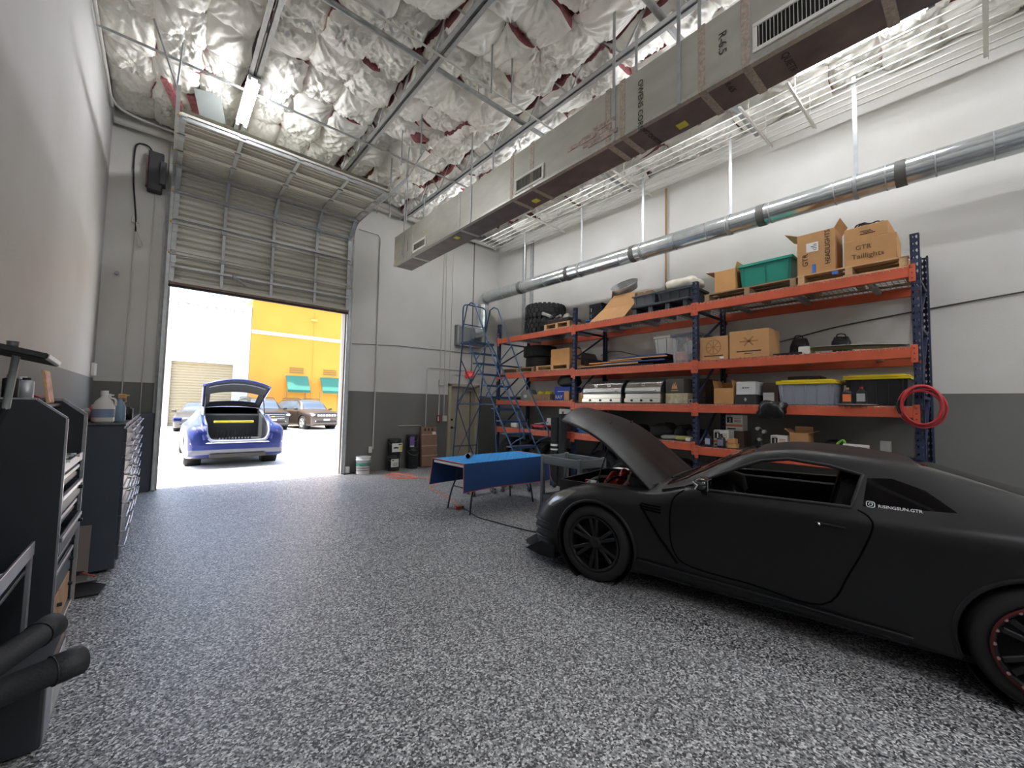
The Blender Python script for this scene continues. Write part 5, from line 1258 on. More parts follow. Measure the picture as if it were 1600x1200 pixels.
# ================================================= the matte black coupe with its hood up
KS = .941
gt = thing('black_sports_car', 'matte black sports coupe with its hood raised parked beside the rack', 'car', (3.898, 2.534, 0), .1953)
gt.scale = (KS, KS, KS)
M_mb = pm('matte_black_wrap', (19, 19, 20), .40, 0, spec=.4)
M_trim = pm('black_rubber_trim', (14, 14, 15), .6); M_glassb = pm('dark_tinted_glass', (10, 11, 12), .06, 0, spec=.6)
M_grv = pm('groove_black', (5, 5, 5), .95, spec=.05)
M_int = pm('black_cabin_trim', (18, 18, 19), .7)
G = Loft([(.90, .22, .42, .46, .40, .50, .30, .53), (.87, .17, .60, .52, .56, .555, .42, .58), (.78, .14, .76, .565, .70, .60, .50, .63), (.66, .13, .85, .64, .77, .67, .55, .70), (.5, .13, .905, .745, .81, .76, .6, .785), (.25, .13, .945, .835, .84, .845, .62, .865),
          (0, .14, .955, .88, .845, .885, .62, .91), (-.3, .15, .945, .872, .845, .895, .66, .955), (-.52, .16, .915, .868, .85, .92, .70, .985), (-.62, .165, .905, .888, .85, .945, .70, 1.0), (-.85, .17, .895, .948, .85, 1.045, .655, 1.125), (-1.05, .17, .892, .957, .85, 1.165, .62, 1.235),
          (-1.32, .17, .89, .96, .848, 1.29, .60, 1.335), (-1.6, .17, .895, .965, .85, 1.325, .59, 1.37), (-1.9, .17, .91, .975, .855, 1.31, .585, 1.36), (-2.2, .17, .93, .985, .86, 1.268, .58, 1.325), (-2.5, .17, .95, 1.0, .865, 1.20, .58, 1.25), (-2.78, .17, .96, 1.005, .87, 1.12, .59, 1.16),
          (-3.1, .18, .95, .995, .86, 1.04, .62, 1.07), (-3.4, .22, .93, .965, .83, .99, .64, 1.01), (-3.6, .28, .89, .92, .79, .95, .6, .965), (-3.72, .36, .78, .86, .70, .88, .5, .89)])
bm_ = G.bm(.03, 6)
L_ = lambda c, n: abs(c.x) > .5
for s_ in (-1, 1):
    f_ = (lambda s_: (lambda c, n: c.x*s_ > .45))(s_)
    cut(bm_, circ(0, .352, .395, 32), (1, 2), f_, 99); cut(bm_, circ(-2.78, .352, .40, 32), (1, 2), f_, 99)
    cut(bm_, [(-.80, .975), (-1.22, 1.185), (-1.36, 1.245), (-1.54, 1.275), (-1.80, 1.25), (-1.985, 1.205), (-1.915, .995)], (1, 2), f_, 98, {0})
    cut(bm_, [(-2.01, 1.19), (-2.14, 1.20), (-2.30, 1.145), (-2.43, 1.04), (-1.975, 1.01)], (1, 2), f_, 3 if s_ < 0 else 13, {0})
    cut(bm_, [(-.715, .86), (-.70, .62), (-.735, .43), (-.86, .34), (-1.74, .30), (-1.90, .57), (-2.015, .86), (-2.01, .945), (-1.95, .985), (-.80, .955)], (1, 2), f_, 4 if s_ < 0 else 14, {0})
    cut(bm_, [(.64, .62), (.585, .735), (.35, .80), (.22, .815), (.36, .70), (.50, .615)], (1, 2), f_, 5 if s_ < 0 else 15, {0})
cut(bm_, [(-.60, .60), (.60, .60), (.62, .30), (.70, -.50), (-.70, -.50), (-.62, .30)], (0, 1), lambda c, n: c.z > .62 and n.z > .1, 97, {0})
cut(bm_, [(-.66, -.60), (.66, -.60), (.55, -1.30), (-.55, -1.30)], (0, 1), lambda c, n: c.z > .93 and n.z > .2, 2, {0})
cut(bm_, [(-.50, -2.30), (.50, -2.30), (.52, -3.0), (-.52, -3.0)], (0, 1), lambda c, n: c.z > .95 and n.z > .2, 6, {0})
bm_.verts.index_update()
M_hl = pm('smoked_headlight', (120, 118, 112), .18, .3, spec=.6, coat=.5)
po = parts_of(bm_, {13: ('quarter_window', M_glassb), 14: ('door', M_mb), 15: ('headlight', M_hl), 0: ('body_shell', M_mb), 2: ('windshield', M_glassb), 3: ('quarter_window', M_glassb), 4: ('door', M_mb), 5: ('headlight', M_hl), 6: ('rear_window', M_glassb)}, gt)
bm_.free()
# tinted side windows stay open; window seals, shut lines and vents
def on_side(yz, off=.004, s=-1): return [(s*(G.side_x(y, z)+off), y, z) for y, z in yz]
def dens(pl, k=5): return [tuple(p) for p in smooth_path([(0, y, z) for y, z in pl], k)]
for s_ in (-1, 1):
    pl = [(-.80, .975), (-1.22, 1.185), (-1.36, 1.245), (-1.54, 1.275), (-1.80, 1.25), (-1.985, 1.205), (-1.915, .995), (-.80, .975)]
    pts = []
    for (a, b) in zip(pl[:-1], pl[1:]):
        for j in range(6): pts.append((a[0]+(b[0]-a[0])*j/6, a[1]+(b[1]-a[1])*j/6))
    MB().tube(on_side(pts, .0, s_), .013, 6, True).build('window_seal', M_trim, gt, True)
    dl = [(-.80, .955), (-.715, .86), (-.70, .62), (-.735, .43), (-.86, .34), (-1.3, .315), (-1.74, .30), (-1.90, .57), (-2.015, .86), (-2.01, .945), (-1.95, .985)]
    MB().tube(on_side([(p[1], p[2]) for p in dens(dl)], .0, s_), .006, 5).build('shut_line', M_grv, gt, True)
    MB().tube(on_side([(-.42, .30), (-.9, .275), (-1.5, .26), (-2.2, .25)], .012, s_), .02, 6, flat=.5).build('sill_skirt', M_mb, gt, True)
    # fender vent with its long diagonal groove
    for k in range(3): MB().tube(on_side([(-.45, .80-k*.022), (-.62, .79-k*.024)], .003, s_), .007, 5).build('vent_slot', M_grv, gt, True)
    MB().tube(on_side([(-.44, .79), (-.50, .70), (-.62, .52), (-.76, .34)], .002, s_), .014, 6, flat=.6).build('vent_groove', M_grv, gt, True)
    # arch lips
    for yy in (0, -2.78):
        a0, a1 = -.35, PI+.35; r = .402
        pts = [(yy+r*math.cos(a), .352+r*math.sin(a)) for a in np.linspace(a0, a1, 30)]
        pts = [p for p in pts if p[1] > .2]
        MB().tube(on_side(pts, -.004, s_), .016, 6).build('arch_lip', M_mb, gt, True)
    MB().tube(on_side([(-1.71, .865), (-1.80, .863), (-1.88, .86)], .006, s_), .014, 6, flat=.5).build('door_handle', M_mb, po.get(4, gt), True)
MB().cyl((-.93, -1.73, .862), (-.925, -1.74, .866), .010, n=8).build('handle_glint', pm('polished_trim_and_glint', (230, 230, 230), .15, .9), gt, True)  # bright disc put in as the glint on the near door handle
# wheel wells, floor, cabin
for yy in (0, -2.78):
    for s_ in (-1, 1):
        MB().lathe([(.40, -.02), (.40, .34), (.0, .34)], (s_*.93, yy, .36), Matrix.Rotation(-s_*PI/2, 3, 'Y'), 30).build('wheel_well', M_trim, gt, True)
MB().box(-.84, .84, -3.4, .4, .16, .20).build('floor_pan', M_trim, gt, True)
MB().box(-.80, .80, -2.3, -.62, .20, .30).build('cabin_floor', M_int, gt, True)
MB().prism([(-.60, .62), (-.60, .93), (-.78, .98), (-1.02, .93), (-1.05, .78), (-.80, .62)], (-.80, 0, 0), (0, 1, 0), (0, 0, 1), 1.6).build('dashboard', M_int, gt, True)
for s_ in (-1, 1):
    MB().box(s_*.80-.03, s_*.80+.03, -1.95, -.75, .30, .93, 0, .02).build('door_card', M_int, gt, True)
    st = MB(); st.obox((s_*.38, -1.55, .45), (.25, .27, .10), Matrix.Rotation(.12, 3, 'X'), 0, .05).build('seat_cushion', M_int, gt, True)
    MB().obox((s_*.38, -1.86, .78), (.24, .08, .38), Matrix.Rotation(.25, 3, 'X'), 0, .05).build('seat_back', M_int, gt, True)
    MB().obox((s_*.38, -1.98, 1.14), (.12, .05, .09), Matrix.Rotation(.2, 3, 'X'), 0, .03).build('head_rest', M_int, gt, True)
MB().box(-.10, .10, -1.9, -.95, .30, .52, 0, .03).build('center_console', M_int, gt, True)
rw = Matrix.Rotation(math.radians(65), 3, 'X')
MB().tube([Vector((-.38, -1.18, .84))+rw @ Vector((.18*math.cos(a), .18*math.sin(a), 0)) for a in np.linspace(0, 2*PI, 29)[:-1]], .016, 8, True).build('steering_wheel', M_int, gt, True)
MB().box(-.55, .55, -2.33, -2.2, .55, 1.10, 0, .03).build('rear_bulkhead', M_int, gt, True)
MB().obox((0, -1.02, 1.16), (.10, .015, .03), None, 0, .01).build('rear_view_mirror', M_trim, gt, True)
# mirrors
for s_ in (-1, 1):
    m = MB(); m.lathe([(0, -.10), (.05, -.095), (.066, -.03), (.06, .045), (.04, .075), (0, .085)], (s_*1.0, -.985, 1.055), Matrix.Rotation(s_*PI/2, 3, 'Y'), 18)
    for i, v in enumerate(m.v): m.v[i] = (v[0], v[1], 1.055+(v[2]-1.055)*.85)
    mr = m.build('door_mirror', pm('gloss_black_mirror', (30, 30, 31), .12, .2, coat=.6), gt, True)
    MB().beam((s_*.86, -.97, .96), (s_*.97, -.98, 1.02), .05, .025, b=.008).build('mirror_stalk', M_trim, mr, True)
    MB().box(s_*1.0-.07, s_*1.0+.06, -1.045, -1.035, 1.015, 1.095, 0, .004).build('mirror_glass', pm('mirror_glass', (200, 204, 206), .05, 1), mr, True)
    MB().tube([(s_*1.07, -.93, 1.075), (s_*1.085, -.97, 1.055), (s_*1.075, -.95, 1.02)], .007, 6).build('chrome_edge', MATS['polished_trim_and_glint'], mr, True)
# nose: intake mouth, side slats, lip, lamps
MB().prism([(-.42, .24), (.42, .24), (.34, .46), (-.34, .46)], (0, .905, 0), (1, 0, 0), (0, 0, 1), .01).build('intake_mouth', M_trim, gt, True)
for s_ in (-1, 1):
    for k in range(3):
        zz = .44-k*.085
        MB().tube([(s_*(G.side_x(y, zz)+.004), y, zz-.02*(.82-y)) for y in np.linspace(.84, .52, 7)], [.006, .018, .024, .024, .020, .014, .006], 6, flat=.7).build('bumper_slat', M_mb, gt, True)
m = MB(); pl = [(-.70, .97), (-.35, 1.02), (.35, 1.02), (.70, .97), (.95, .62), (.95, .44), (-.95, .44), (-.95, .62)]
m.prism(pl, (0, 0, .105), (1, 0, 0), (0, 1, 0), .025).build('front_lip', M_mb, gt, True)
for s_ in (-1, 1): m = MB(); m.prism([(.44, 0), (.62, 0), (.80, .03), (.60, .14), (.44, .12)], (s_*.95-(.01 if s_ > 0 else -.0), 0, .11), (0, 1, 0), (0, 0, 1), .012).build('lip_fence', M_mb, gt, True)
# engine bay seen under the raised hood
MB().prism([(-.62, -.46), (.62, -.46), (.60, .55), (-.60, .55)], (0, 0, .58), (1, 0, 0), (0, 1, 0), .02).build('engine_bay_floor', M_trim, gt, True)
for a, b in (((-.62, -.48), (-.60, .58)), ((.62, -.48), (.60, .58)), ((-.66, -.49), (.66, -.49)), ((-.6, .58), (.6, .58))):
    MB().beam((*a, .72), (*b, .72), .03, .26).build('bay_wall', M_trim, gt, True)
M_redc = pm('red_engine_cover', (170, 34, 36), .35, .2)
MB().box(-.26, .26, -.28, .24, .70, .86, 0, .04).build('engine_cover', M_redc, gt, True)
for s_ in (-1, 1):
    for k in range(4): MB().tube(smooth_path([(s_*.06, -.2+k*.12, .86), (s_*.16, -.2+k*.12, .91), (s_*.30, -.2+k*.12, .84)], 4), .026, 8).build('intake_runner', M_redc, gt, True)
MB().box(-.58, -.34, .10, .44, .68, .80, 0, .03).build('air_box', M_trim, gt, True); MB().box(.34, .60, -.35, -.02, .70, .90, 0, .03).build('battery_cover', M_trim, gt, True)
MB().tube([(-.60, -.20, .90), (-.2, -.26, .95), (.2, -.26, .95), (.60, -.20, .90)], .018, 8).build('strut_brace', M_redc, gt, True)
MB().cyl((-.5, .22, .80), (-.5, .22, .86), .045, n=14).build('reservoir_cap', M_label, gt, True); MB().cyl((-.42, .34, .80), (-.42, .34, .85), .03, n=12).build('filler_cap', M_redc, gt, True)
MB().obox((-.50, -.30, .90), (.10, .13, .08), Matrix.Rotation(.3, 3, 'X'), 0, .03).build('brake_booster', M_trim, gt, True); MB().obox((.25, -.42, .985), (.05, .09, .004), Matrix.Rotation(.5, 3, 'X')).build('warning_sticker', M_label, gt, True)
for k in range(3): MB().tube(smooth_path([(-.55, .3-k*.2, .82), (-.35, .25-k*.2, .88+.02*k), (-.15, .1-k*.15, .87)], 5), .015, 8).build('bay_hose', M_black if k % 2 else M_galv_d, gt, True)
MB().cyl((-.56, .18, .80), (-.50, .05, 1.26), .008, n=6).build('gas_strut', M_trim, gt, True)
# hood raised about its rear edge
def hood_pt(u, v):
    """u across -1..1, v from hinge 0 to nose 1"""
    Lh = 1.30; w = .74-.08*v-.10*max(0, v-.72)/.28
    ln = v*Lh; nose = max(0, v-.45)/.55
    x = u*w; back = .10*(abs(u)**2.2)*v
    y = -.50+ (ln-back); zloc = .045*(1-u*u)+.02*math.sin(PI*min(1, v*1.1))-.17*nose**2-.05*abs(u)**4
    if abs(u) > .35 and abs(u) < .8: zloc += .012*math.sin(PI*(abs(u)-.35)/.45)*(1-v)
    a = math.radians(37.5)
    dy = y+.50; return Vector((x, -.50+dy*math.cos(a)-zloc*math.sin(a), .955+dy*math.sin(a)+zloc*math.cos(a)))
m = MB(); m.grid(lambda a, b: hood_pt(a*2-1, b), 28, 32, 0, True)
hd = m.build('hood', M_mb, gt, True)
m = MB(); nrm_ = Vector((0, math.sin(math.radians(37.5)), -math.cos(math.radians(37.5)))); m.grid(lambda a, b: hood_pt((a*2-1)*.97, b*.98+.01)+nrm_*.03, 28, 32, 0, True, flip=True)
m.build('hood_lining', M_trim, hd, True)
e = [hood_pt(-1, v) for v in np.linspace(0, 1, 20)]+[hood_pt(u, 1) for u in np.linspace(-1, 1, 16)[1:]]+[hood_pt(1, v) for v in np.linspace(1, 0, 20)[1:]]+[hood_pt(u, 0) for u in np.linspace(1, -1, 16)[1:-1]]
MB().tube([p+nrm_*.012 for p in e], .014, 6, True).build('hood_edge', M_mb, hd, True)
for s_ in (-1, 1):
    q = MB(); q.prism([(-.05, 0), (.05, .03), (.05, .045), (-.05, .02)], hood_pt(s_*.42, .62), (1, 0, 0), Vector((0, math.cos(.65), math.sin(.65))), .01); q.build('hood_scoop', M_trim, hd, True)
MB().tube([(-.62, -.50, .945), (-.70, -.45, .93)], .02, 6).build('hood_hinge', M_trim, gt, True)
# windscreen wiper, antenna, tail
MB().tube([(-.5, -.60, 1.0), (-.1, -.66, 1.03), (.35, -.64, 1.02)], .010, 6).build('wiper', M_trim, gt, True)
m = MB(); m.grid(lambda u, v: ((u*2-1)*.80, -3.45-.22*v, 1.22+.02*math.sin(PI*v)-.03*abs(u*2-1)**3), 20, 4); m.grid(lambda u, v: ((u*2-1)*.80, -3.45-.22*v, 1.20-.03*abs(u*2-1)**3), 20, 4, flip=True)
m.build('rear_wing', M_mb, gt, True)
for s_ in (-1, 1): MB().box(s_*.62-.03, s_*.62+.03, -3.62, -3.48, .98, 1.215, 0, .01).build('wing_post', M_mb, gt, True)
for s_ in (-1, 1):
    for dx in (.52, .72): MB().cyl((s_*dx, -3.74, .80), (s_*dx, -3.70, .80), .07, n=20).build('tail_lamp', pm('tail_red', (110, 16, 18), .25), gt, True)
M_brim = pm('satin_black_rim', (24, 24, 25), .4, .3)
for s_ in (-1, 1):
    car_wheel(gt, s_*.955, 0, .352, .285, .262, s_, M_brim, 6, None)
    car_wheel(gt, s_*.960, -2.78, .352, .30, .262, s_, M_brim, 6, pm('pinkish_bolt_steel', (190, 150, 148), .35, .8))
    MB().lathe([(.255, .0), (.268, .004), (.268, .012), (.255, .014)], (s_*.962, -2.78, .352), Matrix.Rotation(s_*PI/2, 3, 'Y'), 40).build('bead_ring', pm('dark_red_ring', (86, 26, 28), .4, .4), gt, True)
# sticker on the rear quarter window
def st_pos(y, z, off=.004): return Vector((-(G.side_x(y, z)+off), y, z))
yy, zz = -2.055, 1.028
p0 = st_pos(yy, zz-.012); p1 = st_pos(yy-.2, zz-.012); pu = st_pos(yy, zz+.04)
M_stk = pm('white_vinyl_letters', (226, 226, 226), .5)
text('RISINGSUN.GTR', 'lettering', M_stk, gt, p0, p1-p0, pu-p0, .030, sx=1.0)
c = st_pos(-2.018, 1.030); r_ = (p1-p0).normalized(); u_ = (pu-p0).normalized()
sq = []
for i in range(24):
    a = 2*PI*i/24; ca, sa = math.cos(a), math.sin(a); k = 1/((abs(ca)**4+abs(sa)**4)**.25); sq.append(c+r_*(ca*k*.021)+u_*(sa*k*.021))
MB().tube(sq, .0026, 5, True).build('lettering', M_stk, gt, True)
MB().tube([c+r_*(.010*math.cos(a))+u_*(.010*math.sin(a)) for a in np.linspace(0, 2*PI, 19)[:-1]], .0024, 5, True).build('lettering', M_stk, gt, True)
MB().cyl(c+r_*.012+u_*.012, c+r_*.012+u_*.012+r_.cross(u_)*.002, .0025, n=8).build('lettering', M_stk, gt, True)

# ================================================= cars outside
def outside_car(name, label, keys, col, loc, rotz, side_win, shield, rear_win, wheels, W, extra=None, step=.05, metal=.4):
    t = thing(name, label, 'car', loc, rotz)
    mt = pm('paint_'+name, col, .3, metal, coat=.4); gl = pm('outdoor_car_glass', (70, 82, 92), .05, .2, spec=.8)
    L = Loft(keys); b = L.bm(step, 4)
    for s in (-1, 1):
        f = (lambda s: (lambda c, n: c.x*s > .4))(s)
        for (yy, R) in wheels: cut(b, circ(yy, R, R+.05, 20), (1, 2), f, 99)
        for sw in side_win: cut(b, sw, (1, 2), f, 3 if s < 0 else 5, {0})
    if shield: cut(b, shield, (0, 1), lambda c, n: c.z > .85 and n.z > .15, 2, {0})
    if rear_win: cut(b, rear_win, (0, 1), lambda c, n: c.z > .85 and n.z > .15, 4, {0})
    if extra: extra(t, L, b, mt, gl)
    b.verts.index_update()
    parts_of(b, {0: ('body_shell', mt), 2: ('windshield', gl), 3: ('side_window', gl), 5: ('side_window', gl), 4: ('rear_window', gl)}, t); b.free()
    MB().box(-W*.44, W*.44, keys[-1][0]+.25, keys[0][0]-.25, .22, .30).build('floor_pan', M_trim, t, True)
    for s in (-1, 1):
        for (yy, R) in wheels:
            car_wheel(t, s*(W/2-.01), yy, R, .24, R*.68, s, M_galv_d, 5)
            MB().lathe([(R+.06, 0), (R+.06, .3), (0, .3)], (s*(W/2-.04), yy, R), Matrix.Rotation(-s*PI/2, 3, 'Y'), 20).build('wheel_well', M_trim, t, True)
        mz = L.par(side_win[0][0][0]-.1)[3]+.06
        MB().obox((s*(W/2+.08), side_win[0][0][0]-.05, mz), (.10, .05, .06), None, 0, .03).build('door_mirror', mt, t, True)
    return t
M_lamp = pm('headlamp_lens', (214, 218, 222), .15, .2, coat=.6)
sedan = [(0, .30, .60, .58, .55, .60, .4, .62), (-.08, .2, .80, .64, .72, .67, .5, .69), (-.4, .18, .9, .74, .80, .78, .6, .82), (-.9, .18, .92, .86, .84, .88, .66, .93), (-1.2, .18, .925, .90, .85, .95, .68, 1.0), (-1.7, .18, .925, .93, .85, 1.22, .62, 1.27), (-2.2, .18, .925, .94, .85, 1.38, .58, 1.43),
         (-2.8, .18, .925, .96, .85, 1.39, .57, 1.44), (-3.5, .18, .925, .98, .85, 1.25, .57, 1.31), (-4.1, .18, .92, 1.0, .84, 1.06, .6, 1.10), (-4.5, .2, .9, .98, .8, 1.0, .6, 1.03), (-4.7, .3, .7, .9, .65, .93, .5, .95)]
def sedan_front(t, L, b, mt, gl):
    for s in (-1, 1):
        MB().tube([(s*.80, -.14, .66), (s*.72, -.06, .645), (s*.55, -.03, .63)], [.02, .035, .02], 8).build('headlight', M_lamp, t, True)
    MB().box(-.45, .45, -.01, .02, .28, .36, 0, .01).build('air_intake', M_trim, t, True)
    MB().box(-.62, -.5, -.04, .01, .36, .42, 0, .01).build('fog_light', M_trim, t, True); MB().box(.5, .62, -.04, .01, .36, .42, 0, .01).build('fog_light', M_trim, t, True)
outside_car('grey_sedan', 'small silver grey sedan parked nose-out by the tan roll-up door', sedan, (62, 61, 60), (1.36, 25.2, -.02), PI-.12,
    [[(-1.45, .98), (-2.0, 1.21), (-2.3, 1.31), (-2.9, 1.32), (-3.5, 1.19), (-3.9, 1.03)]], [(-.62, -1.2), (.62, -1.2), (.54, -2.1), (-.54, -2.1)], [(-.5, -3.2), (.5, -3.2), (.55, -4.0), (-.55, -4.0)], [(-.85, .33), (-3.72, .33)], 1.85, sedan_front)
suv = [(0, .36, .74, .86, .68, .90, .55, .93), (-.06, .26, .86, .94, .78, .97, .6, 1.0), (-.4, .24, .94, 1.0, .84, 1.03, .68, 1.06), (-1.0, .24, .96, 1.06, .87, 1.09, .72, 1.13), (-1.25, .24, .965, 1.08, .88, 1.13, .72, 1.17), (-1.7, .24, .965, 1.10, .88, 1.50, .66, 1.56), (-2.1, .24, .965, 1.11, .88, 1.66, .64, 1.72),
       (-2.9, .24, .965, 1.12, .88, 1.70, .64, 1.76), (-4.0, .24, .965, 1.14, .88, 1.66, .63, 1.72), (-4.6, .26, .95, 1.14, .86, 1.52, .62, 1.58), (-4.85, .34, .90, 1.08, .82, 1.2, .6, 1.24), (-4.9, .42, .80, 1.0, .72, 1.05, .5, 1.08)]
swin = [[(-1.45, 1.15), (-1.85, 1.46), (-2.2, 1.60), (-3.2, 1.63), (-4.2, 1.58), (-4.5, 1.42), (-4.3, 1.18)]]
def suv_front(kind):
    def fn(t, L, b, mt, gl):
        M_chr = pm('chrome_trim', (214, 214, 214), .15, .95)
        if kind == 'wide':
            MB().box(-.55, .55, -.02, .03, .62, .86, 0, .02).build('grille', M_trim, t, True)
            for z in (.64, .74, .85): MB().box(-.56, .56, .02, .04, z-.012, z+.012, 0, .004).build('grille_bar', M_chr, t, True)
            MB().box(-.08, .08, .03, .05, .72, .77, 0, .008).build('badge', pm('gold_badge', (196, 168, 92), .4, .5), t, True)
        else:
            MB().box(-.62, .62, -.02, .02, .74, .90, 0, .02).build('grille', M_trim, t, True)
            for k in range(7): MB().box(-.56+k*.165, -.43+k*.165, .015, .03, .76, .88, 0, .01).build('grille_slot', M_chr, t, True)
        for s in (-1, 1):
            MB().box(s*.60 if s > 0 else -.86, s*.86 if s > 0 else -.60, -.16, -.0, .78, .90, 0, .03).build('headlight', M_lamp, t, True)
            MB().box(s*.62-.06, s*.62+.06, -.06, .0, .46, .54, 0, .02).build('fog_light', M_lamp, t, True)
        MB().box(-.60, .60, -.02, .02, .40, .52, 0, .02).build('air_intake', M_trim, t, True)
        MB().box(-.18, .18, .02, .03, .52, .62, 0, .004).build('plate', M_label, t, True)
        for s in (-1, 1): MB().tube([(s*.6, -2.0, 1.72), (s*.6, -2.3, 1.78), (s*.6, -3.9, 1.78), (s*.6, -4.2, 1.73)], .018, 6).build('roof_rail', M_trim, t, True)
    return fn
ss = [(-.66, -1.25), (.66, -1.25), (.58, -2.0), (-.58, -2.0)]
outside_car('grey_suv', 'dark grey suv half hidden behind the open blue hatchback', suv, (38, 37, 39), (4.62, 25.0, -.02), PI+.10, swin, ss, None, [(-.95, .38), (-3.85, .38)], 1.93, suv_front('wide'))
outside_car('brown_grey_suv', 'taupe grey suv parked under the teal awnings beside right jamb', suv, (60, 52, 47), (7.35, 25.0, -.02), PI+.22, swin, ss, None, [(-.95, .39), (-3.85, .39)], 1.93, suv_front('slots'))
# the blue hatchback with its tailgate up
M_blue = pm('metallic_blue_paint', (44, 70, 168), .28, .5, coat=.6)
tk = [(0, .30, .66, .60, .6, .62, .45, .64), (-.1, .2, .86, .68, .76, .7, .55, .72), (-.6, .17, .95, .80, .86, .83, .66, .87), (-1.2, .17, .965, .90, .89, .93, .70, .98), (-1.5, .17, .97, .93, .89, 1.02, .70, 1.07), (-2.0, .17, .97, .95, .89, 1.28, .63, 1.33), (-2.5, .17, .97, .96, .89, 1.39, .60, 1.44),
      (-3.2, .17, .975, .98, .895, 1.37, .60, 1.42), (-3.8, .17, .98, 1.0, .90, 1.24, .62, 1.29), (-4.3, .19, .98, 1.01, .90, 1.10, .66, 1.13), (-4.75, .24, .97, .98, .88, 1.02, .68, 1.04), (-4.92, .30, .93, .90, .85, .94, .66, .96), (-4.98, .38, .86, .80, .78, .86, .62, .88)]
def tesla_extra(t, L, b, mt, gl):
    cut(b, [(-.60, -3.35), (.60, -3.35), (.64, -4.2), (.60, -5.1), (-.60, -5.1), (-.64, -4.2)], (0, 1), lambda c, n: c.z > .86 and n.z > .2, 97, {0})
    cut(b, [(-.46, .62), (.46, .62), (.58, .70), (.62, .85), (.62, 1.2), (-.62, 1.2), (-.62, .85), (-.58, .70)], (0, 2), lambda c, n: c.y < -4.6, 97, {0})
    cut(b, [(-.97, .33), (.97, .33), (.97, .44), (-.97, .44)], (0, 2), lambda c, n: c.y < -4.85 and n.y < -.5, 6, {0})
    b.verts.index_update(); parts_of(b, {6: ('bumper_insert', pm('bumper_dark', (66, 70, 84), .5))}, t)
    M_ln = pm('cargo_lining', (40, 44, 48), .8, var=.1)
    MB().box(-.60, .60, -4.90, -3.3, .56, .61).build('cargo_floor', M_ln, t, True)
    for s in (-1, 1): MB().prism([(-4.9, .6), (-3.35, .6), (-3.35, 1.30), (-4.1, 1.12), (-4.8, .92)], (s*.62-.02, 0, 0), (0, 1, 0), (0, 0, 1), .04).build('cargo_side', M_ln, t, True)
    MB().obox((0, -3.45, .90), (.62, .05, .32), Matrix.Rotation(.2, 3, 'X'), 0, .03).build('seat_backs', pm('seat_grey', (52, 56, 60), .7), t, True)
    MB().box(-.42, .42, -4.05, -3.98, 1.0, 1.06, 0, .01).build('parcel_strip', pm('yellow_strip', (232, 204, 60), .6), t, True)
    for k in range(11): MB().box(-.36+k*.066, -.33+k*.066, -4.3, -4.27, .62, .84).build('floor_rib', M_trim, t, True)
    for s in (-1, 1):
        MB().tube(smooth_path([(s*.90, -4.62, .88), (s*.88, -4.82, .86), (s*.74, -4.94, .84)], 4), [.02, .03, .045, .055, .06, .06, .05, .045, .02], 8, flat=.7).build('tail_light', pm('tail_lamp_pale_red', (150, 60, 74), .2, coat=.5), t, True)
        MB().tube(smooth_path([(s*.61, -3.4, 1.40), (s*.64, -4.2, 1.15), (s*.63, -4.75, 1.0), (s*.62, -4.93, .82), (s*.56, -4.965, .68), (s*.44, -4.975, .63), (0, -4.98, .62)], 5), .035, 8).build('gutter_seal', pm('pale_seal', (96, 104, 120), .4), t, True)
        MB().tube(smooth_path([(s*.69, -4.2, 1.16), (s*.69, -4.72, 1.0), (s*.68, -4.9, .84), (s*.62, -4.96, .67)], 5), .06, 8).build('gutter_panel', mt, t, True)
    MB().tube([(-.9, -4.93, .585), (-.4, -4.995, .60), (.4, -4.995, .60), (.9, -4.93, .585)], .016, 8).build('bumper_trim', pm('chrome_trim', (214, 214, 214), .15, .95), t, True)
    MB().box(-.55, .55, -5.0, -4.96, .26, .34, 0, .02).build('diffuser', M_trim, t, True)
    # raised tailgate
    def hp(u, v, inn=0):
        x = u*(.62+.06*v); a = v*1.28
        y = -3.38-a*.88+(.10*u*u*v); z = 1.42+.62*v**.9+.05*(1-u*u)-(.10*u*u*v)
        n = Vector((0, .45, -.89)) if inn else Vector((0, 0, 0)); return Vector((x, y, z))+Vector((0, -.02, -.05))*inn
    STR = ((-1, 1, 0, .12), (-1, 1, .56, 1), (-1, -.80, .12, .56), (.80, 1, .12, .56))
    hm = MB()
    for (u0, u1, v0, v1) in STR: hm.grid(lambda a, c: hp(u0+(u1-u0)*a, v0+(v1-v0)*c), 14, 8)
    tg = hm.build('tailgate', mt, t, True)
    fr = MB()
    for (u0, u1, v0, v1) in STR:
        fr.grid(lambda a, c: hp(u0+(u1-u0)*a, v0+(v1-v0)*c, 1), 10, 6, flip=True)
    fr.build('tailgate_lining', pm('tailgate_lining', (44, 48, 56), .6), tg, True)
    gm = MB(); gm.grid(lambda a, c: hp(-.80+1.6*a, .12+.44*c, .5), 10, 6, flip=True); gm.build('tailgate_glass', pm('tailgate_glass', (170, 190, 190), .04, 0, spec=.5, alpha=.15), tg, True)
    ed = [hp(-1, v, .5) for v in np.linspace(0, 1, 10)]+[hp(u, 1, .5) for u in np.linspace(-1, 1, 14)[1:]]+[hp(1, v, .5) for v in np.linspace(1, 0, 10)[1:]]
    MB().tube(ed, .035, 8).build('tailgate_edge', mt, tg, True)
    MB().tube([hp(u, .92, 1.3) for u in np.linspace(-.86, .86, 9)], .02, 6).build('tailgate_trim', pm('pale_seal', (96, 104, 120), .4), tg, True)
    for s in (-1, 1): MB().cyl((s*.64, -4.2, 1.10), (s*.60, -4.0, 1.75), .012, n=6).build('gas_strut', M_trim, t, True)
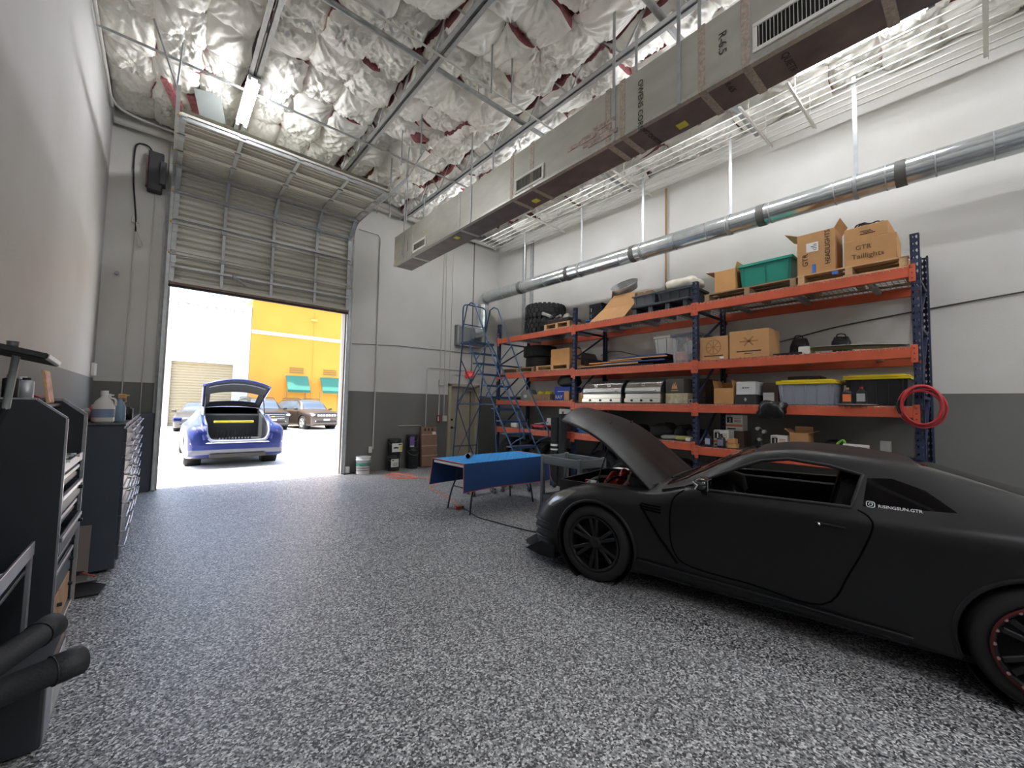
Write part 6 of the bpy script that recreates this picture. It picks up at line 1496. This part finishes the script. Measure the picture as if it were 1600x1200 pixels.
    # doors mirrors handled by the caller
outside_car('blue_hatchback', 'metallic blue hatchback with its tailgate raised just outside the door', tk, (12, 28, 84), (1.45, 16.48, -.02), 0.0,
    [[(-1.75, .99), (-2.3, 1.23), (-2.7, 1.31), (-3.2, 1.31), (-3.7, 1.20), (-4.1, 1.06)]], [(-.64, -1.55), (.64, -1.55), (.56, -2.4), (-.56, -2.4)], None, [(-.95, .355), (-3.91, .355)], 1.96, tesla_extra)
# ---------------------------------------------------------------- rolling ladder
lad = thing('rolling_ladder', 'dark blue rolling warehouse ladder standing at the far end of the rack', 'ladder', (5.52, 6.8, 0))
M_lad = pm('ladder_blue_paint', (46, 72, 104), .35, .3, var=.1, vscale=6)
lx0, lx1 = 5.20, 5.85
ry = lambda z: 5.50+.71*z
TR = .017
for x in (lx0, lx1):
    MB().tube([(x, ry(.02), .02), (x, ry(2.96), 2.96)], TR, 8).build('stringer', M_lad, lad)
    MB().tube([(x, 7.86, 2.96), (x, 8.16, .02)], TR, 8).build('rear_leg', M_lad, lad)
    MB().tube([(x, ry(1.58), 1.58), (x, 6.42, .02)], TR*.8, 8).build('support_leg', M_lad, lad)
    MB().tube([(x, ry(1.58), 1.58), (x, 7.98, 1.58)], TR*.8, 8).build('side_brace', M_lad, lad)
    MB().tube([(x, 7.99, 1.50), (x, ry(2.45), 2.45)], TR*.7, 8).build('side_brace', M_lad, lad)
    hr = [(x, 7.86, 3.30), (x, 7.70, 3.82), (x, 7.55, 3.86), (x, 7.40, 3.80), (x, ry(2.2)-.52, 2.28), (x, ry(1.0)-.50, 1.10), (x, ry(.85)-.42, .98), (x, ry(.85)-.2, .90), (x, ry(.80), .80)]
    MB().tube(hr, TR*.85, 8).build('handrail', M_lad, lad)
    for z in (1.75, 2.55): MB().tube([(x, ry(z), z), (x, ry(z)-.50+.04, z+.35)], TR*.7, 8).build('rail_post', M_lad, lad)
    for y in (5.52, 8.16):
        w = MB(); w.lathe([(.01, -.02), (.045, -.02), (.05, 0), (.045, .02), (.01, .02)], (x, y, .052), RX, 16); w.build('caster', M_black, lad)
g = MB().tube(smooth_path([(lx0, 7.86, 2.96), (lx0, 7.86, 3.4), (lx0, 7.86, 3.78), (lx0+.08, 7.86, 3.88), (5.52, 7.86, 3.89), (lx1-.08, 7.86, 3.88), (lx1, 7.86, 3.78), (lx1, 7.86, 3.4), (lx1, 7.86, 2.96)], 5), TR, 8); g.build('guard_loop', M_lad, lad)
MB().tube([(lx0, 7.86, 3.42), (lx1, 7.86, 3.42)], TR*.8, 8).build('guard_bar', M_lad, lad)
for k in range(11):
    z = .27+k*.245; y = ry(z)
    m = MB(); m.box(lx0, lx1, y-.02, y+.17, z-.012, z+.012, 0, .003); m.box(lx0, lx1, y-.025, y-.015, z-.035, z+.012); m.build('step', M_lad, lad)
m = MB(); m.box(lx0-.02, lx1+.02, 7.52, 7.90, 2.95, 3.0, 0, .006); m.build('platform', M_lad, lad)
for y, z, y2, z2_ in ((8.14, .2, 8.0, 1.55), (8.0, 1.6, 7.9, 2.6)):
    MB().tube([(lx0, y, z), (lx1, y2, z2_)], TR*.7, 8).build('rear_brace', M_lad, lad); MB().tube([(lx1, y, z), (lx0, y2, z2_)], TR*.7, 8).build('rear_brace', M_lad, lad)
MB().tube([(lx0, 8.10, .6), (lx1, 8.10, .6)], TR*.8, 8).build('rear_bar', M_lad, lad)

# ---------------------------------------------------------------- folding table under the blue quilted cover
tb = thing('folding_table', 'folding table draped with a blue quilted cover with red piping', 'table', (4.05, 5.14, 0), .055)
HX, HY, TZ = .87, .37, .735
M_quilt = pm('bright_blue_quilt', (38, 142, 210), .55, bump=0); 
def quilt_bump(m):
    nt = m.node_tree; b = nt.nodes['Principled BSDF']; N = nt.nodes.new; L = nt.links.new
    tc = N('ShaderNodeTexCoord'); mp = N('ShaderNodeMapping'); mp.inputs['Rotation'].default_value = (0, 0, PI/4); L(tc.outputs['Object'], mp.inputs[0])
    ck = N('ShaderNodeTexVoronoi'); ck.inputs['Scale'].default_value = 16; ck.inputs['Randomness'].default_value = 0; L(mp.outputs[0], ck.inputs['Vector'])
    bp = N('ShaderNodeBump'); bp.inputs['Strength'].default_value = .9; bp.inputs['Distance'].default_value = .03; bp.invert = True
    L(ck.outputs['Distance'], bp.inputs['Height']); L(bp.outputs[0], b.inputs['Normal'])
quilt_bump(M_quilt)
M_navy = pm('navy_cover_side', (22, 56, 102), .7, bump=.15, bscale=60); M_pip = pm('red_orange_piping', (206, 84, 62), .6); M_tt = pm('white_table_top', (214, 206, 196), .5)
MB().box(-HX, HX, -HY, HY, TZ-.045, TZ, 0, .01).build('table_top', M_tt, tb, True)
def quilt(u, v):
    x = -HX-.01+(2*HX+.02)*u; y = -HY-.012+(2*HY+.024)*v
    return (x, y, TZ+.012+.004*abs(math.sin(x*18+y*18))*abs(math.sin(x*18-y*18)))
m = MB(); m.grid(quilt, 70, 30); m.add([(-HX-.01, -HY-.012, TZ+.002), (HX+.01, -HY-.012, TZ+.002), (HX+.01, HY+.012, TZ+.002), (-HX-.01, HY+.012, TZ+.002)], [(3, 2, 1, 0)])
cv = m.build('quilted_cover', M_quilt, tb, True)
for s in (-1, 1):
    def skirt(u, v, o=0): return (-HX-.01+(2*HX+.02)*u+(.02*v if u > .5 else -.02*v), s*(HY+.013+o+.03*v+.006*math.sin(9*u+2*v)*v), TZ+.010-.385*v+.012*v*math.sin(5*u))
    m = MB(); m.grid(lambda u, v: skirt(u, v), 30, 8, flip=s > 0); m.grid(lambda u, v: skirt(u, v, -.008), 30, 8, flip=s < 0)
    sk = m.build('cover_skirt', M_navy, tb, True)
    e = [skirt(0, v) for v in np.linspace(0, 1, 8)]+[skirt(u, 1) for u in np.linspace(0, 1, 24)]+[skirt(1, v) for v in np.linspace(1, 0, 8)]
    MB().tube(e, .005, 6).build('piping', M_pip, sk, True)
for x in (-HX-.01, HX+.01): MB().tube([(x, -HY-.012, TZ+.012), (x, HY+.012, TZ+.012)], .007, 6).build('piping', M_pip, cv, True)
M_leg = pm('dark_steel_leg', (58, 60, 62), .4, .6)
for sx, xt in ((-1, -.52), (1, .50)):
    for s in (-1, 1): MB().tube(smooth_path([(xt, s*.22, TZ-.05), (xt+sx*.03, s*.23, .45), (xt+sx*.10, s*.25, .25), (xt+sx*.14, s*.27, .0)], 4), .013, 8).build('leg', M_leg, tb, True)
    MB().tube([(xt+sx*.07, -.24, .33), (xt+sx*.07, .24, .33)], .009, 8).build('stretcher', M_leg, tb, True)
can = thing('metal_can', 'open silver can lying on its side on the blue table cover', 'can', (3.60, 5.17, .792), .7)
MB().lathe([(.036, -.075), (.040, -.072), (.040, .07), (.0, .07)], (0, 0, 0), RX, 22).build('shell', pm('dull_tin', (176, 178, 180), .35, .8), can, True)
MB().lathe([(.036, -.075), (.034, .06), (0, .06)], (0, 0, 0), RX, 22).build('inside', M_black, can, True)
dl = thing('caster_dolly', 'low black dolly on small casters under the draped table', 'dolly', (4.36, 5.86, 0))
for a, b in (((-.22, -.08), (.24, .0)), ((-.18, .14), (.20, -.1)), ((-.22, -.08), (-.18, .14))): MB().beam((*a, .11), (*b, .11), .06, .025, b=.005).build('frame_bar', M_black, dl, True)
for x, y in ((-.22, -.08), (.24, .0), (-.18, .14), (.20, -.12)):
    m = MB(); m.lathe([(.008, -.014), (.036, -.014), (.04, 0), (.036, .014), (.008, .014)], (x, y, .041), RX, 16); m.box(x-.02, x+.02, y-.018, y+.018, .075, .10); m.build('caster', pm('grey_caster', (110, 112, 114), .4, .4), dl, True)
dl2 = dup(dl, (4.9, 5.95, 0), .6, 'low black dolly on small casters behind the right table legs')

# ---------------------------------------------------------------- grey utility cart
ct = thing('utility_cart', 'grey plastic utility cart standing between the draped table and car nose', 'cart', (4.60, 3.98, 0), -.03)
M_cart = pm('dark_grey_resin', (104, 110, 112), .55, var=.06, vscale=5)
for z, nm in ((.72, 'top_tray'), (.16, 'bottom_tray')):
    m = MB(); m.box(-.27, .27, -.38, .38, z, z+.02)
    for x0, x1, y0, y1 in ((-.27, -.245, -.38, .38), (.245, .27, -.38, .38), (-.245, .245, -.38, -.355), (-.245, .245, .355, .38)): m.box(x0, x1, y0, y1, z, z+.115, 0, .006)
    m.build(nm, M_cart, ct, True)
for x in (-.25, .25):
    for y in (-.36, .36):
        MB().box(x-.028, x+.028, y-.028, y+.028, .12, .85, 0, .006).build('leg', M_cart, ct, True)
        m = MB(); m.lathe([(.01, -.015), (.055, -.015), (.06, 0), (.055, .015), (.01, .015)], (x, y, .061), RX, 18); m.build('caster', M_black, ct, True)
MB().box(-.10, .16, -.26, .10, .742, .80, 0, .01).build('tray_insert', M_black, ct, True)
sb = thing('white_carton_sheet', 'white flat box lying on the floor behind the engine bay', 'box', (5.55, 3.75, .0)); MB().obox((0, 0, .30), (.16, .22, .30), None, 0, .01).build('body', M_wbox, sb, True)

# ---------------------------------------------------------------- pails, carton by the door wall
def pail(label, x, y, r, h, mat, labm, lidm=None, z=0.0, name='pail', group=None, hoop=True, lab=(.25, .75)):
    t = thing(name, label, 'pail', (x, y, z), 0, group)
    m = MB(); m.lathe([(0, .002), (r*.88, .002), (r*.90, .01), (r*.97, h*.80), (r*1.03, h*.80), (r*1.03, h*.85), (r*.99, h*.86), (r, h*.97), (r*1.03, h), (r*.96, h), (r*.86, .02), (0, .02)], n=28); m.build('body', mat, t, True)
    if labm: MB().lathe([((.90+.07*lab[0])*r+.002, h*lab[0]*.8+.01), ((.90+.07*lab[1])*r+.002, h*lab[1]*.8+.01)], n=28).build('label_wrap', labm, t, True)
    if lidm: m = MB(); m.lathe([(r*1.04, h*.93), (r*1.05, h*1.0), (r*.9, h*1.015), (r*.88, h*.99), (0, h*.99)], n=28); m.build('lid', lidm, t, True)
    if hoop: MB().tube([(r*1.03*math.cos(a), r*1.03*math.sin(a)*1.02, h*.82-.12*math.sin((a-PI))*0-.10*abs(math.sin(a))) for a in np.linspace(PI, 2*PI, 14)], .003, 5).build('handle', M_galv, t, True)
    return t
M_pw = pm('white_pail_plastic', (216, 220, 220), .4); M_pk = pm('black_pail_plastic', (40, 42, 44), .45); M_lb = pm('pale_pail_label', (206, 208, 200), .6)
p = pail('open white bucket with a green label band by the door jamb', 3.46, 9.02, .155, .38, M_pw, None)
MB().lathe([(.149, .185), (.151, .245)], n=28).build('label_band', pm('green_label_band', (46, 138, 112), .6), p, True)
for z in (.08, .13): MB().lathe([(.1435+.03*z, z), (.1445+.03*z, z+.018)], n=28).build('label_line', pm('dull_red_line', (150, 120, 116), .6), p, True)
p = pail('black pail with a white label, lower of two by the wall', 4.20, 9.10, .150, .365, M_pk, None, M_pk, 0, 'pail', 'stacked black pails')
MB().box(-.12, .06, -.152, -.128, .10, .28, 0, .004).build('label', M_lb, p, True); MB().box(-.10, -.06, -.1535, -.152, .24, .265).build('print', M_pen, p, True)
for k in range(3): MB().box(-.09, .03, -.1535, -.152, .13+k*.025, .138+k*.025).build('print', M_pen, p, True)
p = pail('black pail with a white and yellow label, upper of two', 4.21, 9.10, .150, .36, M_pk, None, M_pk, .372, 'pail', 'stacked black pails')
MB().box(-.12, .13, -.152, -.128, .07, .27, 0, .004).build('label', M_lb, p, True); MB().box(.06, .125, -.1535, -.152, .10, .20).build('label_patch', pm('yellow_print', (206, 196, 90), .6), p, True)
MB().box(-.085, .03, -.1535, -.152, .15, .18).build('print', M_pen, p, True); MB().box(.03, .11, -.1535, -.152, .23, .25).build('print', M_pen, p, True)
t = pail('tall black drum with a pale band, left of the brown carton', 4.72, 9.18, .14, .52, M_pk, None, M_pk, 0, 'drum')
t = pail('black pail with a purple label on top of the tall drum', 4.70, 9.17, .13, .28, M_pk, None, M_pk, .53, 'pail')
MB().box(-.125, -.01, -.135, -.10, .03, .24, 0, .004).build('label', pm('purple_print', (110, 90, 150), .6, var=.3, vscale=20), t, True); MB().box(-.12, -.02, -.137, -.12, .0, .03).build('label_strip', M_lb, t, True)
t = thing('tall_carton', 'tall flat brown carton leaning against the door wall', 'box', (5.16, 9.16, 0))
rot = Matrix.Rotation(-.09, 3, 'X'); m = MB(); m.obox((0, .035, .50), (.22, .055, .49), rot, 0, .008); m.build('body', pm('wall_carton', (136, 108, 88), .85, var=.06), t, True)
for z in (.28, .52, .80): m = MB(); m.obox(Vector((0, .035, .5))+rot @ Vector((0, -.056, z-.5)), (.221, .0015, .012), rot); m.build('tape', pm('pale_tape', (176, 150, 128), .4), t, True)
m = MB(); m.obox(Vector((0, .035, .5))+rot @ Vector((.13, -.057, .33)), (.05, .001, .035), rot); m.build('label', M_label, t, True)
for k in range(3): m = MB(); m.obox(Vector((0, .035, .5))+rot @ Vector((-.12+.10*k, -.057, .42)), (.022, .001, .03), rot); m.build('print', M_pen, t, True)

# ---------------------------------------------------------------- cords on the floor
M_oc = pm('orange_cord', (224, 120, 86), .5)
loop = [(3.98+(.20+.05*math.sin(1.7*a))*math.cos(a)+.07*math.sin(2.3*a+1), 8.2+(.36+.1*math.cos(.9*a))*math.sin(a)+.06*math.cos(3*a), .010+.004*(k % 3)) for k, a in enumerate(np.linspace(0, 15.5, 110))]
tail = smooth_path([loop[-1], (4.24, 7.9, .008), (4.3, 7.5, .008), (4.16, 7.1, .008), (3.86, 6.77, .008), (3.82, 6.35, .008), (3.74, 6.02, .008), (3.72, 5.85, .008), (3.6, 5.52, .008), (3.52, 5.30, .009)], 6)
tag(MB().tube(loop+tail[1:], .0065, 6).build('extension_cord', M_oc), 'tangled orange extension cord on the floor left of the table', 'cord')
t = thing('cord_plug', 'small red orange cord connector on the floor by the table leg', 'plug', (3.48, 5.22, .002)); MB().box(-.07, .03, -.03, .03, 0, .035, 0, .01).build('body', pm('plug_red', (170, 66, 52), .5), t, True); MB().cyl((.03, 0, .018), (.07, -.01, .018), .012, n=8).build('sleeve', M_black, t, True)
tag(MB().tube(smooth_path([(3.55, 5.2, .008), (3.5, 5.0, .008), (3.42, 4.66, .008), (3.46, 4.35, .008), (3.52, 4.0, .008), (3.58, 3.75, .008), (3.7, 3.55, .008)], 6), .0075, 6).build('power_cord', pm('dark_cord', (40, 40, 42), .5)), 'dark power cord running along the floor toward the car nose', 'cord')

# ---------------------------------------------------------------- left wall furniture
M_cab = pm('black_powder_coat', (34, 36, 40), .5, var=.06, vscale=6); M_cabd = pm('slate_cabinet_paint', (58, 64, 74), .45, .1, var=.06, vscale=5)
M_alu = pm('brushed_aluminium_edge', (178, 180, 184), .35, .85, var=.1, vscale=20); M_tan = pm('tan_plywood', (176, 142, 110), .7, var=.1, vscale=6)
cb = thing('tool_bench_cabinet', 'black tool bench cabinet with aluminium edged slanted sides and open drawers', 'cabinet', (-.62, 4.03, 0))
poly = [(-.815, .05), (-.42, .05), (-.42, 1.42), (-.545, 1.53), (-.815, 1.53)]
for y in (3.60, 4.46):
    m = MB(); m.prism(poly, (0, y, 0), (1, 0, 0), (0, 0, 1), -.018 if y > 4 else .018); sp_ = m.build('side_panel', M_cab, cb)
    q = MB()
    for a, b in zip(poly[1:-1], poly[2:]): q.beam((a[0], y, a[1]), (b[0], y, b[1]), .020, .016, up=(0, 1, 0))
    q.build('edge_trim', M_alu, sp_)
B(-.815, -.80, 3.61, 4.45, .05, 1.53).build('back_panel', M_cab, cb)
B(-.80, -.55, 3.61, 4.45, 1.48, 1.50, .003).build('top_shelf', M_cab, cb)
B(-.80, -.43, 3.61, 4.45, 1.10, 1.125, .004).build('worktop', M_cab, cb); B(-.432, -.42, 3.61, 4.45, 1.085, 1.14, .003).build('worktop_edge', M_alu, cb)
for i, (z0, z1, out, mt) in enumerate(((.98, 1.06, .0, M_alu), (.84, .95, .02, M_cab), (.74, .81, .0, M_alu), (.60, .71, .03, M_cab), (.50, .57, .0, M_alu), (.30, .47, .0, M_cab))):
    m = MB(); x1 = -.44+out
    m.box(-.78, x1, 3.625, 4.435, z0, z0+.008); m.box(-.78, x1, 3.625, 3.635, z0, z1); m.box(-.78, x1, 4.425, 4.435, z0, z1); m.box(x1-.012, x1, 3.625, 4.435, z0, z1, 0, .003)
    dr_ = m.build('drawer', M_cabd, cb)
    MB().box(x1, x1+.010, 3.63, 4.43, z1-.028, z1-.004, 0, .003).build('drawer_edge', M_alu, dr_)
    MB().cyl((x1, 4.36, (z0+z1)/2), (x1+.022, 4.36, (z0+z1)/2), .012, n=12).build('knob', M_black, dr_)
for y0, y1 in ((3.63, 4.02), (4.04, 4.43)):
    dd = B(-.455, -.44, y0, y1, .07, .28, .004).build('cabinet_door', M_tan, cb); MB().cyl((-.44, y1-.04, .20), (-.418, y1-.04, .20), .012, n=12).build('knob', M_black, dd)
B(-.45, -.42, 3.61, 4.45, .05, .07, .003).build('base_rail', M_alu, cb)
def on_bench(name, label, cat, x, y, z, fn, group=None):
    t = thing(name, label, cat, (x, y, z), 0, group); fn(t); return t
for i, (x, y, L, a) in enumerate(((-.52, 3.72, .16, .2), (-.50, 3.86, .14, -.3), (-.54, 4.0, .17, .5), (-.5, 4.18, .15, .1), (-.52, 4.32, .14, -.4))):
    def fn(t, L=L, a=a):
        MB().beam((-L/2*math.cos(a), -L/2*math.sin(a), .012), (L/2*math.cos(a), L/2*math.sin(a), .014), .018, .016, b=.004).build('shaft', M_galv, t, True); MB().lathe([(.008, -.008), (.018, -.008), (.018, .008), (.008, .008)], (L/2*math.cos(a), L/2*math.sin(a), .014), None, 12, closed=True).build('head', M_galv, t, True)
    on_bench('hand_tool', ['short chrome wrench nearest on the bench worktop', 'second chrome wrench on the bench worktop', 'longest chrome wrench on the bench worktop', 'fourth chrome wrench on the bench worktop', 'chrome wrench at the far end of the bench worktop'][i], 'tool', x, y, 1.126, fn, 'wrenches on the bench worktop')
def fn_can(r, h, mt, cm):
    def f(t):
        MB().lathe([(0, .001), (r, .001), (r, h*.86), (r*.6, h*.9), (r*.4, h*.92)], n=18).build('body', mt, t, True); MB().cyl((0, 0, h*.90), (0, 0, h), r*.55, n=12).build('cap', cm, t, True)
    return f
M_bl = pm('spray_blue', (60, 96, 150), .4)
on_bench('spray_can', 'dark spray can with grey cap on the bench top shelf, nearest', 'can', -.66, 3.68, 1.501, fn_can(.033, .17, M_black, M_galv_d))
on_bench('spray_can', 'silver spray can on the bench top shelf beside the dark can', 'can', -.62, 3.80, 1.501, fn_can(.033, .16, M_galv, M_black))
on_bench('spray_can', 'blue spray can on the bench top shelf', 'can', -.66, 3.94, 1.501, fn_can(.033, .17, M_bl, M_label))
def fn_box(t): MB().box(-.10, .08, -.10, .12, .001, .055, 0, .004).build('body', pm('pale_grey_box', (176, 178, 180), .6), t, True); MB().box(-.101, .081, -.10, .12, .035, .04).build('lid_line', M_galv_d, t, True)
on_bench('flat_box', 'flat pale grey box at the near end of the bench top', 'box', -.70, 3.42+.30, 1.501, fn_box) if False else None
def fn_pic(t):
    MB().obox((0, 0, .115), (.006, .10, .115), Matrix.Rotation(-.15, 3, 'Y'), 0, .002).build('board', M_wood, t, True)
    MB().obox((.008, 0, .115), (.001, .09, .105), Matrix.Rotation(-.15, 3, 'Y')).build('print', pm('pink_photo_print', (184, 136, 130), .5, var=.45, vscale=14), t, True)
on_bench('photo_board', 'small pinkish picture board standing on the bench top shelf', 'picture', -.60, 4.28, 1.501, fn_pic)
# roller cabinets along the wall
def roller(label, y0, y1):
    t = thing('drawer_cabinet', label, 'cabinet', (-.51, (y0+y1)/2, 0), 0, 'tall drawer cabinets along left wall')
    B(-.815, -.235, y0, y1, .03, 1.31, .006).build('carcass', M_cabd, t)
    B(-.82, -.225, y0-.005, y1+.005, 1.295, 1.315, .004).build('top', M_cab, t)
    cols = 2; w_ = (y1-y0-.03)/cols
    for c in range(cols):
        for k in range(9):
            z = .10+k*.131; a = y0+.015+c*w_
            dd = B(-.237, -.215, a+.006, a+w_-.006, z, z+.122, .004).build('drawer', M_cabd, t)
            m = MB(); m.tube([(-.215, a+.10, z+.09), (-.185, a+.10, z+.09), (-.185, a+w_-.10, z+.09), (-.215, a+w_-.10, z+.09)], .008, 6); m.build('handle', M_alu, dd)
    for y in (y0+.08, y1-.08):
        for x in (-.74, -.32): m = MB(); m.cyl((x, y, 0), (x, y, .035), .03, n=10); m.build('foot', M_black, t)
    return t
roller('tall slate drawer cabinet nearer the camera along the left wall', 5.13, 6.92); roller('tall slate drawer cabinet farther along, beside the roll-up door', 7.0, 8.78)
on_bench('jug', 'white handled cleaner jug with a blue label on drawer cabinet', 'bottle', -.40, 5.42, 1.316, lambda t: (MB().lathe([(0, .001), (.075, .001), (.08, .02), (.08, .15), (.06, .20), (.025, .24), (.025, .27)], n=20).build('body', pm('milky_plastic', (206, 206, 200), .35), t, True), MB().lathe([(.081, .05), (.081, .13)], n=20).build('label', pm('grey_blue_label', (120, 134, 160), .5), t, True), MB().cyl((0, 0, .26), (0, 0, .30), .028, n=12).build('cap', M_label, t, True), MB().tube(smooth_path([(.03, 0, .23), (.075, 0, .22), (.082, 0, .16)], 4), .010, 6).build('handle', MATS['milky_plastic'], t, True)))
def fn_spray(bm_, hm):
    def f(t):
        MB().lathe([(0, .001), (.045, .001), (.048, .02), (.048, .14), (.03, .19), (.016, .21), (.016, .23)], n=18).build('body', bm_, t, True)
        m = MB(); m.box(-.018, .045, -.016, .016, .23, .275, 0, .006); m.cyl((.045, 0, .26), (.065, 0, .26), .008, n=8); m.build('trigger_head', hm, t, True); MB().tube([(.035, 0, .235), (.045, 0, .20), (.03, 0, .19)], .005, 6).build('trigger', hm, t, True)
    return f
on_bench('trigger_bottle', 'clear trigger spray bottle with tan head on drawer cabinet', 'bottle', -.30, 5.60, 1.316, fn_spray(pm('clear_blue_fluid', (130, 160, 180), .2, alpha=.75), pm('tan_trigger', (190, 150, 96), .5)))
on_bench('trigger_bottle', 'white trigger spray bottle with white head behind the jug', 'bottle', -.42, 5.75, 1.316, fn_spray(M_label, M_label))
on_bench('trigger_bottle', 'pale trigger spray bottle with grey head farther along cabinet top', 'bottle', -.32, 5.95, 1.316, fn_spray(pm('pale_bottle', (180, 186, 188), .3), M_galv_d))
on_bench('tool_box', 'open red tool box on the drawer cabinet against left wall', 'box', -.66, 5.35, 1.316, lambda t: (MB().box(-.13, .13, -.16, .16, .001, .12, 0, .008).build('body', pm('dull_red_box', (140, 50, 52), .5), t, True), MB().obox((-.02, 0, .17), (.14, .17, .008), Matrix.Rotation(.5, 3, 'Y')).build('lid', pm('dull_red_box', (140, 50, 52)), t, True)))
on_bench('rag_pile', 'crumpled grey and white rags on the drawer cabinet', 'rag', -.60, 5.75, 1.316, lambda t: blob(.12, .14, .06, 91, .2, 14).build('rags', pm('grey_rag', (150, 144, 142), .9, var=.3, vscale=12), t, True))
on_bench('black_canister', 'dark round canister near the front edge of the drawer cabinet', 'can', -.27, 6.2, 1.316, fn_can(.05, .14, M_black, M_black))
on_bench('pink_bottle', 'small red bottle behind the trigger bottles on the cabinet', 'bottle', -.52, 6.05, 1.316, fn_can(.035, .16, pm('pink_red_plastic', (180, 80, 84), .4), M_label))
# board, dustpan between the cabinets
t = thing('board_offcut', 'grey brown board leaning against the near drawer cabinet', 'board', (-.49, 5.02, 0)); MB().obox((0, .0, .23), (.10, .008, .23), Matrix.Rotation(-.14, 3, 'X')).build('board', pm('grey_brown_board', (110, 102, 96), .8), t, True)
t = thing('dustpan', 'black dustpan lying on the floor between bench and drawer cabinet', 'dustpan', (-.42, 4.78, 0)); m = MB(); m.prism([(-.12, -.16), (.13, -.18), (.16, .02), (.02, .20), (-.12, .16)], (0, 0, .004), (1, 0, 0), (0, 1, 0), .01); m.build('pan', M_black, t, True)
MB().prism([(-.12, .0), (.0, .10), (.02, .11), (-.12, .13)], (0, .10, .014), (1, 0, 0), (0, 0, 1), -.01).build('back_wall', M_black, t, True); MB().tube([(-.12, .16, .05), (-.02, .19, .10), (.08, .16, .05)], .006, 6).build('red_wire', pm('plug_red', (170, 66, 52)), t, True); MB().tube([(-.12, .15, .03), (.10, .12, .03)], .008, 6).build('lip', M_alu, t, True)
# foreground tool cart with silver edge
t = thing('tool_cart', 'black open tool cart with a silver metal rim in the near left corner', 'cart', (-.64, 2.95, 0))
B(-.81, -.50, 2.4, 3.44, .60, .62, .003).build('tray', M_cab, t)
m = MB(); m.beam((-.49, 2.4, .715), (-.49, 3.46, .715), .012, .075, b=.002); m.build('rim', M_alu, t); B(-.81, -.49, 3.44, 3.455, .62, .70).build('end_plate', M_cab, t)
for y in (2.42, 3.42):
    m = MB(); m.box(-.505, -.485, y-.02, y+.02, .0, .70, 0, .003); m.build('upright', M_alu, t); m = MB(); m.box(-.81, -.79, y-.02, y+.02, .0, .70, 0, .003); m.build('upright', M_cab, t)
for i, (x, y, mt, lb) in enumerate(((-.62, 3.1, pm('dark_red_grip', (120, 36, 44), .5), 'dark red handled tool lying in the silver rimmed cart'), (-.58, 2.85, pm('teal_part', (70, 130, 150), .4), 'small blue green part lying in the silver rimmed cart'), (-.66, 3.28, M_label, 'small pale bottle standing in the silver rimmed cart'))):
    q = thing('cart_item', lb, 'tool', (x, y, .621))
    if i < 2: MB().beam((-.06, -.08, .03), (.05, .08, .04), .035, .03, b=.01).build('grip', mt, q, True); MB().cyl((.05, .08, .04), (.08, .13, .042), .008, n=8).build('tip', M_galv, q, True)
    else: fn_can(.022, .10, mt, M_galv_d)(q)
# tilted panel on an arm above the cart
t = thing('swing_arm_panel', 'tilted black flat panel on a swing arm at the left frame edge', 'panel', (-.55, 2.55, .62))
rot = Matrix.Rotation(.22, 3, 'Y') @ Matrix.Rotation(-.05, 3, 'X')
m = MB(); m.obox((-.51, 2.50, 1.735), (.175, .14, .012), rot, 0, .005); pnl = m.build('panel', M_black, t)
m = MB(); m.obox(Vector((-.51, 2.50, 1.735))+rot @ Vector((.172, 0, .004)), (.006, .135, .008), rot, 0, .002); m.build('edge_strip', M_alu, pnl)
MB().tube([(-.44, 2.50, 1.715), (-.47, 2.58, 1.50)], .012, 8).build('arm', M_galv_d, t); MB().tube([(-.47, 2.58, 1.50), (-.60, 2.62, 1.62), (-.64, 2.56, 1.75)], .010, 8).build('arm', M_black, t); MB().tube([(-.47, 2.58, 1.50), (-.60, 2.60, 1.1), (-.62, 2.6, .62)], .012, 8).build('arm', M_black, t)
q = thing('small_cup', 'small dark cup standing on the tilted black panel', 'cup', (-.47, 2.60, 1.737)); MB().lathe([(0, 0), (.015, 0), (.018, .036), (.015, .036), (.014, .004)], n=16).build('body', pm('dark_cup', (62, 64, 66), .5), q, True)
# box trolley with padded bars
t = thing('padded_trolley', 'black box trolley with two padded bars in the near left foreground', 'trolley', (-.55, 2.9, 0))
B(-.80, -.32, 2.72, 3.26, .02, .30, .01).build('box', M_cab, t); B(-.322, -.316, 2.76, 3.24, .03, .27, .003).build('side_plate', M_alu, t)
B(-.3165, -.3155, 2.9, 3.2, .06, .24).build('label', pm('worn_white_label', (190, 192, 192), .6, var=.2, vscale=20), t)
M_pad = pm('black_foam_pad', (40, 41, 43), .6, bump=.1, bscale=80)
for a, b in (((-.72, 2.245, .455), (-.185, 2.513, .455)), ((-.58, 2.38, .455), (-.325, 2.93, .47))):
    a, b = Vector(a), Vector(b); d_ = (b-a).normalized(); L = (b-a).length
    pd = MB().tube([a, a+d_*(L-.10), a+d_*(L-.099), b-d_*.012, b], [.052, .052, .057, .057, .045], 20).build('padded_bar', M_pad, t)
    MB().tube([b-d_*.10, b-d_*.096], .0585, 20).build('pad_seam', M_black, pd)
for x, y in ((-.60, 2.36), (-.5, 2.6)): MB().tube([(x, y, .44), (x-.05, 2.76, .28)], .018, 8).build('bar_post', M_black, t)
MB().prism([(-.02, 0), (.14, .05), (.16, .09), (.0, .05)], (-.55, 2.55, .34), (1, .4, 0), (0, 0, 1), .02).build('bracket_plate', M_galv_d, t)
